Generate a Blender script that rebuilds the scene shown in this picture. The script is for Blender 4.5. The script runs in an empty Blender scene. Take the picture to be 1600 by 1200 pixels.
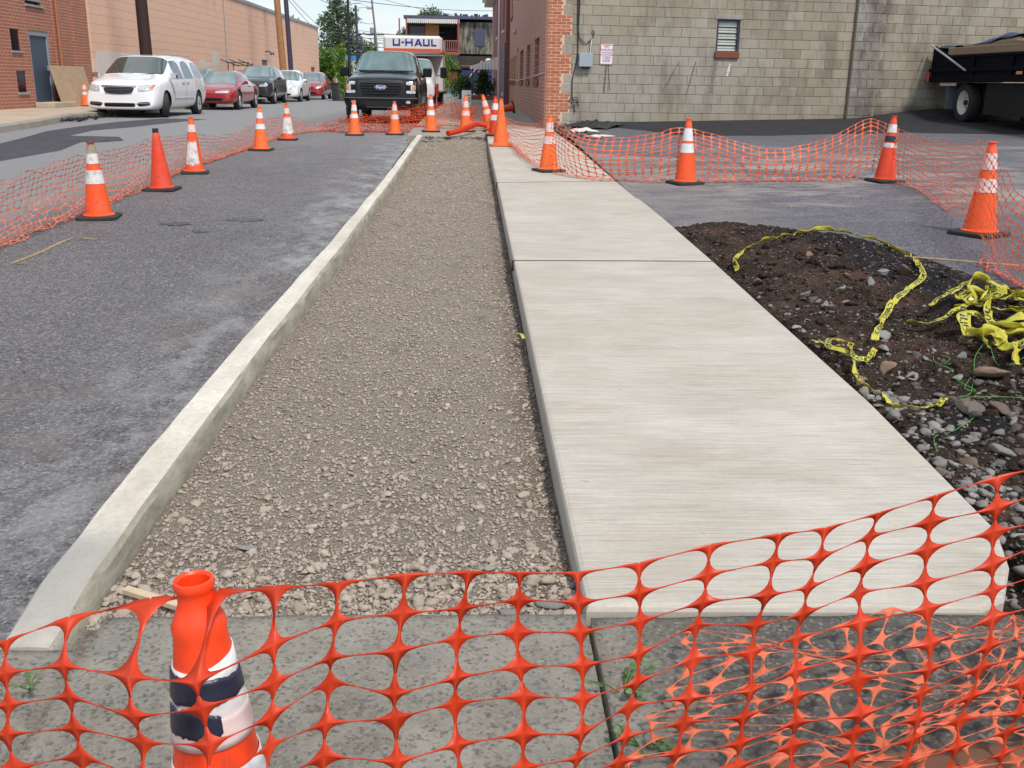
import bpy, bmesh, math, random
import numpy as np
from mathutils import Vector, Matrix
from mathutils.bvhtree import BVHTree
from mathutils import noise as mnoise

R = math.radians
rng = np.random.default_rng(7)
random.seed(7)
sc = bpy.context.scene
col = sc.collection

# ------------------------------------------------------------------ camera
cam = bpy.data.cameras.new('camera')
cam.sensor_width = 36
cam.lens = 36 * 1550 / 1600
cam.clip_start = 0.05
cam.clip_end = 3000
camo = bpy.data.objects.new('camera', cam)
col.objects.link(camo)
Rm = Matrix(((0.999, -0.004, -0.042), (-0.039, 0.290, -0.956), (0.016, 0.957, 0.290)))
zc = Vector((Rm[0][2], Rm[1][2], Rm[2][2])).normalized()
yc = Vector((Rm[0][1], Rm[1][1], Rm[2][1]))
xc = yc.cross(zc).normalized()
yc = zc.cross(xc)
camo.matrix_world = Matrix(((xc[0], yc[0], zc[0], 0), (xc[1], yc[1], zc[1], 0), (xc[2], yc[2], zc[2], 1.62), (0, 0, 0, 1)))
sc.camera = camo

# ------------------------------------------------------------------ world, sun, exposure
SUN_EL, SUN_AZ = 55, 152          # high, from behind the camera's right shoulder, veiled by cloud
world = bpy.data.worlds.new('World')
sc.world = world
world.use_nodes = True
wn = world.node_tree
wn.nodes.clear()
wo = wn.nodes.new('ShaderNodeOutputWorld')
bg = wn.nodes.new('ShaderNodeBackground')
sky = wn.nodes.new('ShaderNodeTexSky')
sky.sky_type = 'NISHITA'
sky.sun_disc = False
sky.sun_elevation = R(SUN_EL)
sky.sun_rotation = R(SUN_AZ)
wtc = wn.nodes.new('ShaderNodeTexCoord')
wmap = wn.nodes.new('ShaderNodeMapping')
wmap.inputs['Scale'].default_value = (1, 1, 3.2)
wno = wn.nodes.new('ShaderNodeTexNoise')
wno.inputs['Scale'].default_value = 3.2
wno.inputs['Detail'].default_value = 7
wno.inputs['Roughness'].default_value = 0.6
wra = wn.nodes.new('ShaderNodeValToRGB')
wra.color_ramp.elements[0].position = 0.40
wra.color_ramp.elements[1].position = 0.56
wmx = wn.nodes.new('ShaderNodeMix')
wmx.data_type = 'RGBA'
wn2 = wn.nodes.new('ShaderNodeTexNoise')                       # veil between pale blue and lit cloud, in the sky's own units
wn2.inputs['Scale'].default_value = 5.0
wn2.inputs['Detail'].default_value = 8
wr2 = wn.nodes.new('ShaderNodeValToRGB')
wr2.color_ramp.elements[0].position = 0.42
wr2.color_ramp.elements[0].color = (0.70, 0.83, 0.90, 1)
wr2.color_ramp.elements[1].position = 0.58
wr2.color_ramp.elements[1].color = (0.86, 0.89, 0.91, 1)
wsc = wn.nodes.new('ShaderNodeVectorMath')
wsc.operation = 'SCALE'
wsc.inputs['Scale'].default_value = 9.6
wn.links.new(wn2.outputs['Fac'], wr2.inputs[0])
wn.links.new(wr2.outputs[0], wsc.inputs[0])
wn.links.new(wsc.outputs[0], wmx.inputs['B'])
wn.links.new(wtc.outputs['Generated'], wmap.inputs['Vector'])
wn.links.new(wmap.outputs[0], wno.inputs['Vector'])
wn.links.new(wmap.outputs[0], wn2.inputs['Vector'])
wn.links.new(wno.outputs['Fac'], wra.inputs[0])
wsx = wn.nodes.new('ShaderNodeSeparateXYZ')
wn.links.new(wtc.outputs['Generated'], wsx.inputs[0])
wmr = wn.nodes.new('ShaderNodeMapRange')                       # thin haze towards the horizon
for _i, _v in zip((1, 2, 3, 4), (0.0, 0.45, 0.75, 0.0)): wmr.inputs[_i].default_value = _v
wn.links.new(wsx.outputs[2], wmr.inputs[0])
wad = wn.nodes.new('ShaderNodeMath'); wad.operation = 'MAXIMUM'
wn.links.new(wra.outputs[0], wad.inputs[0]); wn.links.new(wmr.outputs[0], wad.inputs[1])
wn.links.new(wad.outputs[0], wmx.inputs['Factor'])
wn.links.new(sky.outputs[0], wmx.inputs['A'])
wn.links.new(wmx.outputs['Result'], bg.inputs[0])
bg.inputs[1].default_value = 0.10
wn.links.new(bg.outputs[0], wo.inputs[0])
sun = bpy.data.lights.new('sun', 'SUN')
sun.energy = 2.7
sun.angle = R(8)
sun.color = (1, 0.95, 0.88)
suno = bpy.data.objects.new('sun', sun)
col.objects.link(suno)
az = R(SUN_AZ)
sd = Vector((math.sin(az) * math.cos(R(SUN_EL)), math.cos(az) * math.cos(R(SUN_EL)), math.sin(R(SUN_EL))))
suno.rotation_euler = sd.to_track_quat('Z', 'Y').to_euler()
sc.view_settings.view_transform = 'Standard'
sc.view_settings.look = 'None'
sc.view_settings.exposure = 0.35
sc.view_settings.gamma = 1
sc.view_settings.use_curve_mapping = False
sc.cycles.max_bounces = 6
sc.cycles.use_denoising = True

# ------------------------------------------------------------------ helpers: linking and tagging
def tag(o, label=None, cat=None, group=None, kind=None):
    if label: o['label'] = label
    if cat: o['category'] = cat
    if group: o['group'] = group
    if kind: o['kind'] = kind
    return o

def link(name, me, parent=None, mats=None, loc=None, rot=None, smooth=False):
    o = bpy.data.objects.new(name, me)
    col.objects.link(o)
    if mats is not None:
        for m in (mats if isinstance(mats, (list, tuple)) else [mats]):
            me.materials.append(m)
    if parent: o.parent = parent
    if loc is not None: o.location = loc
    if rot is not None: o.rotation_euler = rot
    if smooth:
        me.polygons.foreach_set('use_smooth', [True] * len(me.polygons))
    return o

def empty(name, loc=(0, 0, 0), rot=(0, 0, 0)):
    o = bpy.data.objects.new(name, None)
    o.empty_display_size = 0.1
    col.objects.link(o)
    o.location = loc
    o.rotation_euler = rot
    return o

def np_mesh(name, V, F, smooth=False, midx=None):
    """V (n,3) array, F (m,k) array of equal-size faces"""
    V = np.asarray(V, np.float32); F = np.asarray(F, np.int32)
    me = bpy.data.meshes.new(name)
    k = F.shape[1]
    me.vertices.add(len(V)); me.vertices.foreach_set('co', V.ravel())
    me.loops.add(F.size); me.loops.foreach_set('vertex_index', F.ravel())
    me.polygons.add(len(F)); me.polygons.foreach_set('loop_start', np.arange(0, F.size, k, dtype=np.int32))
    try: me.polygons.foreach_set('loop_total', np.full(len(F), k, np.int32))
    except Exception: pass
    if smooth: me.polygons.foreach_set('use_smooth', np.ones(len(F), bool))
    if midx is not None: me.polygons.foreach_set('material_index', np.asarray(midx, np.int32))
    me.update(calc_edges=True)
    me.validate()
    return me

class MB:
    """collects simple shapes and links them as one mesh object"""
    def __init__(s): s.v = []; s.f = []; s.m = []; s.mi = 0
    def add(s, vs, fs):
        b = len(s.v); s.v += [tuple(v) for v in vs]
        for f in fs: s.f.append(tuple(i + b for i in f)); s.m.append(s.mi)
    def box(s, x0, x1, y0, y1, z0, z1, M=None):
        vs = [(x0, y0, z0), (x1, y0, z0), (x1, y1, z0), (x0, y1, z0), (x0, y0, z1), (x1, y0, z1), (x1, y1, z1), (x0, y1, z1)]
        if M is not None: vs = [M @ Vector(v) for v in vs]
        s.add(vs, [(0, 3, 2, 1), (4, 5, 6, 7), (0, 1, 5, 4), (1, 2, 6, 5), (2, 3, 7, 6), (3, 0, 4, 7)])
        return s
    def bbox(s, x0, x1, y0, y1, z0, z1, b=0.01, M=None):
        """box with bevelled edges"""
        vs = []; idx = {}
        for i, (X, Xs) in enumerate(((x0, 1), (x1, -1))):
            for j, (Y, Ys) in enumerate(((y0, 1), (y1, -1))):
                for k, (Z, Zs) in enumerate(((z0, 1), (z1, -1))):
                    for a in range(3):
                        p = [X + Xs * b, Y + Ys * b, Z + Zs * b]
                        p[a] = (X, Y, Z)[a]
                        idx[(i, j, k, a)] = len(vs); vs.append(p)
        fs = []
        for a in range(3):
            o = [q for q in range(3) if q != a]
            for e in (0, 1):
                def key(p, q):
                    c = [0, 0, 0]; c[a] = e; c[o[0]] = p; c[o[1]] = q
                    return idx[(c[0], c[1], c[2], a)]
                fs.append((key(0, 0), key(1, 0), key(1, 1), key(0, 1)))
        for a in range(3):          # edges along axis a
            o = [q for q in range(3) if q != a]
            for p in (0, 1):
                for q in (0, 1):
                    def key(e, ax):
                        c = [0, 0, 0]; c[a] = e; c[o[0]] = p; c[o[1]] = q
                        return idx[(c[0], c[1], c[2], ax)]
                    fs.append((key(0, o[0]), key(1, o[0]), key(1, o[1]), key(0, o[1])))
        for i in (0, 1):
            for j in (0, 1):
                for k in (0, 1):
                    fs.append((idx[(i, j, k, 0)], idx[(i, j, k, 1)], idx[(i, j, k, 2)]))
        if M is not None: vs = [M @ Vector(v) for v in vs]
        s.add(vs, fs)
        return s
    def tube(s, pts, r, n=8, cap=True, r2=None):
        pts = [Vector(p) for p in pts]
        rings = []
        for i, p in enumerate(pts):
            a = pts[max(i - 1, 0)]; b = pts[min(i + 1, len(pts) - 1)]
            d = (b - a).normalized()
            up = Vector((0, 0, 1)) if abs(d.z) < 0.95 else Vector((0, 1, 0))
            u = d.cross(up).normalized(); w = u.cross(d)
            rr = r if r2 is None else r + (r2 - r) * i / max(1, len(pts) - 1)
            rings.append([p + (u * math.cos(t) + w * math.sin(t)) * rr for t in [2 * math.pi * k / n for k in range(n)]])
        vs = [v for rg in rings for v in rg]
        fs = []
        for i in range(len(pts) - 1):
            for k in range(n):
                a = i * n + k; b = i * n + (k + 1) % n
                fs.append((a, a + n, b + n, b))
        if cap:
            fs.append(tuple(range(n))); fs.append(tuple((len(pts) - 1) * n + k for k in reversed(range(n))))
        s.add(vs, fs)
        return s
    def lathe(s, prof, n=24, M=None, close=False):
        vs = []
        for (r, z) in prof:
            for k in range(n):
                t = 2 * math.pi * k / n
                vs.append((r * math.cos(t), r * math.sin(t), z))
        fs = []
        for i in range(len(prof) - 1):
            for k in range(n):
                a = i * n + k; b = i * n + (k + 1) % n
                fs.append((a, b, b + n, a + n))
        if M is not None: vs = [M @ Vector(v) for v in vs]
        s.add(vs, fs)
        return s
    def prism(s, poly, y0, y1, M=None):
        """poly in x,z extruded along y"""
        n = len(poly)
        vs = [(x, y0, z) for x, z in poly] + [(x, y1, z) for x, z in poly]
        fs = [tuple(range(n)), tuple(reversed(range(n, 2 * n)))]
        for i in range(n):
            j = (i + 1) % n
            fs.append((j, i, i + n, j + n))
        if M is not None: vs = [M @ Vector(v) for v in vs]
        s.add(vs, fs)
        return s
    def mesh(s, name):
        me = bpy.data.meshes.new(name)
        me.from_pydata(s.v, [], s.f)
        me.polygons.foreach_set('material_index', s.m)
        me.update()
        bm = bmesh.new(); bm.from_mesh(me)
        bmesh.ops.recalc_face_normals(bm, faces=bm.faces)
        bm.to_mesh(me); bm.free()
        return me
    def build(s, name, mats, parent=None, loc=None, rot=None, smooth=False, auto=False):
        me = s.mesh(name)
        o = link(name, me, parent, mats, loc, rot, smooth)
        if auto:
            me.polygons.foreach_set('use_smooth', [True] * len(me.polygons))
            try: me.set_sharp_from_angle(angle=R(35))
            except Exception: pass
        return o

def sm(a, b, x):
    t = np.clip((x - a) / (b - a), 0, 1)
    return t * t * (3 - 2 * t)

def catmull(P, n=8):
    P = [Vector(p) for p in P]
    Q = [P[0]] + P + [P[-1]]
    out = []
    for i in range(1, len(Q) - 2):
        a, b, c, d = Q[i - 1], Q[i], Q[i + 1], Q[i + 2]
        for k in range(n):
            t = k / n
            out.append(0.5 * ((2 * b) + (c - a) * t + (2 * a - 5 * b + 4 * c - d) * t * t + (3 * b - a - 3 * c + d) * t ** 3))
    out.append(P[-1])
    return out

# ------------------------------------------------------------------ helpers: materials
class Mat:
    def __init__(s, name):
        s.m = bpy.data.materials.new(name); s.m.use_nodes = True
        s.t = s.m.node_tree; s.b = s.t.nodes['Principled BSDF']
        s.out = s.t.nodes['Material Output']
        s._pos = None
    def n(s, typ, **kw):
        nd = s.t.nodes.new(typ)
        for k, v in kw.items(): setattr(nd, k, v)
        return nd
    def l(s, a, b): s.t.links.new(a, b)
    def pos(s):
        if s._pos is None: s._pos = s.n('ShaderNodeNewGeometry').outputs['Position']
        return s._pos
    def obj(s): return s.n('ShaderNodeTexCoord').outputs['Object']
    def gen(s): return s.n('ShaderNodeTexCoord').outputs['Generated']
    def map(s, vec, scale=(1, 1, 1), rot=(0, 0, 0), loc=(0, 0, 0)):
        m = s.n('ShaderNodeMapping'); s.l(vec, m.inputs[0])
        m.inputs['Scale'].default_value = scale; m.inputs['Rotation'].default_value = rot; m.inputs['Location'].default_value = loc
        return m.outputs[0]
    def noise(s, vec, scale, detail=4, rough=0.55, dist=0):
        n = s.n('ShaderNodeTexNoise'); s.l(vec, n.inputs['Vector'])
        n.inputs['Scale'].default_value = scale; n.inputs['Detail'].default_value = detail
        n.inputs['Roughness'].default_value = rough; n.inputs['Distortion'].default_value = dist
        return n.outputs['Fac']
    def vor(s, vec, scale, feature='F1', out='Distance'):
        n = s.n('ShaderNodeTexVoronoi', feature=feature); s.l(vec, n.inputs['Vector']); n.inputs['Scale'].default_value = scale
        return n.outputs[out]
    def ramp(s, fac, stops, interp='LINEAR'):
        r = s.n('ShaderNodeValToRGB'); s.l(fac, r.inputs[0]); cr = r.color_ramp; cr.interpolation = interp
        while len(cr.elements) < len(stops): cr.elements.new(0.5)
        for e, (p, c) in zip(cr.elements, stops):
            e.position = p
            e.color = (c, c, c, 1) if isinstance(c, (int, float)) else (*c, 1)
        return r.outputs[0]
    def mix(s, fac, a, b, blend='MIX'):
        m = s.n('ShaderNodeMix', data_type='RGBA', blend_type=blend)
        for inp, v in ((m.inputs['Factor'], fac), (m.inputs['A'], a), (m.inputs['B'], b)):
            if hasattr(v, 'is_linked') or hasattr(v, 'links'): s.l(v, inp)
            elif isinstance(v, (int, float)):
                inp.default_value = v if inp.type == 'VALUE' else (v, v, v, 1)
            else: inp.default_value = (*v, 1)
        return m.outputs['Result']
    def math(s, op, a, b=0.0, clamp=False):
        m = s.n('ShaderNodeMath', operation=op, use_clamp=clamp)
        for inp, v in ((m.inputs[0], a), (m.inputs[1], b)):
            if isinstance(v, (int, float)): inp.default_value = v
            else: s.l(v, inp)
        return m.outputs[0]
    def sep(s, vec):
        n = s.n('ShaderNodeSeparateXYZ'); s.l(vec, n.inputs[0]); return n.outputs
    def comb(s, x, y, z=0.0):
        n = s.n('ShaderNodeCombineXYZ')
        for i, v in enumerate((x, y, z)):
            if isinstance(v, (int, float)): n.inputs[i].default_value = v
            else: s.l(v, n.inputs[i])
        return n.outputs[0]
    def rng(s, v, a, b, c=0.0, d=1.0):
        n = s.n('ShaderNodeMapRange', interpolation_type='SMOOTHSTEP'); s.l(v, n.inputs[0])
        for i, x in zip((1, 2, 3, 4), (a, b, c, d)): n.inputs[i].default_value = x
        return n.outputs[0]
    def color(s, c):
        if isinstance(c, tuple): s.b.inputs['Base Color'].default_value = (*c, 1)
        else: s.l(c, s.b.inputs['Base Color'])
        return s
    def rough(s, v):
        if isinstance(v, (int, float)): s.b.inputs['Roughness'].default_value = v
        else: s.l(v, s.b.inputs['Roughness'])
        return s
    def bump(s, h, strength=0.5, dist=0.01):
        b = s.n('ShaderNodeBump'); b.inputs['Strength'].default_value = strength; b.inputs['Distance'].default_value = dist
        s.l(h, b.inputs['Height']); s.l(b.outputs[0], s.b.inputs['Normal'])
        return s

def plain(name, c, rough=0.5, metal=0.0, var=0.12, scale=30, coat=0.0, bump=0.0, spec=0.5):
    M = Mat(name)
    n = M.noise(M.obj(), scale, 5)
    M.color(M.mix(n, tuple(x * (1 - var) for x in c), tuple(min(1, x * (1 + var)) for x in c)))
    M.rough(rough); M.b.inputs['Metallic'].default_value = metal
    M.b.inputs['Coat Weight'].default_value = coat
    M.b.inputs['Specular IOR Level'].default_value = spec
    if bump: M.bump(M.noise(M.obj(), scale * 2, 6), 0.4, bump)
    return M.m

# ------------------------------------------------------------------ lie of the land
def G(y):
    y = np.asarray(y, float)
    return np.where(y < 20, 0.024 * y, np.where(y > 28, 0.576, 0.024 * (y - (y - 20) ** 2 / 16)))

def in_dirt(x, y):
    xb = np.interp(y, [1.0, 3.0, 5.0, 6.0, 7.0, 8.2, 8.9, 9.3, 9.6, 9.75], [6.0, 5.6, 4.3, 3.75, 3.72, 3.6, 3.3, 2.9, 2.1, 1.7])
    return xb - x                     # metres inside the bare patch

def lotdz(x, y):
    x = np.asarray(x, float); y = np.asarray(y, float)
    d = 0.12 + 0.022 * np.clip(x - 2, 0, 40) + 0.008 * np.clip(y - 10, 0, 14)
    d = d + 0.2 * sm(8.5, 11.2, x) * sm(22.4, 23.9, y)
    return d

def gravel_dz(x, y):
    e = sm(0.34, 0.02, x)
    return 0.045 - 0.012 * np.clip(y - 2.5, 0, 5) + 0.012 * np.clip(y - 15, 0, 5) - 0.012 * (1 - e)

def gz(x, y):
    """height of whatever surface is at x, y"""
    g = float(G(y))
    if y < 2.5 and x > -1.3: return g + 0.108
    if x < -1.27: return g
    if x < -1.11 and y < 20.3: return g + 0.13
    if x < 0.33: return g + (0.1 if y > 20.2 else float(gravel_dz(x, y)))
    if x < 1.88: return g + 0.13
    return g + float(lotdz(x, y))

def fbm(X, Y, sc_, seed=0, oct_=4):
    """cheap value noise on arrays"""
    r = np.random.default_rng(seed)
    out = np.zeros_like(X, dtype=float); amp = 1; tot = 0
    for o in range(oct_):
        T = r.random((64, 64))
        u = X * sc_ * 2 ** o; v = Y * sc_ * 2 ** o
        i = np.floor(u).astype(int); j = np.floor(v).astype(int)
        a = u - i; b = v - j; a = a * a * (3 - 2 * a); b = b * b * (3 - 2 * b)
        i0, i1, j0, j1 = i % 64, (i + 1) % 64, j % 64, (j + 1) % 64
        out += amp * ((T[i0, j0] * (1 - a) + T[i1, j0] * a) * (1 - b) + (T[i0, j1] * (1 - a) + T[i1, j1] * a) * b)
        tot += amp; amp *= 0.5
    return out / tot

def grid(xs, ys, zf):
    X, Y = np.meshgrid(xs, ys, indexing='ij')
    Z = zf(X, Y)
    V = np.stack([X, Y, Z], -1).reshape(-1, 3)
    nx, ny = len(xs), len(ys)
    i, j = np.meshgrid(np.arange(nx - 1), np.arange(ny - 1), indexing='ij')
    a = (i * ny + j).ravel()
    return V, np.stack([a, a + ny, a + ny + 1, a + 1], -1)

# ------------------------------------------------------------------ ground materials
def asphalt(name, dark, light, bluish=(1, 1, 1), dust=None, big=0.5):
    M = Mat(name)
    p = M.pos()
    speck = M.ramp(M.noise(p, 75, 8, 0.85), [(0.42, 0.0), (0.62, 1.0)])
    mid = M.math('ADD', M.math('MULTIPLY', M.noise(p, big, 6, 0.6), 0.6), M.math('MULTIPLY', M.noise(p, 7, 12, 0.85), 0.4))
    c = M.mix(M.ramp(mid, [(0.38, 0), (0.62, 1)]), dark, light)
    c = M.mix(M.math('MULTIPLY', speck, 0.5), c, tuple(min(1, v * 2.1) for v in light))
    ag = M.n('ShaderNodeTexVoronoi'); M.l(p, ag.inputs['Vector']); ag.inputs['Scale'].default_value = 85
    av = M.sep(ag.outputs['Color'])[0]
    c = M.mix(M.ramp(av, [(0.0, .75), (0.35, 0.0), (1.0, 0.0)]), c, tuple(v * 0.35 for v in dark))
    c = M.mix(M.ramp(av, [(0.70, 0.0), (1.0, .75)]), c, (min(1, light[0] * 3.0), min(1, light[1] * 2.8), min(1, light[2] * 2.6)))
    pits = M.ramp(M.vor(p, 95), [(0.05, 0.0), (0.3, 1.0)])
    c = M.mix(M.math('SUBTRACT', 1.0, pits), c, tuple(v * 0.45 for v in dark))
    if dust: c = dust(M, p, c)
    M.color(c)
    M.rough(M.rng(M.noise(p, 3, 4), 0.3, 0.7, 0.62, 0.88))
    M.bump(M.math('ADD', M.noise(p, 80, 7, 0.8), M.math('MULTIPLY', M.vor(p, 90), 0.6)), 0.9, 0.011)
    return M.m

def road_dust_and_tone(M, p, c):
    x, y, z = M.sep(p)
    near = M.math('MULTIPLY', M.rng(x, -2.3, -1.25), M.rng(x, -1.0, -1.2))
    st = M.ramp(M.noise(M.map(p, (1.4, 0.8, 1)), 2.4, 12, 0.78), [(0.45, 0), (0.60, 1)])
    f = M.math('MULTIPLY', near, st)
    c = M.mix(M.math('MULTIPLY', f, 0.6), c, (0.42, 0.42, 0.42))
    sp = M.ramp(M.noise(M.map(p, (1.0, 1.2, 1)), 1.7, 12, 0.8), [(0.60, 0), (0.70, 1)])
    c = M.mix(M.math('MULTIPLY', sp, 0.35), c, (0.33, 0.33, 0.32))
    br = M.ramp(M.noise(M.map(p, loc=(5, 2, 0)), 0.8, 4), [(0.55, 0), (0.7, 1)])
    c = M.mix(M.math('MULTIPLY', br, 0.5), c, (0.16, 0.115, 0.10))
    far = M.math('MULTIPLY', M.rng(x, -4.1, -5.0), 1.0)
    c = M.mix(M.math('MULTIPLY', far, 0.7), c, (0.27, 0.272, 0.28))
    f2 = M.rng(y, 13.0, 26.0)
    return M.mix(M.math('MULTIPLY', f2, 0.45), c, (0.26, 0.262, 0.27))  # road colour turns lighter and greyer with distance

m_road = asphalt('road_asphalt', (0.070, 0.068, 0.076), (0.125, 0.118, 0.124), dust=road_dust_and_tone)

def lot_dust(M, p, c):
    x, y, z = M.sep(p)
    band = M.math('MULTIPLY', M.rng(y, 9.2, 11.2), M.rng(y, 18.6, 15.0))
    st = M.ramp(M.noise(M.map(p, (0.7, 1.3, 1)), 1.2, 12, 0.75), [(0.45, 0), (0.62, 1)])
    c = M.mix(M.math('MULTIPLY', M.math('MULTIPLY', band, st), 0.8), c, (0.40, 0.355, 0.31))
    edge = M.math('MULTIPLY', M.rng(x, 3.6, 2.2), M.rng(y, 17.5, 12.0))
    e2 = M.math('MULTIPLY', edge, M.ramp(M.noise(p, 2.6, 5), [(0.3, 0.2), (0.6, 1)]))
    c = M.mix(M.math('MULTIPLY', e2, 0.6), c, (0.24, 0.225, 0.21))
    near = M.ramp(M.noise(M.map(p, (0.8, 2.0, 1), (0, 0, 0.5)), 1.6, 6), [(0.55, 0), (0.66, 1)])
    return M.mix(M.math('MULTIPLY', near, 0.35), c, (0.2, 0.195, 0.2))

m_lot = asphalt('lot_asphalt', (0.055, 0.054, 0.068), (0.10, 0.097, 0.115), dust=lot_dust)
m_black = asphalt('fresh_asphalt', (0.006, 0.007, 0.011), (0.014, 0.015, 0.021))
m_patch = asphalt('patch_asphalt', (0.03, 0.032, 0.042), (0.05, 0.052, 0.065))

def concrete(name, a, b, broom=0.0, stain=None, stainamt=0.4, streak=False, pit=False):
    M = Mat(name)
    p = M.pos()
    c = M.mix(M.ramp(M.noise(p, 1.7, 7, 0.65), [(0.3, 0), (0.7, 1)]), a, b)
    c = M.mix(M.ramp(M.noise(p, 60, 3, 0.7), [(0.35, 0.0), (0.8, 0.35)]), c, tuple(v * 0.75 for v in a))
    h = M.noise(p, 90, 5, 0.7)
    if streak:
        s1 = M.ramp(M.noise(M.map(p, (0.9, 1.3, 1), (0, 0, 0.02)), 1.5, 12, 0.76), [(0.44, 0), (0.62, 1)])
        c = M.mix(M.math('MULTIPLY', s1, 0.55), c, (0.38, 0.315, 0.25))
        s2 = M.ramp(M.noise(M.map(p, (1.0, 6.0, 1), (0, 0, 0.02), (3, 1, 0)), 1.3, 7, 0.7), [(0.5, 0), (0.64, 1)])
        c = M.mix(M.math('MULTIPLY', s2, 0.22), c, (0.36, 0.33, 0.29))
        s3 = M.ramp(M.noise(M.map(p, (0.9, 1.6, 1), (0, 0, 0.02), (9, 4, 0)), 1.1, 7, 0.7), [(0.48, 0), (0.66, 1)])
        c = M.mix(M.math('MULTIPLY', s3, 0.25), c, (0.60, 0.59, 0.575))
        dots = M.ramp(M.noise(p, 26, 2, 0.5), [(0.72, 0), (0.76, 1)])
        c = M.mix(M.math('MULTIPLY', dots, 0.35), c, (0.22, 0.19, 0.17))
    if broom:
        bl = M.noise(M.map(p, (3.0, 130, 1), (0, 0, 0.015)), 1.0, 4, 0.8)
        c = M.mix(M.math('MULTIPLY', M.ramp(bl, [(0.36, 1), (0.54, 0)]), 0.6), c, (0.25, 0.225, 0.20))
        h = M.math('ADD', M.math('MULTIPLY', bl, 1.6), M.math('MULTIPLY', h, 0.3))
    if stain:
        s = M.ramp(M.noise(M.map(p, loc=(2, 7, 1)), 1.1, 8, 0.7), [(0.45, 0), (0.62, 1)])
        c = M.mix(M.math('MULTIPLY', s, stainamt), c, stain)
    if pit:
        v = M.ramp(M.noise(p, 30, 6, 0.75), [(0.30, 1), (0.42, 0)])
        c = M.mix(M.math('MULTIPLY', v, 0.6), c, tuple(x * 0.35 for x in a))
    M.color(c); M.rough(0.82)
    M.bump(h, 0.35 if not pit else 0.8, 0.004 if not pit else 0.012)
    return M.m

m_walk = concrete('new_concrete', (0.45, 0.405, 0.345), (0.56, 0.52, 0.46), broom=1, streak=True)
m_walk_edge = concrete('slab_edge_concrete', (0.40, 0.36, 0.31), (0.5, 0.46, 0.41))
m_oldwalk = concrete('old_walk_concrete', (0.27, 0.25, 0.21), (0.36, 0.33, 0.28), stain=(0.2, 0.17, 0.14))

def kerb_mat():
    M = Mat('kerb_concrete'); p = M.pos(); x, y, z = M.sep(p)
    c = M.mix(M.ramp(M.noise(M.map(p, (3, 1, 1)), 1.5, 7, 0.65), [(0.3, 0), (0.7, 1)]), (0.46, 0.41, 0.34), (0.71, 0.66, 0.59))
    c = M.mix(M.ramp(M.noise(p, 40, 8, 0.8), [(0.46, 0.0), (0.68, 0.55)]), c, (0.33, 0.295, 0.24))
    # cement smears towards its near end
    w = M.math('MULTIPLY', M.rng(y, 3.15, 2.85), M.ramp(M.noise(p, 3.2, 5), [(0.3, 0.55), (0.55, 1)]))
    c = M.mix(M.math('MULTIPLY', w, 0.75), c, (0.27, 0.26, 0.24))
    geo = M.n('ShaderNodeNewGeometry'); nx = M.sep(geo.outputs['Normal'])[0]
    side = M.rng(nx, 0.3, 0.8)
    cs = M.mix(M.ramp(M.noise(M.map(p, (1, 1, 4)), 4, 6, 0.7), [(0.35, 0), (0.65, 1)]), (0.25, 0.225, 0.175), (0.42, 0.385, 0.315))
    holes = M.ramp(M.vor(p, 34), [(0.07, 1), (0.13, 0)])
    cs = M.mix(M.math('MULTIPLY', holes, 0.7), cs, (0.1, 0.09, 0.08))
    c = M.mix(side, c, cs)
    M.color(c); M.rough(0.85)
    M.bump(M.math('SUBTRACT', M.noise(p, 45, 6, 0.7), M.math('MULTIPLY', holes, 0.8)), 0.5, 0.006)
    return M.m
m_kerb = kerb_mat()

def old_pad_mat():
    M = Mat('old_pad_concrete'); p = M.pos(); x, y, z = M.sep(p)
    c = M.mix(M.ramp(M.noise(p, 2.6, 12, 0.78), [(0.38, 0), (0.62, 1)]), (0.38, 0.335, 0.27), (0.70, 0.63, 0.53))
    lt = M.ramp(M.noise(M.map(p, loc=(4, 4, 0)), 3.4, 12, 0.8), [(0.50, 0), (0.60, 1)])
    c = M.mix(M.math('MULTIPLY', lt, 0.6), c, (0.48, 0.455, 0.41))
    dk = M.math('MULTIPLY', M.rng(x, 0.30, 0.75), M.ramp(M.noise(p, 2.2, 6), [(0.25, 0.55), (0.5, 1)]))
    c = M.mix(M.math('MULTIPLY', dk, 0.72), c, (0.085, 0.078, 0.07))
    v = M.ramp(M.noise(p, 42, 7, 0.8), [(0.38, 1), (0.48, 0)])
    c = M.mix(M.math('MULTIPLY', v, 0.4), c, (0.13, 0.118, 0.10))
    ag = M.n('ShaderNodeTexVoronoi'); M.l(p, ag.inputs['Vector']); ag.inputs['Scale'].default_value = 110
    av = M.sep(ag.outputs['Color'])[0]
    c = M.mix(M.ramp(av, [(0.0, .6), (0.3, 0.0), (1.0, 0.0)]), c, (0.10, 0.09, 0.075))
    c = M.mix(M.ramp(av, [(0.75, 0.0), (1.0, .6)]), c, (0.62, 0.58, 0.52))
    M.color(c); M.rough(0.85)
    M.bump(M.math('ADD', M.noise(p, 42, 10, 0.85), M.math('MULTIPLY', M.noise(p, 11, 8, 0.7), 0.9)), 1.0, 0.035)
    return M.m
m_pad = old_pad_mat()

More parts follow.
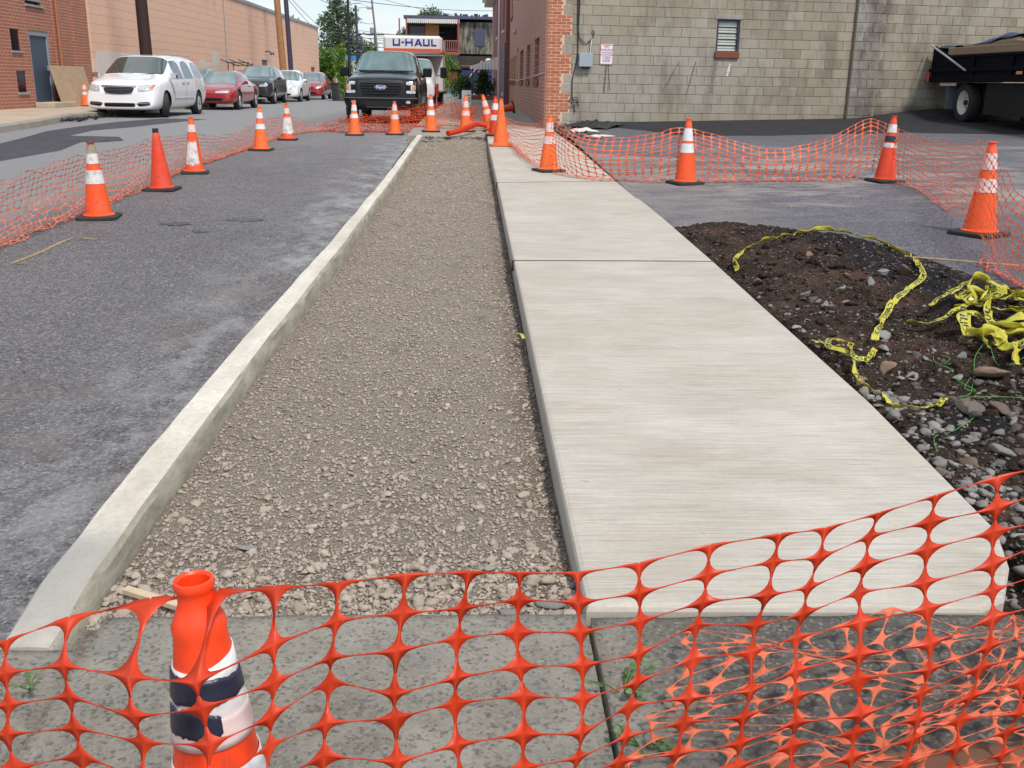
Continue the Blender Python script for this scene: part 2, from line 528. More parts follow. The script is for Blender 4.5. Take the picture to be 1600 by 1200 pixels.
def stone_mat(name, cols, rough=0.85, scale=40):
    M = Mat(name)
    g = M.n('ShaderNodeNewGeometry'); oi = M.n('ShaderNodeObjectInfo')
    r = M.math('FRACT', M.math('ADD', g.outputs['Random Per Island'], oi.outputs['Random']))
    st = [(i / (len(cols) - 1) if len(cols) > 1 else 0, c) for i, c in enumerate(cols)]
    c = M.ramp(r, st)
    c = M.mix(M.ramp(M.noise(M.pos(), scale * 2, 5, 0.7), [(0.35, 0.0), (0.75, 0.4)]), c, tuple(v * 0.5 for v in cols[0]))
    M.color(c); M.rough(rough)
    M.bump(M.noise(M.pos(), scale * 3, 5, 0.7), 0.5, 0.004)
    return M.m

gravel_cols = [(0.30, 0.25, 0.215), (0.36, 0.31, 0.27), (0.27, 0.23, 0.20), (0.40, 0.355, 0.32), (0.33, 0.28, 0.24), (0.24, 0.21, 0.195), (0.37, 0.32, 0.28)]
gravel_cols = [(r * 1.17, g * 1.12, b * 1.04) for r, g, b in gravel_cols]
m_gravel = stone_mat('gravel_stone', gravel_cols)
rock_cols = [(0.06, 0.05, 0.042), (0.17, 0.165, 0.16), (0.12, 0.08, 0.06), (0.24, 0.215, 0.19), (0.08, 0.055, 0.04), (0.13, 0.13, 0.13), (0.045, 0.038, 0.034), (0.15, 0.10, 0.075)]
m_rock = stone_mat('rubble_stone', rock_cols)
m_rock_grey = stone_mat('grey_rubble_stone', [(0.15, 0.145, 0.135), (0.26, 0.25, 0.24), (0.19, 0.18, 0.165), (0.32, 0.31, 0.29)])
m_rock_brown = stone_mat('brown_rubble_stone', [(0.20, 0.12, 0.08), (0.14, 0.095, 0.07), (0.26, 0.17, 0.115)])

def gravel_bed_mat():
    M = Mat('gravel_bed'); p = M.pos(); x, y, z = M.sep(p)
    v = M.n('ShaderNodeTexVoronoi'); M.l(p, v.inputs['Vector']); v.inputs['Scale'].default_value = 62
    rc = M.sep(v.outputs['Color'])[0]
    c = M.ramp(rc, [(i / 6, tuple(q * 1.0 for q in k)) for i, k in enumerate(gravel_cols)])
    d = M.ramp(v.outputs['Distance'], [(0.3, 0), (0.8, 1)])
    c = M.mix(M.math('MULTIPLY', d, 0.5), c, (0.17, 0.135, 0.105))
    big = M.ramp(M.noise(p, 1.8, 6, 0.65), [(0.35, 0), (0.7, 1)])
    c = M.mix(M.math('MULTIPLY', big, 0.45), c, (0.40, 0.34, 0.285))
    dk2 = M.ramp(M.noise(M.map(p, (1, 0.6, 1), loc=(8, 3, 0)), 5.0, 10, 0.75), [(0.52, 0), (0.66, 1)])
    c = M.mix(M.math('MULTIPLY', dk2, 0.55), c, (0.15, 0.115, 0.09))
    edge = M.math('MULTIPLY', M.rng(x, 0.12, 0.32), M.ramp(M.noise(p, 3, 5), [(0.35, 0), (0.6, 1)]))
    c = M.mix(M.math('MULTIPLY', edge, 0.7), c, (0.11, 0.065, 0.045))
    M.color(c); M.rough(0.9)
    M.bump(M.math('SUBTRACT', M.noise(p, 90, 7, 0.8), v.outputs['Distance']), 1.0, 0.022)
    return M.m
m_bed = gravel_bed_mat()

def dirt_mat():
    M = Mat('turned_dirt'); p = M.pos()
    c = M.mix(M.ramp(M.noise(p, 3.2, 8, 0.7), [(0.32, 0), (0.68, 1)]), (0.014, 0.010, 0.008), (0.062, 0.040, 0.029))
    rd = M.ramp(M.noise(M.map(p, loc=(3, 3, 3)), 2.0, 6, 0.6), [(0.5, 0), (0.68, 1)])
    c = M.mix(M.math('MULTIPLY', rd, 0.5), c, (0.15, 0.08, 0.055))
    v = M.n('ShaderNodeTexVoronoi'); M.l(p, v.inputs['Vector']); v.inputs['Scale'].default_value = 70
    rc = M.sep(v.outputs['Color'])[0]
    peb = M.math('MULTIPLY', M.ramp(v.outputs['Distance'], [(0.3, 1), (0.55, 0)]), M.ramp(rc, [(0.55, 0), (0.7, 1)]))
    c = M.mix(M.math('MULTIPLY', peb, 0.4), c, (0.20, 0.155, 0.13))
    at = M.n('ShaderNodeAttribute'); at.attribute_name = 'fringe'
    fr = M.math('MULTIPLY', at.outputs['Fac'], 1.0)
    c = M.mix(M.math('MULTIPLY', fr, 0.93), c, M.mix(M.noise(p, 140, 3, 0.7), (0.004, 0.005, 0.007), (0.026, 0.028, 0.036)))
    M.color(c); M.rough(0.95); M.b.inputs['Specular IOR Level'].default_value = .15
    M.bump(M.math('ADD', M.noise(p, 60, 8, 0.75), M.math('MULTIPLY', v.outputs['Distance'], -0.5)), 1.0, 0.02)
    return M.m
m_dirt = dirt_mat()

# ------------------------------------------------------------------ ground sheets
base_terrain = plain('far_ground', (0.12, 0.115, 0.10), 0.9)
V, F = grid(np.array([-400, -200, -60, -30, -13.2]), np.concatenate([[-60, -20, 0, 10], np.linspace(20, 28, 5), [60, 120, 700]]), lambda X, Y: G(np.maximum(Y, -10)) - 0.05)
tag(link('ground', np_mesh('ground', V, F), mats=base_terrain), kind='structure')
V, F = grid(np.array([-13.2, 16, 40, 100, 400.]), np.concatenate([np.linspace(-60, 20, 30), np.linspace(21, 28, 8), [60, 120, 700]]), lambda X, Y: G(np.maximum(Y, -10)) - 0.25)
tag(link('ground', np_mesh('ground', V, F), mats=base_terrain), kind='structure')

ys = np.concatenate([np.arange(-8, 30, 0.5), np.arange(30, 261, 10)])
V, F = grid(np.linspace(-10.0, -1.2, 12), ys, lambda X, Y: G(np.maximum(Y, -10)) + 0.0)
tag(link('road', np_mesh('road', V, F), mats=m_road), kind='structure')
# a side street closing the far end, level with the road
V, F = grid(np.array([-60, -30, -13.3, -10.0, -1.2, 1.6, 30, 60.]), np.array([84.5, 90, 97.5]), lambda X, Y: G(Y) + 0.004)
tag(link('cross_street', np_mesh('cross_street', V, F), mats=m_road), kind='structure')

# parking lot
xs = np.concatenate([np.arange(1.86, 6, 0.12), np.arange(6, 40, 0.7)])
ysl = np.concatenate([np.arange(-6, 2, 0.8), np.arange(2, 24.6, 0.2)])
def lotz(X, Y):
    d = in_dirt(X, Y)
    return G(Y) + lotdz(X, Y) - 0.22 * sm(0.12, 0.4, d)
V, F = grid(xs, ysl, lotz)
tag(link('parking_lot', np_mesh('parking_lot', V, F, smooth=True), mats=m_lot), kind='structure')

# fresh black asphalt tongue along the block wall
def black_edge(x):
    return np.interp(x, [2.2, 2.7, 3.5, 4.0, 5.7, 8.4, 11.8, 20, 40], [22.9, 22.3, 21.0, 19.6, 19.3, 19.7, 18.8, 17, 15])
xb = np.arange(2.3, 30, 0.15)
T = np.linspace(0, 1, 22)
Xb = np.repeat(xb[:, None], len(T), 1)
y0 = black_edge(xb) + 0.25 * (fbm(xb, xb * 0 + 3.3, 1.3, 4) - 0.5)
y1 = 22.86 + (xb - 2.02) * math.tan(R(7.1))
Yb = y0[:, None] + (np.maximum(y1 - y0, 0.02))[:, None] * T[None, :]
Zb = G(Yb) + lotdz(Xb, Yb) + 0.004 + 0.03 * sm(0, 0.35, T)[None, :]
Vb = np.stack([Xb, Yb, Zb], -1).reshape(-1, 3)
i, j = np.meshgrid(np.arange(len(xb) - 1), np.arange(len(T) - 1), indexing='ij'); a = (i * len(T) + j).ravel()
tag(link('fresh_asphalt', np_mesh('fresh_asphalt', Vb, np.stack([a, a + len(T), a + len(T) + 1, a + 1], -1), smooth=True), mats=m_black), kind='structure')

# darker asphalt patch across the far lane
def sheet_poly(name, pts, mat, dz=0.004, kind='structure', zf=None):
    bm = bmesh.new()
    vs = [bm.verts.new((x, y, 0)) for x, y in pts]
    f = bm.faces.new(vs)
    bmesh.ops.triangulate(bm, faces=[f])
    for cut in np.arange(8, 30, 1.0):
        g = bm.verts[:] + bm.edges[:] + bm.faces[:]
        bmesh.ops.bisect_plane(bm, geom=g, plane_co=(0, cut, 0), plane_no=(0, 1, 0))
    for v in bm.verts:
        v.co.z = (float(G(v.co.y)) if zf is None else zf(v.co.x, v.co.y)) + dz
    bmesh.ops.recalc_face_normals(bm, faces=bm.faces)
    for f in bm.faces:
        if f.normal.z < 0: f.normal_flip()
    me = bpy.data.meshes.new(name); bm.to_mesh(me); bm.free()
    return tag(link(name, me, mats=mat), kind=kind)
sheet_poly('asphalt_patch', [(-7.2, 14.6), (-6.9, 17.4), (-7.2, 19.2), (-7.9, 20.2), (-8.0, 22.0), (-7.6, 23.2), (-7.3, 25.3), (-7.0, 27.6), (-8.2, 27.6), (-8.6, 25.4), (-8.75, 23.2), (-8.8, 21.6), (-8.5, 19.6), (-8.35, 18.0), (-8.4, 15.0)], m_patch)
sheet_poly('asphalt_patch', [(-6.9, 19.0), (-6.55, 19.5), (-6.9, 20.3), (-7.95, 20.4), (-7.6, 19.3)], m_patch, 0.008)
m_yellow_paint = Mat('worn_yellow_paint')
_p = m_yellow_paint.pos()
m_yellow_paint.color(m_yellow_paint.mix(m_yellow_paint.ramp(m_yellow_paint.noise(_p, 38, 5, 0.7), [(0.40, 0), (0.62, 1)]), (0.15, 0.145, 0.15), (0.42, 0.27, 0.07)))
m_yellow_paint.rough(0.8)
def stroke(pts, w):
    out = []; P = [Vector((x, y, 0)) for x, y in pts]
    L, Rr = [], []
    for i, p in enumerate(P):
        d = (P[min(i + 1, len(P) - 1)] - P[max(i - 1, 0)]).normalized(); n = Vector((-d.y, d.x, 0)) * w / 2
        L.append((p + n).to_2d()); Rr.append((p - n).to_2d())
    return [tuple(q) for q in L + Rr[::-1]]
sheet_poly('paint_mark', stroke([(-3.50, 7.95), (-3.63, 7.93), (-3.60, 8.4), (-3.61, 8.9), (-3.59, 9.15), (-3.36, 9.03)], 0.045), m_yellow_paint.m)
sheet_poly('paint_mark', stroke([(-3.55, 17.9), (-3.25, 18.6), (-3.0, 18.9)], 0.05), m_yellow_paint.m)

# small broken spots in the asphalt
m_chip = asphalt('broken_asphalt', (0.05, 0.048, 0.05), (0.09, 0.086, 0.088))
for (cx, cy, rx, ry, s_) in [(-2.90, 9.95, .19, .13, 1), (-2.30, 10.25, .20, .17, 2), (-2.55, 9.5, .09, .07, 3)]:
    r_ = np.random.default_rng(s_)
    sheet_poly('asphalt_chip', [(cx + math.cos(t) * rx * r_.uniform(.35, 1.1), cy + math.sin(t) * ry * r_.uniform(.35, 1.1)) for t in np.linspace(0, 2 * math.pi, 22)[:-1]], m_chip)

# far pavements
def block(name, x0, x1, y0, y1, dz, mat, thick=0.35, kind='structure', n=14, xs0=None):
    """a paved block following the slope, top at G(y)+dz"""
    Ys = np.linspace(y0, y1, n)
    vs, fs = [], []
    for k, y in enumerate(Ys):
        g = float(G(y)) + dz
        a = x0 if xs0 is None else float(xs0(y))
        vs += [(a, y, g - thick), (a, y, g), (x1, y, g), (x1, y, g - thick)]
    for k in range(n - 1):
        b = 4 * k
        for i in range(4):
            j = (i + 1) % 4
            fs.append((b + i, b + j, b + 4 + j, b + 4 + i))
    fs += [(0, 3, 2, 1), (4 * n - 4, 4 * n - 3, 4 * n - 2, 4 * n - 1)]
    mb = MB(); mb.add(vs, fs)
    return tag(mb.build(name, mat), kind=kind)

m_leftwalk = concrete('far_pavement_concrete', (0.42, 0.335, 0.25), (0.52, 0.44, 0.35), stain=(0.3, 0.235, 0.18))
def leftkerb(y): return -9.45 - 0.5 * float(sm(22, 27, y))
Ys = np.linspace(-8, 84, 120)
vs = []; fs = []
for y in Ys:
    g = float(G(max(y, -10)))
    k = leftkerb(y)
    vs += [(-13.2, y, g + .15), (k - .16, y, g + .15)]
for k in range(len(Ys) - 1): fs.append((2 * k, 2 * k + 1, 2 * k + 3, 2 * k + 2))
mb = MB(); mb.add(vs, fs); tag(mb.build('pavement', m_leftwalk), kind='structure')
vs = []; fs = []
r_ = np.random.default_rng(3)
for y in Ys:
    g = float(G(max(y, -10))); k = leftkerb(y); j = r_.uniform(-.02, .02)
    vs += [(k - .16, y, g - .1), (k - .16, y, g + .152), (k - .02 + j, y, g + .15 - abs(j)), (k + j, y, g + .12), (k + .02 + j, y, g - .1)]
for k in range(len(Ys) - 1):
    b = 5 * k
    for i in range(4): fs.append((b + i, b + i + 1, b + 6 + i, b + 5 + i))
mb = MB(); mb.add(vs, fs); tag(mb.build('kerb', m_oldwalk), kind='structure')
# black crumbled strip where the far kerb is broken, by the minivan
# ------------------------------------------------------------------ kerb beside the gravel
def kerb():
    Ys = np.arange(2.385, 20.3, 0.06)
    prof_n = 9
    vs = []
    r_ = np.random.default_rng(11)
    n1 = fbm(Ys, Ys * 0 + 1.7, 1.2, 5); n2 = fbm(Ys, Ys * 0 + 5.2, 6, 6); n3 = fbm(Ys, Ys * 0 + 9.2, 3, 8)
    for k, y in enumerate(Ys):
        g = float(G(y))
        end = float(sm(2.75, 2.40, y))
        drop = 0.035 * end
        wl = 0.0 * end
        bend = float(np.interp(y, [0, 5, 8, 13, 20.5], [0, .01, .09, .16, .205])) + 0.02 * (n1[k] - .5)
        l = -1.275 + bend - wl + 0.012 * (n3[k] - .5); r = -1.115 + bend * 0.8 + 0.010 * (n2[k] - .5)
        t = g + 0.13 - drop
        vs += [(l - 0.01, y, g - .06), (l, y, t - .012), (l + .012, y, t), (l + .06, y, t + .003), (r - .05, y, t + .003), (r - .014 - .008 * n2[k], y, t - .001), (r - .002, y, t - .014 - .012 * n2[k]), (r + .004, y, t - .09), (r + .006, y, g - .25)]
    fs = []
    for k in range(len(Ys) - 1):
        for i in range(prof_n - 1):
            b = k * prof_n + i
            fs.append((b, b + 1, b + 1 + prof_n, b + prof_n))
    fs.append(tuple(range(prof_n)))
    mb = MB(); mb.add(vs, fs)
    o = mb.build('kerb', m_kerb, auto=True)
    return tag(o, kind='structure')
kerb()
block('kerb', -1.27, -1.02, 20.32, 84, 0.11, m_oldwalk, n=40)
block('old_pavement', -1.015, 1.66, 22.72, 84, 0.13, m_oldwalk, n=40)
block('old_pavement', -1.015, 0.31, 20.2, 22.70, 0.10, m_oldwalk, n=6)

# near old concrete pads, cut by joints, heaved a little
def pad(x0, x1, y0, y1, dz, seed, skew=0.0):
    nx = max(3, int((x1 - x0) / .05)); ny = max(3, int((y1 - y0) / .05))
    xs_ = np.linspace(x0, x1, nx); ys_ = np.linspace(y0, y1, ny)
    def zf(X, Y):
        z = G(Y) + dz + 0.012 * (fbm(X, Y, 2, seed) - .5) + 0.006 * (fbm(X, Y, 14, seed + 1) - .5)
        ed = np.minimum(np.minimum(X - x0, x1 - X), np.minimum(Y - y0, y1 - Y))
        return z - 0.008 * (1 - sm(0, 0.03, ed)) * (0.5 + fbm(X, Y, 9, seed + 2))
    V, F = grid(xs_, ys_, zf)
    V[:, 1] += skew * (V[:, 0] - x0) + 0.008 * (fbm(V[:, 0], V[:, 1], 8, seed + 3) - .5)
    # skirt
    ring = [i * ny for i in range(nx)] + [(nx - 1) * ny + j for j in range(1, ny)] + [i * ny + ny - 1 for i in range(nx - 2, -1, -1)] + [j for j in range(ny - 2, 0, -1)]
    n0 = len(V); S = V[ring].copy(); S[:, 2] -= 0.15
    V = np.vstack([V, S]); m = len(ring)
    SF = np.array([(ring[k], n0 + k, n0 + (k + 1) % m, ring[(k + 1) % m]) for k in range(m)])
    return tag(link('old_concrete_pad', np_mesh('pad', V, np.vstack([F, SF]), smooth=True), mats=m_pad), kind='structure')
pad(-1.02, 0.33, -0.6, 2.52, 0.112, 21)
pad(0.345, 1.60, -0.6, 2.495, 0.118, 31)
pad(-2.9, -1.035, -0.6, 2.39, 0.095, 41)
pad(1.615, 2.6, -0.6, 1.95, 0.03, 51)

# ------------------------------------------------------------------ new sidewalk: four broom-finished slabs
sidewalk = empty('sidewalk'); tag(sidewalk, kind='structure')
def slab(poly, seed):
    """poly ccw in x,y; tooled edge"""
    bm = bmesh.new()
    def ring(inset, dz):
        c = Vector((sum(p[0] for p in poly) / len(poly), sum(p[1] for p in poly) / len(poly)))
        out = []
        n = len(poly)
        for i in range(n):
            a, b, d = Vector(poly[i - 1]), Vector(poly[i]), Vector(poly[(i + 1) % n])
            e1 = (b - a).normalized(); e2 = (d - b).normalized()
            n1 = Vector((-e1.y, e1.x)); n2 = Vector((-e2.y, e2.x))
            m = (n1 + n2).normalized(); m = m / max(0.3, m.dot(n1))
            q = b + m * inset
            out.append(bm.verts.new((q.x, q.y, dz)))
        return out
    rs = [ring(0, -0.14), ring(0, -0.016), ring(0.006, -0.005), ring(0.02, 0.0)]
    for a, b in zip(rs, rs[1:]):
        for i in range(len(a)):
            j = (i + 1) % len(a)
            bm.faces.new((a[i], a[j], b[j], b[i]))
    bm.faces.new(rs[-1])
    bmesh.ops.recalc_face_normals(bm, faces=bm.faces)
    for cut in np.arange(2.6, 23, 0.5):
        bmesh.ops.bisect_plane(bm, geom=bm.verts[:] + bm.edges[:] + bm.faces[:], plane_co=(0, cut, 0), plane_no=(0, 1, 0))
    for v in bm.verts: v.co.z += float(G(v.co.y)) + 0.13
    for f in bm.faces: f.material_index = 0 if f.normal.z > .5 else 1
    me = bpy.data.meshes.new('slab'); bm.to_mesh(me); bm.free()
    return link('slab', me, sidewalk, [m_walk, m_walk_edge])
XL, XR = 0.335, 1.88
slab([(XL, 2.52), (1.48, 2.50), (1.58, 2.56), (1.70, 2.76), (1.785, 3.0), (1.855, 4.3), (1.875, 6), (1.90, 7.64), (XL - .004, 7.60)], 1)
slab([(XL - .004, 7.64), (1.90, 7.68), (1.91, 9.6), (1.895, 12.92), (0.325, 12.58)], 2)
slab([(0.325, 12.65), (1.895, 12.99), (1.87, 17.5), (0.31, 17.5)], 3)
slab([(0.31, 17.56), (1.87, 17.56), (1.76, 22.69), (0.315, 22.69)], 4)

m_joint_shade = plain('joint_shade_strip', (0.045, 0.040, 0.034), 0.95, var=.3, bump=.003)  # dark strips added in the open slab gaps to stand for their shade
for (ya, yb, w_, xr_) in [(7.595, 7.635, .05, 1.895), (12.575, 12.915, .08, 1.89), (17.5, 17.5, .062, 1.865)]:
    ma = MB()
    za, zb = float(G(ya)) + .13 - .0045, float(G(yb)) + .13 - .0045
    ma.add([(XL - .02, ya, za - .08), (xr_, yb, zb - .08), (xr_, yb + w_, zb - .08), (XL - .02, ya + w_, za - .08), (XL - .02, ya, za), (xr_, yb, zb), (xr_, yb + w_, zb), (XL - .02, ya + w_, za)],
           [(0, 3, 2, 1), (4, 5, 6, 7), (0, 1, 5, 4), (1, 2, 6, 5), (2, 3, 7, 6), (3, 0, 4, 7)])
    ma.build('joint_shade_strip', m_joint_shade, sidewalk)
# ------------------------------------------------------------------ stones
def ico(sub):
    bm = bmesh.new(); bmesh.ops.create_icosphere(bm, subdivisions=sub, radius=1)
    V = np.array([v.co for v in bm.verts]); F = np.array([[v.index for v in f.verts] for f in bm.faces]); bm.free()
    return V, F
ICO1, ICO2, ICO3 = ico(1), ico(2), ico(3)
def rand_rot(n, r):
    q = r.normal(size=(n, 4)); q /= np.linalg.norm(q, axis=1)[:, None]
    w, x, y, z = q.T
    return np.stack([np.stack([1 - 2 * (y * y + z * z), 2 * (x * y - z * w), 2 * (x * z + y * w)], -1),
                     np.stack([2 * (x * y + z * w), 1 - 2 * (x * x + z * z), 2 * (y * z - x * w)], -1),
                     np.stack([2 * (x * z - y * w), 2 * (y * z + x * w), 1 - 2 * (x * x + y * y)], -1)], 1)
def stones(P, S, base, r, rough=0.25, flat=0.35, cuts=12):
    """angular stones: an icosphere cut by random planes"""
    Vb, Fb = base; n = len(P)
    W = np.repeat(Vb[None], n, 0).copy()
    for _ in range(cuts):
        d = r.normal(size=(n, 3)); d /= np.linalg.norm(d, axis=1)[:, None]
        o = r.uniform(0.38, 0.80, n)
        t = np.einsum('nvk,nk->nv', W, d) - o[:, None]
        W -= np.clip(t, 0, None)[:, :, None] * d[:, None, :] * 0.95
    W *= (1 + rough * 0.3 * r.normal(size=(n, len(Vb))))[:, :, None]
    sc3 = np.stack([r.uniform(.75, 1.25, n), r.uniform(.7, 1.1, n), r.uniform(.5, .95, n)], -1)
    W *= sc3[:, None, :]
    W = np.einsum('nij,nvj->nvi', rand_rot(n, r), W)
    W[:, :, 2] *= (1 - flat)
    W = W * S[:, None, None] + P[:, None, :]
    Fa = Fb[None] + (np.arange(n) * len(Vb))[:, None, None]
    return W.reshape(-1, 3), Fa.reshape(-1, 3)

# gravel bed
gravel_bed = None
def gbz(X, Y):
    edge = sm(0.34, 0.1, X)
    d = gravel_dz(X, Y)
    z = G(Y) + d + 0.045 * (fbm(X, Y, 1.1, 61, 3) - .5) + 0.018 * (fbm(X, Y, 9, 62) - .5) + 0.012 * (fbm(X, Y, 30, 63) - .5)
    z -= 0.025 * sm(0.12, 0.36, X) * (0.4 + fbm(X, Y, 1.5, 64)) * sm(2.6, 3.4, Y)
    return z
yy = [2.4]
while yy[-1] < 20.3: yy.append(yy[-1] + 0.012 + 0.004 * max(0, yy[-1] - 3))
V, F = grid(np.linspace(-1.16, 0.37, 110), np.array(yy), gbz)
gravel_bed = tag(link('gravel_bed', np_mesh('gravel_bed', V, F, smooth=True), mats=m_bed), kind='structure')
r_ = np.random.default_rng(5)
# joined carpet of stones, dense near the camera
def scatter(n, ylo, yhi, smin, smax, power, base, seed, cond=None):
    r = np.random.default_rng(seed)
    X = r.uniform(-1.10, 0.325, n); Y = ylo + (yhi - ylo) * r.random(n) ** power
    s = (smin + (smax - smin) * r.random(n) ** 3) * (1 + .045 * np.clip(Y - 3, 0, 17))
    if cond is not None:
        k = cond(X, Y, r); X, Y, s = X[k], Y[k], s[k]
    Z = gbz(X, Y) + s * 0.28
    V, F = stones(np.stack([X, Y, Z], -1), s, base, r)
    return V, F
parts = [scatter(44000, 2.57, 20.1, .0055, .015, 1.9, ICO1, 71),
         scatter(500, 2.57, 3.9, .012, .024, 1.4, ICO2, 74),
         scatter(260, 2.58, 2.95, .015, .033, 1.0, ICO2, 75),
         scatter(9000, 2.57, 5.6, .003, .007, 1.3, ICO1, 76)]
Vs, Fs, b = [], [], 0
for V, F in parts: Vs.append(V); Fs.append(F + b); b += len(V)
o = link('loose_gravel', np_mesh('loose_gravel', np.vstack(Vs), np.vstack(Fs)), gravel_bed, m_gravel); tag(o, kind='stuff')
# the largest stones, one by one
n = 110
X = r_.uniform(-1.08, .31, n); Y = 2.58 + 2.4 * r_.random(n) ** 1.6; s = r_.uniform(.015, .032, n)
near_edge = r_.random(n) < .45
X[near_edge] = r_.uniform(.08, .31, near_edge.sum())
tmpl = []
for k in range(8):
    V, F = stones(np.zeros((1, 3)), np.ones(1), ICO2, r_)
    me = np_mesh('stone', V, F); me.materials.append(m_gravel); tmpl.append(me)
for k in range(n):
    o = bpy.data.objects.new('stone', tmpl[k % 8]); col.objects.link(o); o.parent = gravel_bed
    o.location = (X[k], Y[k], float(gbz(X[k:k + 1], Y[k:k + 1])[0]) + s[k] * .25); o.scale = (s[k],) * 3
    o.rotation_euler = (0, 0, r_.uniform(0, 6.3))
# pale flat fragment by the slab and a greyish lump
for (x, y, s_) in [(.24, 2.66, .052), (.12, 2.62, .03), (-.74, 3.05, .035)]:
    V, F = stones(np.zeros((1, 3)), np.ones(1), ICO2, r_); me = np_mesh('stone', V, F)
    o = link('stone', me, gravel_bed, m_rock_grey, (x, y, float(gbz(np.array([x]), np.array([y]))[0]) + .01)); o.scale = (s_ * 1.3, s_, s_ * .45)
    o['label'] = 'pale grey concrete fragment lying flat on the gravel'

# ------------------------------------------------------------------ dirt mound
def dirt_dz(X, Y):
    d = in_dirt(X, Y)
    base = lotdz(X, Y)
    inside = sm(0.0, 0.5, d)
    hump = 0.055 * np.exp(-(((X - 2.95) / 0.8) ** 2 + ((Y - 7.9) / 1.1) ** 2)) + 0.05 * np.exp(-(((X - 3.1) / .5) ** 2 + ((Y - 6.6) / .8) ** 2))
    hump += 0.08 * np.exp(-(((X - 3.3) / 0.7) ** 2 + ((Y - 4.9) / 0.8) ** 2))
    slab_side = sm(2.35, 1.9, X)
    z = base + inside * (hump + 0.02) - 0.055 * slab_side - 0.06 * sm(5.2, 3.2, Y) * sm(2.9, 2.2, X)
    z += inside * (0.09 * (fbm(X, Y, 1.6, 81) - .5) + 0.085 * (fbm(X, Y, 5, 82) - .5) + 0.05 * (np.abs(fbm(X, Y, 13, 85, 3) - .5)) + 0.04 * (fbm(X, Y, 24, 83) - .5))
    z -= 0.05 * sm(0.05, -0.12, d)
    z -= 0.14 * sm(1.93, 1.86, X) * sm(2.7, 3.1, Y)
    z -= 0.05 * sm(1.95, 1.75, X) * sm(3.1, 2.7, Y)
    return z
xs = np.arange(1.54, 6.2, 0.022); ysd = np.concatenate([np.arange(1.2, 6, 0.022), np.arange(6, 9.9, 0.03)])
V, F = grid(xs, ysd, lambda X, Y: G(Y) + dirt_dz(X, Y))
dd = in_dirt(V[:, 0], V[:, 1])
keep = (dd[F] > -0.12).any(1) & ((V[F[:, 0], 0] > 1.84) | (V[F[:, 0], 1] < 3.3))
F = F[keep]
me = np_mesh('dirt_mound', V, F, smooth=True)
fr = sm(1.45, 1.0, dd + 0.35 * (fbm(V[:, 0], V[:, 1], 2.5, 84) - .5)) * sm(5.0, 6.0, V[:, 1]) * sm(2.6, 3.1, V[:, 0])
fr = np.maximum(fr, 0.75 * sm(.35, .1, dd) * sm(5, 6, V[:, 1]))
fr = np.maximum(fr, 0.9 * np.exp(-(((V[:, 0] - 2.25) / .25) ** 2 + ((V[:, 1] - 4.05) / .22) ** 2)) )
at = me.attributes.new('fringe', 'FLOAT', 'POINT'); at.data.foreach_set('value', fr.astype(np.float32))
dirt = tag(link('dirt_mound', me, mats=m_dirt), kind='structure')
# near strip of bare ground right of the pads
def dgz(x, y): return float(G(y)) + float(dirt_dz(np.array([x]), np.array([y]))[0])
def scat_dirt(n, x0, x1, y0, y1, smin, smax, base, seed, pw=3, cond=None):
    r = np.random.default_rng(seed)
    X = r.uniform(x0, x1, n); Y = r.uniform(y0, y1, n); k = in_dirt(X, Y) > 0.06
    if cond is not None: k &= cond(X, Y)
    X, Y = X[k], Y[k]; s = smin + (smax - smin) * r.random(len(X)) ** pw
    Z = G(Y) + dirt_dz(X, Y) + s * .12
    return stones(np.stack([X, Y, Z], -1), s, base, r)
def joined(name, parts, mat, parent, kind='stuff'):
    Vs, Fs, b = [], [], 0
    for V, F in parts: Vs.append(V); Fs.append(F + b); b += len(V)
    return tag(link(name, np_mesh(name, np.vstack(Vs), np.vstack(Fs)), parent, mat), kind=kind)
joined('loose_rubble', [scat_dirt(9000, 1.9, 4.3, 2.6, 9.5, .004, .016, ICO1, 91),
                        scat_dirt(1500, 1.9, 3.8, 3.6, 9.3, .009, .03, ICO1, 92, 4),
                        scat_dirt(3000, 1.9, 2.9, 2.3, 4.4, .006, .022, ICO1, 93),
                        scat_dirt(380, 1.9, 3.0, 2.3, 4.6, .014, .045, ICO2, 94, 2)], m_rock, dirt)
joined('clods', [scat_dirt(7000, 1.9, 4.3, 2.6, 9.5, .006, .022, ICO1, 95, 2), scat_dirt(260, 1.95, 3.7, 3.2, 9.0, .03, .075, ICO2, 98, 2)], m_dirt, dirt)
joined('pale_rubble', [scat_dirt(420, 1.84, 2.08, 2.3, 4.6, .01, .045, ICO2, 96, 2), scat_dirt(240, 1.60, 2.2, 1.9, 2.9, .008, .04, ICO2, 99, 2), scat_dirt(120, 1.95, 2.5, 4.6, 6.2, .008, .024, ICO2, 97, 2)], m_rock_grey, dirt)
rt = {}
for nm, m in (('g', m_rock_grey), ('b', m_rock_brown), ('m', m_rock)):
    rt[nm] = []
    for k in range(4):
        V, F = stones(np.zeros((1, 3)), np.ones(1), ICO3, r_, rough=0.14, cuts=16); me = np_mesh('stone', V, F); me.materials.append(m); rt[nm].append(me)
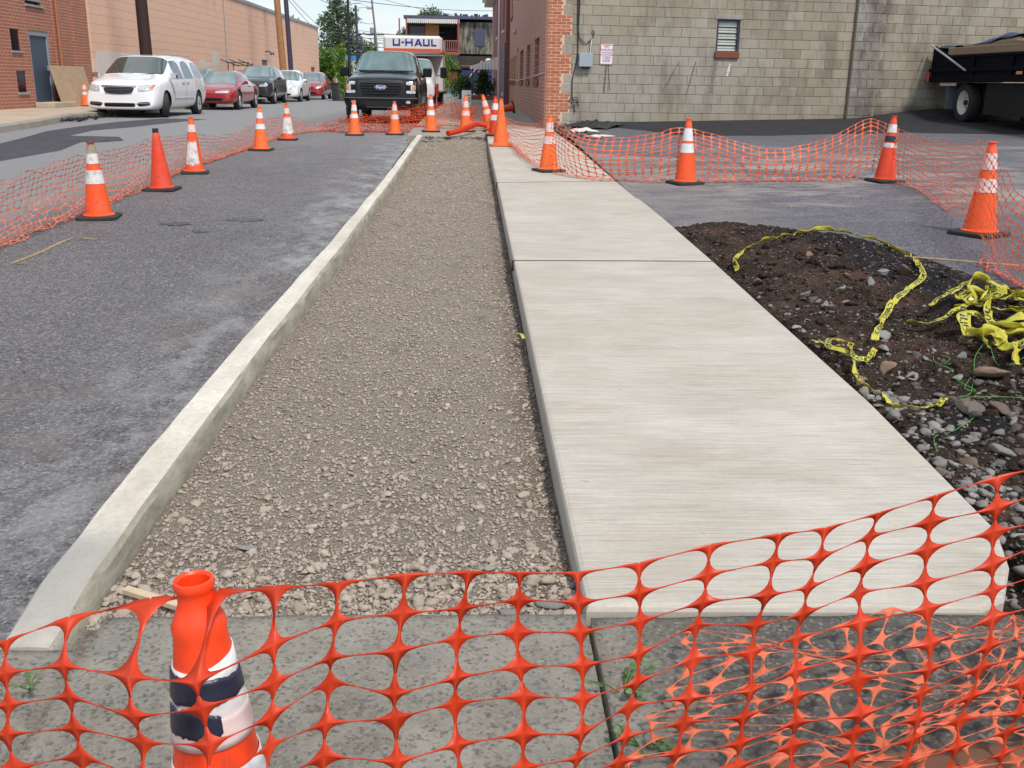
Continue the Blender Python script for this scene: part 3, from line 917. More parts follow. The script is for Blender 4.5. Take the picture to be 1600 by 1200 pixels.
rocks = [(2.62, 7.55, .06, 'b'), (2.05, 6.9, .07, 'b'), (2.20, 6.35, .06, 'g'), (2.38, 6.1, .045, 'b'), (2.62, 6.75, .04, 'b'), (3.0, 6.65, .09, 'b'), (2.85, 6.7, .06, 'g'), (2.72, 6.55, .055, 'g'),
         (2.3, 5.3, .06, 'g'), (2.15, 4.85, .09, 'b'), (1.98, 4.75, .06, 'b'), (2.05, 5.15, .05, 'g'), (2.55, 4.55, .13, 'b'), (2.72, 4.5, .09, 'g'), (2.05, 3.72, .075, 'b'), (2.2, 3.75, .07, 'g'), (2.35, 3.6, .065, 'g'),
         (2.42, 3.9, .06, 'm'), (2.12, 3.3, .085, 'b'), (2.22, 3.25, .07, 'g'), (2.03, 3.15, .08, 'g'), (2.1, 3.02, .07, 'm'), (1.97, 2.95, .06, 'g'), (2.2, 2.95, .09, 'g'), (2.05, 2.8, .06, 'g'), (1.93, 2.72, .05, 'm'), (2.3, 3.5, .05, 'm'),
         (2.25, 4.15, .1, 'm'), (2.38, 4.12, .08, 'm'), (2.5, 3.75, .05, 'g'), (2.6, 3.95, .06, 'b'), (1.99, 3.45, .05, 'g'), (2.7, 4.15, .05, 'b'), (1.93, 3.9, .04, 'g'), (2.33, 3.05, .05, 'b'), (1.88, 2.6, .05, 'g'), (2.0, 2.55, .04, 'm')]
for k in range(60):
    x = random.uniform(1.9, 2.6); y = random.uniform(2.5, 6.5)
    rocks.append((x, y, random.uniform(.025, .05), random.choice('gmbg')))
for k, (x, y, s_, t) in enumerate(rocks):
    if x < 1.92: x = 1.93 + s_ * .5
    o = bpy.data.objects.new('stone', rt[t][k % 4]); col.objects.link(o); o.parent = dirt
    o.location = (x, y, dgz(x, y) + s_ * .18); o.scale = (s_, s_ * random.uniform(.7, 1), s_ * random.uniform(.7, 1)); o.rotation_euler = (random.uniform(-.4, .4), random.uniform(-.4, .4), random.uniform(0, 6.3))

# ------------------------------------------------------------------ building materials
def brick_mat(name, c1, c2, mortar, wash=None, washamt=0.5, bw=0.215, rh=0.0735, msize=0.010, dirt=0.3):
    M = Mat(name); o = M.obj(); x, y, z = M.sep(o)
    v = M.comb(x, z, 0.0)
    b = M.n('ShaderNodeTexBrick'); M.l(v, b.inputs['Vector'])
    b.inputs['Color1'].default_value = (*c1, 1); b.inputs['Color2'].default_value = (*c2, 1); b.inputs['Mortar'].default_value = (*mortar, 1)
    b.inputs['Scale'].default_value = 1; b.inputs['Brick Width'].default_value = bw; b.inputs['Row Height'].default_value = rh
    b.inputs['Mortar Size'].default_value = msize; b.inputs['Mortar Smooth'].default_value = 0.2; b.inputs['Bias'].default_value = 0
    c = b.outputs['Color']
    n = M.noise(M.map(o, (1, 1, 0.5)), 1.3, 6, 0.65)
    c = M.mix(M.math('MULTIPLY', M.ramp(n, [(0.4, 0), (0.7, 1)]), dirt), c, tuple(v_ * 0.5 for v_ in c1))
    if wash: c = M.mix(M.math('MULTIPLY', M.ramp(M.noise(o, 2.4, 5), [(0.3, 0.3), (0.65, 1)]), washamt), c, wash)
    M.color(c); M.rough(0.75)
    M.bump(M.math('ADD', M.math('MULTIPLY', b.outputs['Fac'], -1.0), M.math('MULTIPLY', M.noise(o, 60, 3), 0.25)), 0.9, 0.008)
    return M.m

m_brick_far = brick_mat('red_brick', (0.42, 0.145, 0.09), (0.34, 0.115, 0.075), (0.50, 0.31, 0.22), rh=0.09, msize=0.013, dirt=0.2)
m_brick_street = brick_mat('painted_brick', (0.50, 0.235, 0.18), (0.45, 0.205, 0.155), (0.22, 0.09, 0.07), wash=(0.60, 0.34, 0.27), washamt=0.5, rh=0.09, msize=0.016, dirt=0.15)
m_brick_house = brick_mat('dark_red_brick', (0.30, 0.075, 0.055), (0.25, 0.065, 0.05), (0.22, 0.13, 0.10))

def peach_mat():
    M = Mat('peach_block'); o = M.obj(); x, y, z = M.sep(o)
    b = M.n('ShaderNodeTexBrick'); M.l(M.comb(x, z, 0.0), b.inputs['Vector'])
    b.inputs['Scale'].default_value = 1; b.inputs['Brick Width'].default_value = 0.6; b.inputs['Row Height'].default_value = 0.30
    b.inputs['Mortar Size'].default_value = 0.008; b.inputs['Mortar Smooth'].default_value = 0.4
    for k, c in (('Color1', (0.80, 0.51, 0.37)), ('Color2', (0.78, 0.49, 0.355)), ('Mortar', (0.55, 0.33, 0.235))): b.inputs[k].default_value = (*c, 1)
    c = b.outputs['Color']
    st = M.ramp(M.noise(M.map(o, (0.5, 1, 0.12)), 1.4, 6, 0.65), [(0.5, 0), (0.7, 1)])
    top = M.rng(z, 4.2, 5.6)
    c = M.mix(M.math('MULTIPLY', M.math('MULTIPLY', st, top), 0.5), c, (0.36, 0.19, 0.13))
    hz = M.ramp(M.noise(o, 0.7, 6), [(0.35, 0), (0.7, 1)])
    c = M.mix(M.math('MULTIPLY', hz, 0.35), c, (0.84, 0.58, 0.45))
    base = M.math('LESS_THAN', z, M.math('ADD', 2.18, M.math('MULTIPLY', M.math('GREATER_THAN', M.noise(M.comb(x, 0.0, 0.0), 0.9, 1), 0.58), 0.0)))
    c = M.mix(M.math('MULTIPLY', base, 0.85), c, M.mix(M.noise(o, 2, 5), (0.70, 0.56, 0.44), (0.80, 0.68, 0.56)))
    M.color(c); M.rough(0.8)
    M.bump(M.math('MULTIPLY', b.outputs['Fac'], -1.0), 0.8, 0.01)
    return M.m
m_peach = peach_mat()
m_whitepatch = plain('white_patch_paint', (0.66, 0.63, 0.58), 0.7, var=0.1, scale=6)
m_coping = plain('grey_coping', (0.30, 0.31, 0.33), 0.6)
m_darkmetal = plain('dark_blue_door_paint', (0.055, 0.085, 0.13), 0.45, var=0.2, scale=5)
m_darkglass = plain('dark_pane', (0.012, 0.014, 0.018), 0.08)
m_blackv = plain('black_void', (0.012, 0.012, 0.014), 0.8)
m_steel = plain('galvanised_steel', (0.42, 0.45, 0.48), 0.4, 0.5)
m_greyblue = plain('grey_blue_metal', (0.25, 0.30, 0.34), 0.5, var=0.1)
m_white = plain('white_paint', (0.78, 0.78, 0.78), 0.4, var=0.04)
m_dirtywhite = plain('dirty_white', (0.62, 0.60, 0.56), 0.6, var=0.15, scale=14)
m_rustred = plain('rust_red_paint', (0.20, 0.045, 0.028), 0.6, var=0.25)
m_wood = plain('weathered_wood', (0.30, 0.215, 0.14), 0.8, var=0.35, scale=12)
m_woodlight = plain('pale_wood', (0.52, 0.40, 0.27), 0.8, var=0.2, scale=20)
m_black = m_black
m_blackplastic = plain('black_plastic', (0.02, 0.02, 0.023), 0.35)
m_rubber = plain('rubber', (0.025, 0.025, 0.027), 0.75, var=0.2)

def wall_holes(name, x0, x1, z0, z1, thick, holes, mat, parent=None, loc=(0, 0, 0), rot=(0, 0, 0)):
    """wall in local x,z with real openings; front face at y=0, back at y=thick"""
    xs = sorted({x0, x1} | {h[0] for h in holes} | {h[1] for h in holes}); xs = [x for x in xs if x0 <= x <= x1]
    zs = sorted({z0, z1} | {h[2] for h in holes} | {h[3] for h in holes}); zs = [z for z in zs if z0 <= z <= z1]
    def hole(i, k):
        if i < 0 or k < 0 or i >= len(xs) - 1 or k >= len(zs) - 1: return True
        cx, cz = (xs[i] + xs[i + 1]) / 2, (zs[k] + zs[k + 1]) / 2
        return any(h[0] < cx < h[1] and h[2] < cz < h[3] for h in holes)
    mb = MB()
    for i in range(len(xs) - 1):
        for k in range(len(zs) - 1):
            if hole(i, k): continue
            a, b, c, d = xs[i], xs[i + 1], zs[k], zs[k + 1]
            mb.add([(a, 0, c), (b, 0, c), (b, 0, d), (a, 0, d)], [(0, 1, 2, 3)])
            mb.add([(a, thick, c), (b, thick, c), (b, thick, d), (a, thick, d)], [(3, 2, 1, 0)])
            if hole(i - 1, k): mb.add([(a, 0, c), (a, thick, c), (a, thick, d), (a, 0, d)], [(3, 2, 1, 0)])
            if hole(i + 1, k): mb.add([(b, 0, c), (b, thick, c), (b, thick, d), (b, 0, d)], [(0, 1, 2, 3)])
            if hole(i, k - 1): mb.add([(a, 0, c), (b, 0, c), (b, thick, c), (a, thick, c)], [(3, 2, 1, 0)])
            if hole(i, k + 1): mb.add([(a, 0, d), (b, 0, d), (b, thick, d), (a, thick, d)], [(0, 1, 2, 3)])
    me = bpy.data.meshes.new(name); me.from_pydata(mb.v, [], mb.f); me.update()
    return link(name, me, parent, mat, loc, rot)

Z0 = 0.576
# ================================================================== red brick building, far left
# local frame: x along the street (world y), y into the building (world -x), z up
def street_left(x, z, d=0.0): return (-12.6 - d, x, z)
RL = (0, 0, R(90))
bl = tag(empty('brick_building', (-12.6, 0, 0), RL), 'red brick building with blue steel door at the left edge', 'building')
holes = [(29.22, 29.80, 2.27, 2.84), (29.32, 29.92, 1.16, 1.74), (30.41, 31.8, 0.86, 2.87), (30.42, 31.58, 3.56, 4.6)]
wall_holes('wall', 18, 32.12, 0.3, 9.0, 0.35, holes, m_brick_far, bl)
MB().box(32.12, 32.32, .06, .35, .3, 9.0).build('pilaster_groove', m_brick_far, bl)
wall_holes('wall', 32.32, 33.62, 0.3, 9.0, 0.35, [], m_brick_far, bl)
MB().box(33.62, 33.85, .10, .35, .3, 9.0).build('pilaster_groove', m_brick_far, bl)
wall_holes('wall', 33.85, 35.1, 0.3, 9.0, 6.0, [], m_brick_far, bl)
MB().box(18, 33.85, .36, 6, .3, 9.0).build('interior', m_blackv, bl)
for (a, b, c, d) in holes[:2]:
    f = MB().box(a, b, .03, .07, c, d).build('window', m_darkglass, bl)
    MB().box(a - .05, b + .05, -.04, .029, c - .06, c - .003).build('sill', m_coping, f)
f = MB().box(30.42, 31.58, .14, .18, 3.56, 4.6).build('window', m_darkglass, bl)
for k in range(4):
    MB().box(30.47, 31.53, .02, .13, 3.66 + k * .26, 3.80 + k * .26).build('slat', m_greyblue, f)
MB().box(30.38, 31.62, -.05, .13, 3.50, 3.557).build('sill', m_coping, f)
dr = MB().bbox(30.44, 31.77, .06, .11, 0.88, 2.84, .004).build('door', m_darkmetal, bl)
fr = MB(); fr.box(30.41, 30.50, .02, .12, .86, 2.87); fr.box(31.71, 31.8, .02, .12, .86, 2.87); fr.box(30.50, 31.71, .02, .12, 2.72, 2.87)
fr.build('frame', m_greyblue, dr)
MB().bbox(31.58, 31.64, -.01, .055, 1.75, 1.9, .01).build('handle', m_steel, dr)
MB().tube([(32.42, -.07, .5), (32.42, -.07, 9.0)], .05, 10).build('downspout', plain('copper_brown_pipe', (0.36, 0.14, 0.08), 0.5), bl)
MB().bbox(30.3, 32.0, -.55, -.005, Z0 + .14, Z0 + .30, .02).build('doorstep', m_leftwalk, bl)

# plywood sheet leaning on it
t = tag(empty('plywood_sheet', (-12.15, 31.25, Z0 + .15), (0, 0, R(88))), 'weathered plywood sheet leaning on the red brick building behind the minivan', 'plywood')
lean = Matrix.Rotation(R(-14), 4, 'X')
MB().bbox(-.05, 2.4, -.01, .012, 0.0, 1.22, .003, lean).build('panel', plain('plywood', (0.40, 0.29, 0.19), 0.8, var=0.3, scale=5), t)
MB().bbox(.02, .12, .014, .05, 0.02, 1.2, .004, lean).build('batten', m_wood, t)

# ================================================================== long peach block building
pb = tag(empty('long_building', (-12.6, 0, 0), RL), 'long peach painted block building behind the parked cars', 'building')
pholes = [(63.2, 65.0, 0.4, 2.75), (82.4, 84.0, 0.4, 2.45)]
wall_holes('wall', 35.3, 86.8, 0.3, 5.62, 0.35, pholes, m_peach, pb)
MB().box(35.3, 86.75, .36, 20, .3, 5.5).build('interior', m_peach, pb)
MB().box(86.45, 86.8, .352, 20, .3, 5.62).build('end_wall', m_peach, pb)
MB().box(35.3, 86.85, -.05, .45, 5.625, 5.80).build('coping', m_coping, pb)
MB().box(63.2, 65.0, .05, .12, .5, 2.75).build('door', plain('grey_door_paint', (0.10, 0.11, 0.15), 0.5), pb)
MB().box(83.0, 83.6, .2, .26, .5, 2.4).build('door', m_rustred, pb)
MB().box(82.35, 84.05, -.03, .06, 2.453, 2.6).build('lintel', m_rustred, pb)
lampb = MB().tube([(64.4, -.01, 3.22), (64.4, -.25, 3.25), (64.4, -.35, 3.15)], .04, 8).build('wall_lamp', m_darkmetal, pb)
MB().lathe([(0.0, .1), (.1, .06), (.16, -.08)], 12, Matrix.Translation((64.4, -.42, 3.12))).build('lamp_shade', m_darkmetal, lampb)
for (a, b, c, d) in [(48.8, 49.9, 2.184, 2.47), (49.9, 51.1, 2.184, 2.36), (51.3, 52.7, 2.184, 2.86), (35.6, 39.0, 1.1, 2.45), (39.0, 40.4, 1.1, 2.2), (48.5, 54, 1.55, 2.10), (72, 76.2, 1.2, 1.9), (73.5, 74.5, 1.95, 2.75)]:
    MB().box(a, b, -.004, .0, c, d).build('paint_patch', m_whitepatch, pb)
MB().tube([(54.2, -.03, .6), (54.2, -.03, 6.6)], .02, 6).build('vent_pipe', m_coping, pb)

# ================================================================== painted brick building on the right, its street side and quoined corner
RR = (0, 0, R(-90))
# local: x runs towards the camera along -y. front at world x=1.64, into the building = +x
bb = tag(empty('corner_building', (1.64, 0, 0), RR), 'brick corner building with a toothed brick corner and three narrow street windows', 'building')
def Lx(y): return -y
wh = [(-27.1, -25.35, 1.70, 2.72), (-31.1, -29.2, 1.70, 2.68), (-35.3, -33.1, 1.70, 2.66), (-37.9, -36.5, 0.5, 2.8), (-39.9, -38.6, 1.7, 2.6), (-41.9, -41.0, 1.7, 2.6), (-44.0, -43.0, 1.7, 2.6),
      (-27.0, -25.4, 4.6, 6.4), (-32.6, -31.0, 4.6, 6.4), (-38.0, -36.4, 4.6, 6.4), (-43.6, -42.2, 4.2, 6.2)]
wall_holes('wall', -45.0, -22.86, 0.4, 8.2, 0.30, wh, m_brick_street, bb)
MB().box(-44.9, -25.0, .31, 9, .4, 7.0).build('interior', m_blackv, bb)
for k, (a, b, c, d) in enumerate(wh):
    if k == 3:
        f = MB().box(a, b, .10, .15, c, d).build('door', plain('cream_door_paint', (0.50, 0.40, 0.24), 0.6), bb)
        MB().box(a - .08, a + .10, -.03, .10, c, d + .15).build('frame', plain('tan_frame_paint', (0.52, 0.40, 0.25), 0.6), f)
        continue
    f = MB().box(a, b, .2, .24, c, d).build('window', m_darkglass, bb)
    MB().box((a + b) / 2 - .02, (a + b) / 2 + .02, .17, .2, c, d).box(a, b, .17, .198, (c + d) / 2 - .02, (c + d) / 2 + .02).build('sash', m_rustred, f)
    for q in range(6):
        w_ = (b - a + .1) / 6
        MB().bbox(a - .05 + q * w_ + .005, a - .05 + (q + 1) * w_ - .005, -.05, .16, c - .13, c - .004, .006).build('brick', m_rustred, f)
MB().tube([(-45.0, -.03, 1.78), (-36, -.04, 1.72), (-27, -.03, 1.80), (-23.0, -.02, 1.86)], .012, 6).build('cable', m_dirtywhite, bb)
MB().lathe([(0, 0), (.09, .02), (.1, .1), (.03, .14)], 10, Matrix.Translation((-35.9, -.1, 3.3)) @ Matrix.Rotation(R(90), 4, 'X')).build('wall_lamp', m_steel, bb)

# the block wall facing the lot: every block its own piece
TH = R(7.1)
A0 = Vector((2.02, 22.82, 0))
cb_rot = (0, 0, TH)
cw = tag(empty('block_wall', A0, cb_rot), 'long grey concrete block wall with a brown stained pilaster, side of the corner building', 'wall')
def block_mat(name, cols, warm=0.0):
    M = Mat(name); g = M.n('ShaderNodeNewGeometry'); oi = M.n('ShaderNodeObjectInfo')
    r = M.math('FRACT', M.math('ADD', g.outputs['Random Per Island'], oi.outputs['Random']))
    p = M.pos(); x, y, z = M.sep(p)
    c = M.ramp(r, [(0.0, cols[0]), (0.3, cols[1]), (0.62, cols[2]), (0.85, cols[3]), (1.0, cols[4])])
    grey = M.mix(M.noise(p, 1.6, 6), (0.31, 0.29, 0.25), (0.38, 0.36, 0.31))
    f = M.math('MULTIPLY', M.rng(x, 7.6, 5.2), M.rng(M.math('ADD', z, M.math('MULTIPLY', M.noise(p, .9, 4), 1.6)), 4.3, 2.9))
    c = M.mix(M.math('MULTIPLY', f, 0.75), c, grey)
    st = M.ramp(M.noise(M.map(p, (1.3, 1, 0.35)), 1.5, 7, 0.68), [(0.47, 0), (0.62, 1)])
    c = M.mix(M.math('MULTIPLY', st, 0.6), c, (0.15, 0.12, 0.09))
    st2 = M.ramp(M.noise(M.map(p, (1.0, 1, 0.6), loc=(7, 1, 2)), 2.6, 10, 0.75), [(0.48, 0), (0.64, 1)])
    c = M.mix(M.math('MULTIPLY', st2, 0.3), c, (0.46, 0.42, 0.36))
    pil = M.math('MULTIPLY', M.math('MULTIPLY', M.rng(x, 8.5, 9.05), M.rng(x, 9.75, 9.4)), M.ramp(M.noise(M.map(p, (2.2, 1, 1.2)), 1.6, 9, 0.72), [(0.46, 0), (0.56, 1)]))
    c = M.mix(M.math('MULTIPLY', pil, 0.75), c, (0.12, 0.095, 0.08))
    lw = M.math('MULTIPLY', M.rng(M.math('ADD', z, M.math('MULTIPLY', M.noise(p, 2.2, 5), .55)), 1.5, 1.15), M.rng(x, 3.0, 4.5))
    c = M.mix(M.math('MULTIPLY', lw, 0.45), c, (0.30, 0.24, 0.16))
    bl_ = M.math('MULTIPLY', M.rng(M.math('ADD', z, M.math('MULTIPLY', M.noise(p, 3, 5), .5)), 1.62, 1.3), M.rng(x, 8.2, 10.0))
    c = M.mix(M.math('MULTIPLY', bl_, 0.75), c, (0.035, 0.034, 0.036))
    c = M.mix(M.ramp(M.noise(p, 45, 5, 0.7), [(0.4, 0.0), (0.8, 0.35)]), c, (0.12, 0.11, 0.09))
    M.color(c); M.rough(0.9)
    M.bump(M.noise(p, 70, 6, 0.75), 0.7, 0.006)
    return M.m
m_cmu = block_mat('concrete_block', [(0.30, 0.26, 0.20), (0.33, 0.285, 0.22), (0.36, 0.315, 0.25), (0.31, 0.26, 0.195), (0.25, 0.205, 0.155)])
m_cmu_grey = block_mat('concrete_block_grey', [(0.29, 0.275, 0.25), (0.34, 0.325, 0.30), (0.31, 0.29, 0.26), (0.26, 0.245, 0.22), (0.20, 0.175, 0.15)])
m_mortar = plain('mortar', (0.25, 0.215, 0.165), 0.9, var=0.25, scale=8)
m_mortar_light = plain('grey_mortar', (0.235, 0.225, 0.195), 0.9, var=0.15, scale=8)
WIN = (3.47, 4.01, 2.24, 3.06)
COURSE = 0.2035; ZB = 0.62
wall_holes('mortar_bed', -0.25, 6.735, 0.2, 7.6, 0.2, [(WIN[0], WIN[1], WIN[2], WIN[3])], m_mortar, cw, (0, .010, 0))
MB().box(7.41, 24, .010, .2, .2, 7.6).build('mortar_bed', m_mortar, cw)
bmeshes = {}
def blk(w, h, mat, seed):
    key = (round(w, 3), round(h, 3), mat.name, seed)
    if key not in bmeshes:
        mb = MB(); mb.bbox(-w / 2, w / 2, 0, .05, -h / 2, h / 2, .006 if h > .1 else .004)
        me = mb.mesh('block'); me.materials.append(mat); bmeshes[key] = me
    return bmeshes[key]
cells = []
for c in range(0, 35):
    z0 = ZB + c * COURSE; off = 0.0 if c % 2 else 0.2035
    quoin = (c // 2) % 2      # tooth pattern
    s = 0.17 if quoin else -0.035
    first = True
    x = s
    grid_x = [off + k * 0.407 for k in range(-2, 62)]
    for gx in grid_x:
        a, b = max(gx, s), gx + 0.407
        if b - a < 0.05: continue
        if a >= 24: break
        if a < 6.735 < b: b = 6.735
        elif 6.735 <= a and b <= 7.41: continue
        elif a < 7.41 < b: a = 7.41
        if b - a < .04: continue
        # window opening
        if z0 + COURSE > WIN[2] + .02 and z0 < WIN[3] - .02:
            if a < WIN[0] < b and b - WIN[0] > .0: b = min(b, WIN[0])
            elif a >= WIN[0] and b <= WIN[1]: continue
            elif a < WIN[1] < b: a = WIN[1]
            if b - a < .04: continue
        cells.append((a, b, z0, z0 + COURSE))
def place_block(a, b, c, d, parent, y=0.0, mat=m_cmu, name='block'):
    o = bpy.data.objects.new(name, blk(round(b - a - .009, 3), round(d - c - .009, 3), mat, 0)); col.objects.link(o); o.parent = parent
    o.location = ((a + b) / 2, y + random.uniform(-.002, .002), (c + d) / 2)
    return o
vis = [q for q in cells if q[1] < 11.2 and q[2] < 3.75 - q[0] * 0.012 and q[3] > .75 + max(0, q[0] - 5) * .04]
vis.sort(key=lambda q: q[0] + abs(q[2] - 2) * .5)
single = set(vis[:286])
rest = MB()
for q in cells:
    if q in single: place_block(*q, cw)
    else:
        a, b, c, d = q; rest.bbox(a + .0045, b - .0045, random.uniform(-.002, .002), .05, c + .0045, d - .0045, .006)
tag(rest.build('blocks', m_cmu, cw), kind='stuff')
# pilaster, proud of the wall
PX0, PX1 = 6.74, 7.405
pl = MB().box(PX0 - .004, PX1 - .006, -.09, .2, .2, 7.6).build('pilaster', m_mortar, cw)
for c in range(35):
    z0 = ZB + c * COURSE
    m_ = m_cmu_grey
    if c % 2:
        cut = [PX0, PX0 + .40, PX1]
    else: cut = [PX0, PX0 + .2, PX1 - .05, PX1]
    for a, b in zip(cut, cut[1:]):
        if b - a < .06: continue
        place_block(a, b, z0, z0 + COURSE, pl, -.105 if c > 14 else -.105, m_)
# concrete footing showing under the first course
MB().bbox(-.2, 6.7, -.03, .05, .2, ZB - .004 + .02, .01).build('footing', m_cmu_grey, cw)
# window with tilted louvre panes
wf = MB(); wf.box(WIN[0], WIN[0] + .04, .02, .10, WIN[2] + .14, WIN[3]).box(WIN[1] - .04, WIN[1], .02, .10, WIN[2] + .14, WIN[3]).box(WIN[0] + .04, WIN[1] - .04, .02, .10, WIN[3] - .035, WIN[3])
win = wf.build('window', plain('navy_frame_paint', (0.03, 0.035, 0.07), 0.5), cw)
m_frost = plain('clouded_glass', (0.50, 0.51, 0.46), 0.25, var=0.25, scale=6)
for k in range(5):
    z = WIN[2] + .15 + k * .128
    MB().box(WIN[0] + .042, WIN[1] - .042, -.002, .005, 0, .13, Matrix.Translation((0, .075, z)) @ Matrix.Rotation(R(-12), 4, 'X')).build('pane', m_frost, win)
    MB().box(WIN[0] + .04, WIN[1] - .04, .03, .045, z - .008, z + .008).build('rail', plain('navy_rail_paint', (0.04, 0.05, 0.09), 0.5), win)
MB().box(WIN[0] - .02, WIN[1] + .02, .16, .19, WIN[2] - .02, WIN[3] + .02).build('backing', m_blackv, win)
MB().bbox(WIN[0] - .02, WIN[1] + .01, -.05, .12, WIN[2] - .003, WIN[2] + .138, .008).build('sill', m_rustred, win)
MB().bbox(WIN[0] - .06, WIN[1] + .06, -.012, .03, WIN[3] + .002, WIN[3] + .09, .004).build('lintel', m_cmu_grey, win)
# patched, washed mortar marks below the window
m_tar = plain('tar_streak', (0.10, 0.10, 0.095), 0.8, var=0.3)
def streak(s0, z0, s1, z1, w, mat=m_tar):
    n = 14; L, Q = [], []; r = np.random.default_rng(int(s0 * 100))
    for k in range(n + 1):
        t = k / n; s = s0 + (s1 - s0) * t + r.uniform(-.006, .006); z = z0 + (z1 - z0) * t; ww = w * (0.35 + .65 * r.random())
        L.append((s - ww, -.0085, z)); Q.append((s + ww, -.0085, z))
    fs = [(k, k + 1, n + 2 + k, n + 1 + k) for k in range(n)]
    me = bpy.data.meshes.new('stain'); me.from_pydata(L + Q, [], fs); me.update()
    return link('stain', me, cw, mat)
streak(2.62, 2.12, 2.28, 1.5, .014); streak(3.02, 2.15, 2.85, 1.45, .014); streak(0.96, 2.03, 0.93, 1.45, .022); streak(1.0, 2.03, 1.06, 1.5, .012)
streak(3.5, 2.2, 3.42, 1.5, .05, plain('damp_stain', (0.19, 0.18, 0.155), 0.9)); streak(3.83, 2.12, 3.78, 1.85, .035, m_dirtywhite)
# toothed corner of red bricks
m_quoin = plain('quoin_brick', (0.42, 0.14, 0.075), 0.8, var=0.25, scale=9, bump=0.003)
m_quoin2 = plain('quoin_brick_dark', (0.34, 0.11, 0.06), 0.8, var=0.25, scale=9, bump=0.003)
m_qmortar = plain('quoin_mortar', (0.62, 0.42, 0.30), 0.9)
qn = MB().box(-.375, .165, .006, .2, .2, 8.2).build('brick_corner', m_qmortar, cw)
qm = {}
rowh = COURSE * 2 / 6
nb = 0; restq = MB()
for r in range(int((8.0 - ZB) / rowh)):
    z0 = ZB + r * rowh
    crs = int((z0 - ZB + .001) / COURSE)
    xr = 0.165 if (crs // 2) % 2 else -0.04
    x = -.385
    ws = [0.21] * 4 if r % 2 else [0.10] + [0.21] * 4
    for w in ws:
        a, b = x, min(x + w, xr)
        x = x + w
        if b - a < .04: continue
        if z0 < 3.7 and z0 > .75 and nb < 285:
            key = (round(b - a, 3), r % 3 == 0)
            if key not in qm:
                mb = MB(); mb.bbox(-(b - a) / 2 + .008, (b - a) / 2 - .008, 0, .05, -rowh / 2 + .008, rowh / 2 - .008, .003)
                me = mb.mesh('brick'); me.materials.append(m_quoin2 if key[1] else m_quoin); qm[key] = me
            o = bpy.data.objects.new('brick', qm[key]); col.objects.link(o); o.parent = qn; nb += 1
            o.location = ((a + b) / 2, random.uniform(-.004, .002), z0 + rowh / 2)
        else: restq.bbox(a + .005, b - .005, 0, .05, z0 + .005, z0 + rowh - .005, .003)
tag(restq.build('bricks', m_quoin, qn), kind='stuff')
MB().box(.2, 24, .201, 1.2, .3, 7.6).build('back_of_wall', m_blackv, cw)

# fittings on the block wall
def wobj(name, label, cat, s, z, y=0.0):
    p = A0 + Matrix.Rotation(TH, 3, 'Z') @ Vector((s, y, 0))
    return tag(empty(name, (p.x, p.y, z), (0, 0, TH)), label, cat)
eb = wobj('electrical_box', 'grey metal electrical box on the block wall beside the brick corner', 'electrical box', .465, 2.0)
MB().bbox(-.145, .145, -.13, -.01, 0, .27, .008).build('housing', m_greyblue, eb, auto=True)
MB().bbox(-.15, .15, -.145, -.128, -.004, .276, .006).build('cover', plain('box_cover_paint', (0.30, 0.36, 0.41), 0.45, var=.08), eb)
MB().bbox(-.06, .1, -.11, -.03, -.05, -.001, .01).build('conduit_fitting', m_blackplastic, eb)
MB().tube([(.11, -.05, .27), (.13, -.05, .55), (.15, -.05, .58)], .012, 8).build('conduit', m_dirtywhite, eb)
cbl = MB()
def cw_pt(s, z, y=-.03): return A0 + Matrix.Rotation(TH, 3, 'Z') @ Vector((s, y, 0)) + Vector((0, 0, z))
cbl.tube(catmull([cw_pt(.27, 6.5), cw_pt(.27, 3.4), cw_pt(.29, 2.73), cw_pt(.30, 2.3), cw_pt(.25, 1.95), cw_pt(.2, 1.7), cw_pt(.21, 1.38), cw_pt(.25, 1.2), cw_pt(.28, 1.02)], 6), .011, 6)
cbl.tube(catmull([cw_pt(.30, 6.5), cw_pt(.31, 3.4), cw_pt(.30, 2.75), cw_pt(.36, 2.56), cw_pt(.5, 2.5), cw_pt(.62, 2.6), cw_pt(.65, 2.72), cw_pt(.60, 2.75)], 6), .011, 6)
cbl.tube(catmull([cw_pt(.24 + .09 * math.cos(t), 1.28 + .08 * math.sin(t), -.04 - .01 * t / 6) for t in np.linspace(0, 6.2, 9)], 4), .008, 6)
cbl.tube(catmull([cw_pt(.26, 1.36), cw_pt(.33, 1.3), cw_pt(.36, 1.15)], 4), .008, 6)
tag(cbl.build('black_cable', m_blackplastic), 'black cable running down the block wall and looping near its foot', 'cable')

def text_mesh(body, size=1.0, offset=0.0, align='CENTER'):
    cu = bpy.data.curves.new('text', 'FONT'); cu.body = body; cu.size = size; cu.offset = offset; cu.align_x = align; cu.resolution_u = 2
    o = bpy.data.objects.new('text', cu); col.objects.link(o)
    dg = bpy.context.evaluated_depsgraph_get(); dg.update()
    me = bpy.data.meshes.new_from_object(o.evaluated_get(dg))
    bpy.data.objects.remove(o); me.materials.clear()
    return me
m_red_ink = plain('red_ink', (0.55, 0.04, 0.08), 0.5, var=.03)
m_dark_ink = plain('dark_ink', (0.10, 0.06, 0.16), 0.5, var=.03)
m_blue_ink = plain('blue_ink', (0.02, 0.02, 0.24), 0.4, var=.03)
sg = wobj('parking_sign', 'white rectangular no parking sign on the grey block wall', 'sign', .955, 2.05)
MB().bbox(-.145, .145, -.022, -.008, 0, .42, .003).build('plate', plain('sign_white', (0.72, 0.72, 0.76), 0.4, var=.03), sg)
rim = MB()
for q in ((-.142, -.134, 0.004, .416), (.134, .142, .004, .416)): rim.box(q[0], q[1], -.0245, -.0222, q[2], q[3])
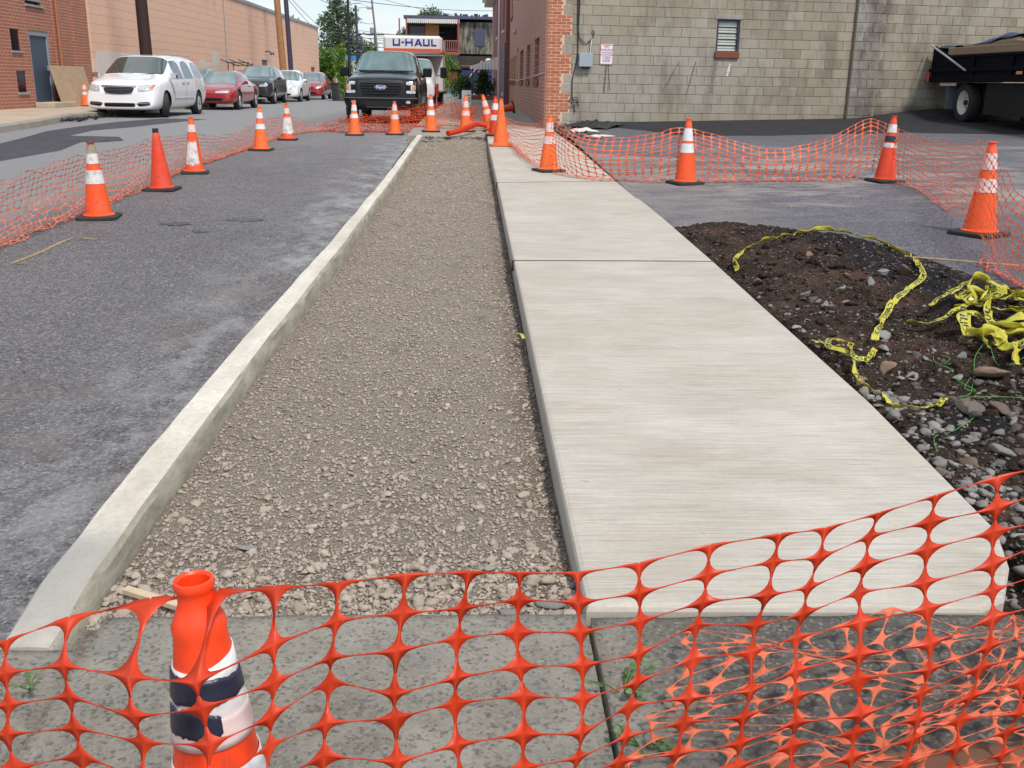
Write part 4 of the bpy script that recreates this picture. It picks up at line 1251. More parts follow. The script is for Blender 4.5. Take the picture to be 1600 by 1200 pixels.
rim.box(-.134, .134, -.0245, -.0222, .404, .412); rim.box(-.134, .134, -.0245, -.0222, .008, .016)
rim.build('border', m_red_ink, sg)
for txt, zz, sz, m_ in [('NO', .35, .075, m_red_ink), ('PARKING', .285, .066, m_red_ink), ('VIOLATORS', .235, .042, m_dark_ink), ('WILL BE TOWED', .190, .036, m_dark_ink), ('AT VEHICLE', .145, .036, m_dark_ink), ("OWNER'S", .103, .04, m_red_ink), ('EXPENSE', .06, .04, m_dark_ink)]:
    link('lettering', text_mesh(txt, sz, .0012), sg, m_, (0, -.0235, zz), (R(90), 0, 0))['kind'] = 'stuff'

# ================================================================== house beyond, with downspout, cornice and metal awning
hs = tag(empty('brick_house', (1.50, 0, 0), RR), 'dark red brick house beyond the corner building, with a white downspout and cornice', 'house')
hw = [(-50, -48.5, 4.0, 6.5), (-56, -54, 4.2, 6.6), (-63, -61, 4.2, 6.6), (-49.5, -47.6, 1.2, 3.0)]
wall_holes('wall', -76, -45.6, .4, 8.4, .3, hw, m_brick_house, hs)
MB().box(-75.9, -45.7, .31, 8, .4, 8.3).build('interior', m_brick_house, hs)
for (a, b, c, d) in hw:
    f = MB().box(a, b, .15, .2, c, d).build('window', m_darkglass, hs)
    MB().box(a - .1, b + .1, -.06, .14, c - .14, c - .003).build('sill', m_dirtywhite, hs if False else f)
MB().box(-47.5, -45.7, -.06, -.003, .5, 3.3).build('door_panel', plain('blue_paint', (0.045, 0.09, 0.22), 0.5), hs)
MB().tube([(-46.6, -.28, .6), (-46.6, -.28, 5.2), (-46.6, -.28, 9)], .06, 8).build('downspout', plain('pink_white_paint', (0.62, 0.55, 0.56), 0.5), hs)
MB().box(-76, -66, -.75, -.003, 7.1, 7.5).box(-76, -66, -.6, -.003, 6.8, 7.097).build('cornice', m_dirtywhite, hs)
MB().box(-72, -71.9, -.08, -.003, .5, 7).build('trim', m_dirtywhite, hs)
# awning
aw = tag(empty('awning', (1.46, 59.2, 2.5)), 'white ribbed metal awning sticking out over the house entrance', 'awning')
for k in range(12):
    y = -1.0 + k * .18
    mb = MB(); mb.prism([(-.0, .52), (-1.55, .0), (-1.55, -.15), (-1.52, -.15), (-1.52, -.02), (0, .48)], y, y + .15)
    mb.build('slat', m_white, aw)
mb = MB()
for k in range(9):
    x = -1.55 + k * .175
    mb.prism([(x, -.02 + k * .058), (x + .16, .03 + k * .058), (x + .16, -.13 ), (x + .08, -.19), (x, -.13)], -1.06, -1.03)
mb.build('valance', m_white, aw)
MB().tube([(-1.4, -1.0, -.1), (-1.4, -1.0, -1.9)], .03, 6).build('post', m_blackplastic, aw)
MB().tube([(-1.4, 1.0, -.1), (-1.4, 1.0, -1.9)], .03, 6).build('post', m_blackplastic, aw)

# ================================================================== burnt house closing the street
bh = tag(empty('burnt_house', (0, 98, 0)), 'burnt two storey house with a wooden balcony closing the end of the street', 'house')
m_char = plain('charred_wall', (0.045, 0.035, 0.03), 0.85, var=0.5, scale=1.5)
def scorched():
    M = Mat('scorched_siding'); o = M.obj()
    c = M.mix(M.ramp(M.noise(M.map(o, (2.4, 1, 0.7)), 1.0, 6, 0.7), [(0.4, 0), (0.62, 1)]), (0.03, 0.028, 0.03), (0.30, 0.27, 0.20))
    w = M.n('ShaderNodeTexWave'); M.l(o, w.inputs['Vector']); w.inputs['Scale'].default_value = 1.6
    M.color(M.mix(M.math('MULTIPLY', w.outputs['Fac'], .3), c, (0.05, 0.055, 0.07))); M.rough(.8)
    return M.m
m_scorch = scorched()
m_ochre = plain('ochre_door_paint', (0.45, 0.21, 0.06), 0.6, var=0.25, scale=2)
m_redwood = plain('red_balcony_paint', (0.30, 0.085, 0.06), 0.6, var=0.3, scale=3)
wall_holes('wall', -6.2, 2.0, .3, 7.2, .4, [(-5.8, -4.3, 4.9, 6.6), (-3.0, -1.5, 4.8, 6.6), (.3, 1.3, 5.0, 6.4), (-.9, 1.6, .6, 3.4)], m_char, bh, (0, 1.4, 0))
MB().box(-6.1, 1.9, 2.2, 8, .3, 7.15).build('interior', m_blackv, bh)
MB().box(-4.35, -3.1, 1.3, 1.36, 4.45, 6.8).build('door', m_ochre, bh)
MB().box(-5.8, -4.4, 1.42, 1.5, 4.9, 6.6).build('window', m_darkglass, bh)
MB().box(-1.15, 2.0, .3, 1.38, 4.2, 7.0).build('siding', m_scorch, bh)
MB().box(.25, 1.25, .24, .297, 4.9, 6.4).build('window', plain('blue_grey_pane', (0.06, 0.075, 0.11), 0.2, var=.3, scale=2), bh)
MB().box(-6.3, 2.1, -.2, 9, 7.25, 7.50).build('roof', plain('torn_roofing', (0.07, 0.075, 0.13), 0.7, var=.3, scale=2), bh)
rr = MB()
for k in range(16):
    x = -3.2 + k * .3 + random.uniform(-.1, .1); rr.box(x, x + random.uniform(.15, .4), -.1, .4, 7.503, 7.53 + random.uniform(.02, .26))
rr.build('torn_edge', plain('purple_grey_flashing', (0.05, 0.05, 0.12), 0.6), bh)
for k in range(26):
    x = -6.05 + k * .19
    MB().prism([(x, 7.2), (x + .17, 7.2), (x + .17, 6.88), (x + .085, 6.78), (x, 6.88)], -.3, -.26).build('slat', m_dirtywhite, bh)
MB().box(-6.9, -1.15, -.4, 1.38, 4.05, 4.35).build('balcony_floor', m_redwood, bh)
for x in (-6.75, -6.1, -1.3): MB().box(x, x + .13, -.38, -.25, 4.353, 7.2).build('post', m_redwood, bh)
MB().box(-6.75, -1.2, -.42, -.3, 5.25, 5.36).box(-6.75, -1.2, -.40, -.32, 4.45, 4.53).build('rail', m_redwood, bh)
for k in range(27):
    x = -6.5 + k * .2
    MB().box(x, x + .08, -.39, -.33, 4.533, 5.247).build('baluster', m_redwood, bh)
MB().box(-6.74, -4.6, -.30, -.27, 4.4, 5.2).build('privacy_panel', plain('dull_red_board', (0.20, 0.08, 0.07), .7, var=.3, scale=2), bh)
MB().box(-.9, 2.0, -.2, .0, .3, 2.75).build('board', plain('dark_blue_board', (0.02, 0.03, 0.11), 0.5, var=.3, scale=2), bh)
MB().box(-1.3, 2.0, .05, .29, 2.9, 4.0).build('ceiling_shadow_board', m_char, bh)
can = MB(); can.prism([(-2.6, 4.0), (-1.3, 4.0), (-.95, 2.75), (-2.6, 2.75)], -1.2, -.5); can.build('canopy', plain('dark_canopy', (0.035, 0.045, 0.06), .6), bh)
MB().box(-2.2, -1.35, -.3, .1, 1.15, 2.6).build('board', m_ochre, bh)
MB().box(-2.3, -1.25, -.32, .1, .3, 1.147).build('board', plain('pale_blue_board', (0.16, 0.22, 0.32), .6), bh)
for (a, b) in [((-1.2, -.6, .9), (1.0, -.5, 3.6)), ((.2, -.6, .5), (.9, -.5, 3.5)), ((1.5, -.7, .5), (.6, -.5, 2.7))]:
    MB().tube([a, b], .05, 6).build('fallen_timber', m_woodlight, bh)
MB().tube([(-1.2, -.35, 3.1), (2.0, -.35, 3.15)], .04, 6).build('hanging_cable', m_redwood, bh)
MB().lathe([(.0, 0), (.28, .05), (.3, .35), (.18, .5), (0, .52)], 10, Matrix.Translation((1.55, -.5, 3.3))).build('wall_vent', m_dirtywhite, bh)

# small orange shop at the far left with two big letters
osb = tag(empty('orange_shop', (0, 92, 0)), 'low orange shop front with white letters beyond the peach building', 'shop')
MB().box(-14.6, -11.6, 0, 3, .4, 2.0).build('wall', plain('orange_wall', (0.50, 0.17, 0.06), 0.6, var=.1), osb)
link('lettering', text_mesh('OW', 0.95, .03), osb, m_white, (-12.95, -.02, 1.22), (R(90), 0, 0))
MB().box(-14.6, -11.6, -.05, -.003, 2.003, 2.1).build('coping', m_coping, osb)

# ================================================================== far wood and trees
def leaf_mat(name, c1, c2, c3):
    M = Mat(name); g = M.n('ShaderNodeNewGeometry')
    M.color(M.ramp(g.outputs['Random Per Island'], [(0, c1), (0.5, c2), (1, c3)]))
    M.rough(0.55)
    tr = M.n('ShaderNodeBsdfTranslucent'); M.l(M.b.inputs['Base Color'].links[0].from_socket, tr.inputs[0])
    mx = M.n('ShaderNodeMixShader'); mx.inputs[0].default_value = 0.3
    M.l(M.b.outputs[0], mx.inputs[1]); M.l(tr.outputs[0], mx.inputs[2]); M.l(mx.outputs[0], M.out.inputs[0])
    return M.m
m_leaf_a = leaf_mat('grey_green_leaves', (0.07, 0.12, 0.05), (0.10, 0.16, 0.08), (0.15, 0.20, 0.12))
m_leaf_b = leaf_mat('fresh_green_leaves', (0.06, 0.14, 0.02), (0.11, 0.22, 0.03), (0.16, 0.26, 0.05))
m_leaf_c = leaf_mat('yellow_green_leaves', (0.14, 0.26, 0.02), (0.20, 0.34, 0.03), (0.10, 0.20, 0.02))
m_leaf_d = leaf_mat('dark_green_leaves', (0.03, 0.08, 0.015), (0.06, 0.13, 0.03), (0.09, 0.17, 0.04))
m_bark = plain('bark', (0.10, 0.075, 0.055), 0.9, var=.3, scale=8)
def leaves(name, blobs, n, size, mat, seed, parent=None):
    """blobs: (cx,cy,cz,rx,ry,rz,weight)"""
    r = np.random.default_rng(seed)
    w = np.array([b[6] for b in blobs], float); w /= w.sum()
    k = r.choice(len(blobs), n, p=w); B = np.array([b[:6] for b in blobs])[k]
    d = r.normal(size=(n, 3)); d /= np.linalg.norm(d, axis=1)[:, None]
    rad = r.random(n) ** 0.45
    P = B[:, :3] + d * rad[:, None] * B[:, 3:6]
    # clumps
    cl = r.normal(size=(max(8, n // 40), 3)); idx = r.integers(0, len(cl), n)
    P += cl[idx] * size * 0.9
    U = r.normal(size=(n, 3)); U /= np.linalg.norm(U, axis=1)[:, None]
    W = np.cross(U, r.normal(size=(n, 3))); W /= np.linalg.norm(W, axis=1)[:, None]
    s = size * r.uniform(.5, 1.3, n)[:, None]
    V = np.stack([P - U * s, P - W * s * .45, P + U * s, P + W * s * .45], 1).reshape(-1, 3)
    F = np.arange(4 * n).reshape(-1, 4)
    return link(name, np_mesh(name, V, F), parent, mat)
def tree(name, label, x, y, h, blobs, n, size, mat, seed, limbs=6, tr=.22, group=None, cat='tree'):
    t = tag(empty(name, (x, y, Z0)), label, cat, group)
    r = random.Random(seed)
    mb = MB(); mb.tube([(0, 0, 0), (.1, 0, h * .3), (-.05, .1, h * .6), (.05, 0, h * .9)], tr, 8, r2=tr * .25)
    for k in range(limbs):
        b = blobs[k % len(blobs)]; z = h * r.uniform(.25, .6)
        mb.tube([(0, 0, z), (b[0] * .5, b[1] * .5, (z + b[2]) / 2), (b[0] * .9, b[1] * .9, b[2])], tr * .4, 6, r2=tr * .1)
    mb.build('trunk', m_bark, t)
    leaves('crown', blobs, n, size, mat, seed, t)
    return t
tree('tree', 'tall airy grey green tree rising beyond the end of the peach building', -12.6, 100, 9,
     [(0, 0, 7.7, .9, 1, 1.0, 1.0), (-.7, 0, 6.4, 1.3, 1.2, .9, 1.3), (1.1, 0, 6.6, .8, 1, .8, .9), (.1, 0, 5.1, 1.9, 1.5, 1.1, 2.2), (-.7, 0, 3.9, 1.5, 1.4, 1.0, 1.5), (1.4, 0, 4.1, 1.4, 1.3, 1.3, 1.6), (.2, 0, 2.7, 2.1, 1.5, 1.2, 2.0), (-.1, 0, 8.7, .5, .6, .5, .4)], 5200, .19, m_leaf_a, 3, 8)
tree('tree', 'bright green bushy tree at the street end below the airy tree', -12.4, 90, 3,
     [(-.6, 0, 1.7, 1.5, 1, 1.2, 1), (.9, 0, 1.9, 1.3, 1, 1.3, 1), (0, 0, 2.8, 1.4, 1, .9, .8)], 3000, .16, m_leaf_b, 4)
tree('tree', 'rounded green tree right of the tall dark utility pole', -10.2, 104, 5,
     [(0, 0, 3.6, 1.0, 1, 1.2, 1), (.3, 0, 2.3, 1.2, 1, 1.0, 1)], 1800, .17, m_leaf_b, 5)
tree('tree', 'grey green tree peeking past the left side of the burnt house', -7.2, 112, 7,
     [(0, 0, 5.4, .8, 1, 1.0, 1), (.3, 0, 4.2, .9, 1, 1.0, 1), (-.6, 0, 5.2, .5, 1, .5, .4)], 1300, .17, m_leaf_a, 6)
tree('tree', 'tree top showing above the roof of the burnt house', -4.3, 116, 8.6,
     [(0, 0, 8.0, 1.4, 1, .9, 1), (-.9, 0, 7.7, .8, 1, .7, .6), (1.4, 0, 7.5, .9, .8, .5, .5)], 1300, .17, m_leaf_a, 7)
tree('tree', 'small tree standing just behind the roof of the peach building', -15.3, 88, 5.6,
     [(0, 0, 5.4, 1.1, 1, .8, 1), (.8, 0, 5.0, .8, 1, .6, .7)], 900, .17, m_leaf_a, 8)
tree('vine_covered_pole', 'yellow green vine climbing a short pole beside the street', -6.75, 54.5, 2.9,
     [(0, 0, 2.4, .22, .2, .5, 1), (-.05, 0, 1.6, .28, .25, .7, 1.4), (.1, 0, .8, .30, .25, .7, 1.4), (-.28, 0, 1.9, .16, .2, .6, .6)], 1800, .07, m_leaf_c, 9, 3, .07, cat='vine')
tree('ivy_column', 'green ivy climbing the front corner of the burnt house', -2.35, 96.6, 3.3,
     [(0, 0, 3.1, .42, .3, .5, 1), (0, 0, 2.2, .36, .3, .8, 1.2), (-.1, 0, 1.0, .4, .3, .9, 1), (.9, 0, 2.6, .3, .3, .4, .4)], 1500, .11, m_leaf_c, 10, 3, .08, cat='ivy')
tree('bush', 'green bush left of the house awning by the far fence', -.62, 60.5, 1.2, [(0, 0, .75, .65, .5, .65, 1), (.2, 0, 1.1, .4, .4, .35, .5)], 2200, .075, m_leaf_d, 11, 4, .05, cat='bush')
tree('bush', 'green bush right under the house awning', .72, 61, 1.5, [(0, 0, .8, .75, .5, .75, 1), (-.1, 0, 1.4, .35, .4, .5, .5)], 2400, .075, m_leaf_d, 12, 4, .05, cat='bush')
# low pale block and fence beside the bushes
tag(MB().bbox(-.2, 1.3, 57.9, 58.2, Z0 + .12, Z0 + .38, .02).build('low_wall', m_brick_house), 'low dark red brick edging in front of the far bushes', 'low wall')
far_wood = leaves('far_treeline', [(x, 190 + random.uniform(-8, 8), 2.0, 6, 5, random.uniform(1.5, 3.0), 1) for x in range(-110, -24, 7)] + [(x, 190, 2.0, 6, 5, random.uniform(1.5, 3.5), 1) for x in range(10, 120, 7)], 9000, .6, m_leaf_d, 13)
tag(far_wood, 'distant line of dark green trees beyond the street end', 'trees', kind='stuff')

# ================================================================== utility poles and wires
m_pole_dark = plain('dark_tarred_wood', (0.035, 0.016, 0.014), 0.8, var=.4, scale=6)
m_pole_brown = plain('brown_pole_wood', (0.34, 0.17, 0.075), 0.8, var=.35, scale=5)
m_pole_violet = plain('dark_violet_pole', (0.05, 0.04, 0.075), 0.7, var=.3)
m_pole_black = plain('black_pole', (0.02, 0.02, 0.03), 0.7, var=.3)
def pole(label, x, y, h, r0, mat, lean=0.0, r1=None, base=None):
    t = tag(empty('utility_pole', (x, y, Z0 if base is None else base)), label, 'utility pole', 'utility poles along the street')
    mb = MB(); mb.tube([(0, 0, -.1), (lean * .5, 0, h / 2), (lean, 0, h)], r0, 14, r2=r1 or r0 * .75)
    mb.build('pole_shaft', mat, t, smooth=False, auto=True)
    return t
pole('thick nearly black pole behind the white minivan', -10.42, 34, 10, .20, m_pole_dark, -.12)
pole('orange brown leaning pole between the dark car and the peach wall', -10.15, 57, 12, .19, m_pole_brown, -.55)
t = pole('dark violet pole just right of the brown leaning pole', -10.62, 62, 12, .15, m_pole_violet, -.35)
t4 = pole('slim black pole behind the pickup truck, left of the street lamp', -7.0, 60, 10, .085, m_pole_black, .05)
t5 = pole('short crooked pole wrapped in vines behind the pickup truck', -8.8, 82, 6.6, .12, m_pole_violet, -.15)
leaves('vine', [(0, 0, 2.5, .18, .18, 1.0, 1), (0, 0, 3.6, .15, .15, .6, .5)], 240, .10, leaf_mat('violet_dark_leaves', (.03, .03, .06), (.05, .05, .09), (.04, .06, .05)), 14, t5)
t6 = pole('grey pole with a street lamp arm behind the moving truck', -7.75, 90, 8.2, .10, plain('grey_pole', (0.20, 0.17, 0.16), .7), -.75)
MB().tube([(-.62, 0, 6.95), (-1.6, 0, 7.35), (-2.6, 0, 7.25), (-3.5, 0, 7.0)], .045, 8).build('lamp_arm', m_steel, t6)
MB().bbox(-1.15, -.7, -.15, .15, 6.85, 7.05, .04).build('lamp_head', m_steel, t6)
MB().bbox(-.9, -.55, -.2, .2, 4.9, 5.4, .05).build('transformer', m_greyblue, t6)
t7 = pole('thin distant pole with a crossarm left of the moving truck', -10.3, 112, 6.3, .09, m_pole_black)
MB().box(-1.0, 1.0, -.06, .06, 5.7, 5.85).build('crossarm', m_pole_black, t7)
def wire(a, b, sag, r=.02, n=16):
    a = Vector(a); b = Vector(b)
    return [a.lerp(b, k / n) - Vector((0, 0, sag * 4 * (k / n) * (1 - k / n))) for k in range(n + 1)]
wires = [((-10.4, 34, 9.2), (-10.6, 57, 7.3), .5), ((-10.4, 34, 8.4), (-10.6, 57, 6.8), .5), ((-10.6, 57, 7.0), (-10.9, 62, 6.6), .05), ((-10.9, 62, 6.6), (-11.6, 100, 4.9), .5), ((-10.9, 62, 6.4), (-11.9, 100, 4.2), .5), ((-10.9, 62, 7.2), (-8.9, 90, 7.6), .6),
         ((-7.0, 60, 6.0), (6, 96, 8.2), .4), ((-8.5, 90, 8.5), (3, 110, 8.0), .4), ((-6.95, 60, 5.2), (-8.4, 90, 6.3), .2)]
for k in range(6): wires.append(((-7.0, 60, 3.1 + .22 * k), (-2.5, 97, 3.9 + .42 * k), .12))
for k in range(5): wires.append(((-12.8, 96, 5.4 + k * .25), (-6.5, 97, 4.4 + k * .33), .12))
for k, (a, b, s_) in enumerate(wires):
    o = MB().tube(wire(a, b, s_), .014 if a[1] < 60 else .018, 5).build('overhead_wire', m_blackplastic)
    lab = ['upper wire running from the thick dark pole to the brown leaning pole', 'lower wire running from the thick dark pole to the brown leaning pole', 'short wire linking the brown pole to the violet pole', 'upper wire sloping from the violet pole over the far tree', 'lower wire sloping from the violet pole over the far tree', 'highest wire leaving the violet pole towards the street lamp pole',
           'long wire crossing the open sky above the burnt house', 'wire from the top of the lamp pole over the burnt house roof', 'wire between the slim black pole and the lamp pole'][k] if k < 9 else (('lowest', 'second lowest', 'third lowest', 'third highest', 'second highest', 'highest')[k - 9] + ' of the six parallel wires between the slim black pole and the burnt house' if k < 15 else ('lowest', 'second lowest', 'middle', 'second highest', 'highest')[k - 15] + ' of the five parallel wires crossing before the airy tree')
    tag(o, lab, 'wire', 'overhead wires' if k < 9 else 'parallel wires by the burnt house' if k < 15 else 'parallel wires over the far tree')
# blue canopy behind the pickup's roof
bc = tag(empty('blue_canopy', (-10.0, 84, Z0)), 'small bright blue canopy seen between the poles above the pickup', 'canopy')
MB().prism([(-.9, 2.95), (.75, 2.95), (.75, 2.55), (-.9, 2.75)], -.8, .8).build('roof_panel', plain('bright_blue', (0.05, 0.28, 0.55), .5), bc)
for x in (-.8, -.1, .55): MB().box(x, x + .08, -.7, -.62, 0, 2.6).build('post', m_dirtywhite, bc)
# wheelie bin and fence piece left of the pickup
bn = tag(empty('dark_bin', (-7.25, 56, Z0 + .0)), 'dark grey bin standing behind the last red parked car', 'bin')
MB().prism([(-.22, 0), (.22, 0), (.27, .85), (-.27, .85)], -.25, .25).build('bin_body', plain('dark_grey_plastic', (.06, .065, .075), .5), bn)
MB().bbox(-.29, .29, -.3, .28, .853, .92, .02).build('lid', m_blackplastic, bn)
fp = tag(empty('wooden_fence', (-7.6, 60, Z0)), 'short weathered wooden fence by the vine covered pole', 'fence')
for k in range(7): MB().box(k * .17 - .3, k * .17 - .16, 0, .03, 0, 1.25 + .03 * (k % 3)).build('board', m_wood, fp)

# ------------------------------------------------------------------ vehicle materials
def paint(name, c, metal=0.0, rough=0.28, coat=1.0):
    M = Mat(name)
    n = M.noise(M.obj(), 3, 4)
    M.color(M.mix(n, tuple(x * .93 for x in c), tuple(min(1, x * 1.05) for x in c)))
    d = M.noise(M.obj(), 9, 6, .7)
    M.rough(M.rng(d, .3, .8, rough, rough + .14)); M.b.inputs['Metallic'].default_value = metal
    M.b.inputs['Coat Weight'].default_value = coat; M.b.inputs['Coat Roughness'].default_value = 0.06
    return M.m
def auto_glass(name, c):
    M = Mat(name)
    M.color(M.mix(M.noise(M.obj(), 1.6, 3), tuple(x * .45 for x in c), tuple(x * 1.5 for x in c)))
    M.rough(.04); M.b.inputs['Coat Weight'].default_value = 1; M.b.inputs['Coat Roughness'].default_value = .02
    M.b.inputs['IOR'].default_value = 1.6
    return M.m
m_wind = auto_glass('windscreen_glass', (0.14, 0.205, 0.21))
m_wind_dark = auto_glass('dark_windscreen_glass', (0.035, 0.05, 0.05))
m_sideglass = auto_glass('side_glass', (0.04, 0.05, 0.055))
m_chrome = plain('chrome', (0.72, 0.73, 0.75), 0.15, 1.0, var=.03)
m_alloy = plain('alloy_wheel', (0.55, 0.56, 0.58), 0.3, 0.8, var=.05)
m_darkalloy = plain('dark_alloy_wheel', (0.05, 0.05, 0.055), 0.35, 0.6, var=.05)
def lampmat():
    M = Mat('headlight_lens'); v = M.vor(M.obj(), 14)
    M.color(M.ramp(v, [(0.0, (0.25, 0.26, 0.28)), (0.35, (0.75, 0.76, 0.78)), (0.7, (0.45, 0.46, 0.48))])); M.rough(.08)
    M.b.inputs['Coat Weight'].default_value = 1; M.b.inputs['Metallic'].default_value = .35
    return M.m
m_lamp = lampmat()
m_amber = plain('amber_lens', (0.75, 0.22, 0.04), 0.2, coat=1)
m_redlens = plain('red_lens', (0.45, 0.015, 0.01), 0.2, coat=1)
m_arch = plain('wheel_arch_lining', (0.012, 0.012, 0.013), 0.9)
m_trimblack = plain('black_trim', (0.008, 0.008, 0.010), 0.5, spec=.25)

def wheel(parent, name, x, y, r, w, side, rim, spokes=7, steer=0.0):
    """axle along x; side=+1 outer face towards +x"""
    t = tag(empty('wheel', (x, y, r), (0, 0, steer)), None); t.parent = parent
    M = Matrix.Rotation(R(90) * side, 4, 'Y')
    h = w / 2
    MB().lathe([(r * .62, -h * .9), (r * .80, -h), (r * .95, -h * .93), (r, -h * .7), (r, h * .7), (r * .95, h * .93), (r * .80, h), (r * .62, h * .9)], 32, M).build('tyre', m_rubber, t, auto=True)
    MB().lathe([(r * .625, h * .86), (r * .58, h * .80), (r * .55, h * .45), (0.001, h * .40)], 28, M).build('rim', m_darkalloy, t, auto=True)
    mb = MB()
    for k in range(spokes):
        a = 2 * math.pi * k / spokes
        S = M @ Matrix.Rotation(a, 4, 'Z')
        mb.add([S @ Vector(v) for v in [(r * .08, -r * .075, h * .45), (r * .58, -r * .11, h * .6), (r * .58, r * .11, h * .6), (r * .08, r * .075, h * .45), (r * .1, -r * .05, h * .82), (r * .60, -r * .06, h * .86), (r * .60, r * .06, h * .86), (r * .1, r * .05, h * .82)]],
               [(0, 1, 2, 3), (4, 7, 6, 5), (0, 4, 5, 1), (1, 5, 6, 2), (2, 6, 7, 3), (3, 7, 4, 0)])
    mb.lathe([(0.001, h * .9), (r * .16, h * .86), (r * .17, h * .5)], 14, M)
    mb.lathe([(r * .625, h * .88), (r * .60, h * .93), (r * .57, h * .84), (r * .56, h * .6)], 28, M)
    mb.build('spokes', rim, t, auto=True)
    return t

def car(name, label, cat, loc, yaw, paint_m, st, glass, wheels, ws_mat=m_wind, crease=.55, rim=m_alloy, spokes=7, group=None, steer=0.0, wfront_side=None):
    """body lofted through stations, front at y=0 facing -y. st: (y, zlow, zbelt, ztop, wbelt, wtop)
    glass: dict(ws=(i,i+1), rear=(i,i+1), side=[i,...])"""
    root = tag(empty(name, loc, (0, 0, yaw)), label, cat, group)
    rows = []
    for (y, zl, zb, zt, wb, wt) in st:
        half = [(0, zl), (wb * .80, zl), (wb * .965, zl + .05), (wb * 1.0, zl + (zb - zl) * .45), (wb * .985, zl + (zb - zl) * .78), (wb * .955, zb),
                (wt + (wb * .955 - wt) * .18, zt - (zt - zb) * .16), (wt * .88, zt), (wt * .5, zt + .018), (0, zt + .025)]
        rows.append([(x, y, z) for x, z in half])
    H = len(rows[0]); N = 2 * (H - 1)
    vs = []
    for rw in rows:
        vs += rw + [(-x, y, z) for x, y, z in reversed(rw[1:-1])]
    fs, mi, key = [], [], []
    def seg(k):
        k2 = k if k < H - 1 else N - 1 - k
        return k2
    ws, rear, side = glass.get('ws'), glass.get('rear'), glass.get('side', [])
    for i in range(len(rows) - 1):
        for k in range(N):
            a = i * N + k; b = i * N + (k + 1) % N
            fs.append((a, a + N, b + N, b))
            s = seg(k); m = 0
            if s >= 6 and i == ws: m = 1
            elif s >= 6 and i == rear: m = 2
            elif s == 5 and i in side: m = 2
            mi.append(m)
    L = len(rows) - 1
    for base, flip in ((0, False), (L * N, True)):
        for k in range(H - 1):
            q = [base + k, base + k + 1, base + (N - k - 1) % N, base + (N - k) % N]
            q2 = []
            for z in q:
                if z not in q2: q2.append(z)
            fs.append(tuple(q2 if flip else reversed(q2))); mi.append(0)
    me = bpy.data.meshes.new('body'); me.from_pydata(vs, [], fs); me.update()
    me.polygons.foreach_set('material_index', mi)
    bm = bmesh.new(); bm.from_mesh(me)
    bmesh.ops.recalc_face_normals(bm, faces=bm.faces)
    cl = bm.edges.layers.float.new('crease_edge')
    for e in bm.edges:
        ms = {f.material_index for f in e.link_faces}
        if len(ms) > 1: e[cl] = .85
        else:
            i0 = e.verts[0].index % N; i1 = e.verts[1].index % N
            if seg_idx(i0, H, N) == 5 and seg_idx(i1, H, N) == 5: e[cl] = crease
    bm.to_mesh(me); bm.free()
    tmp = bpy.data.objects.new('tmp', me); col.objects.link(tmp)
    for m in (paint_m, ws_mat, m_sideglass, m_arch): me.materials.append(m)
    sub = tmp.modifiers.new('s', 'SUBSURF'); sub.levels = 2; sub.render_levels = 2
    dg = bpy.context.evaluated_depsgraph_get(); dg.update()
    me1 = bpy.data.meshes.new_from_object(tmp.evaluated_get(dg)); bpy.data.objects.remove(tmp)
    # wheel arches
    t1 = bpy.data.objects.new('tmp', me1); col.objects.link(t1)
    cuts = []
    for (wy, wr, wx, ww, ar) in wheels:
        for s in (-1, 1):
            mb = MB(); mb.tube([(s * (wx - ww - .10), wy, wr + .01), (s * (wx + .4), wy, wr + .01)], ar, 28)
            mm = mb.mesh('cut'); 
            for m in (paint_m, ws_mat, m_sideglass, m_arch): mm.materials.append(m)
            mm.polygons.foreach_set('material_index', [3] * len(mm.polygons))
            c = bpy.data.objects.new('cut', mm); col.objects.link(c); cuts.append(c)
            md = t1.modifiers.new('b', 'BOOLEAN'); md.object = c; md.operation = 'DIFFERENCE'; md.solver = 'EXACT'
    dg = bpy.context.evaluated_depsgraph_get(); dg.update()
    me2 = bpy.data.meshes.new_from_object(t1.evaluated_get(dg)); bpy.data.objects.remove(t1)
    for c in cuts: bpy.data.objects.remove(c)
    bm = bmesh.new(); bm.from_mesh(me2)
    bvh = BVHTree.FromBMesh(bm)
    bm.free()
    def sub_mesh(nm, keep):
        b = bmesh.new(); b.from_mesh(me2)
        bmesh.ops.delete(b, geom=[f for f in b.faces if f.material_index not in keep], context='FACES')
        m = bpy.data.meshes.new(nm); 
        for f in b.faces: f.smooth = True
        b.to_mesh(m); b.free()
        for q in (paint_m, ws_mat, m_sideglass, m_arch): m.materials.append(q)
        try: m.set_sharp_from_angle(angle=R(38))
        except Exception: pass
        return m
    link('body', sub_mesh('body', {0, 3}), root)
    if ws is not None: link('windscreen', sub_mesh('windscreen', {1}), root)
    link('windows', sub_mesh('windows', {2}), root)
    for n_, (wy, wr, wx, ww, ar) in enumerate(wheels):
        for s in (1, -1):
            wheel(root, 'wheel', s * (wx - ww / 2), wy, wr, ww, s, rim, spokes, steer if n_ == 0 else 0)
    root['_r'] = 0; del root['_r']
    return root, bvh

def seg_idx(i, H, N): return i if i < H else N - i

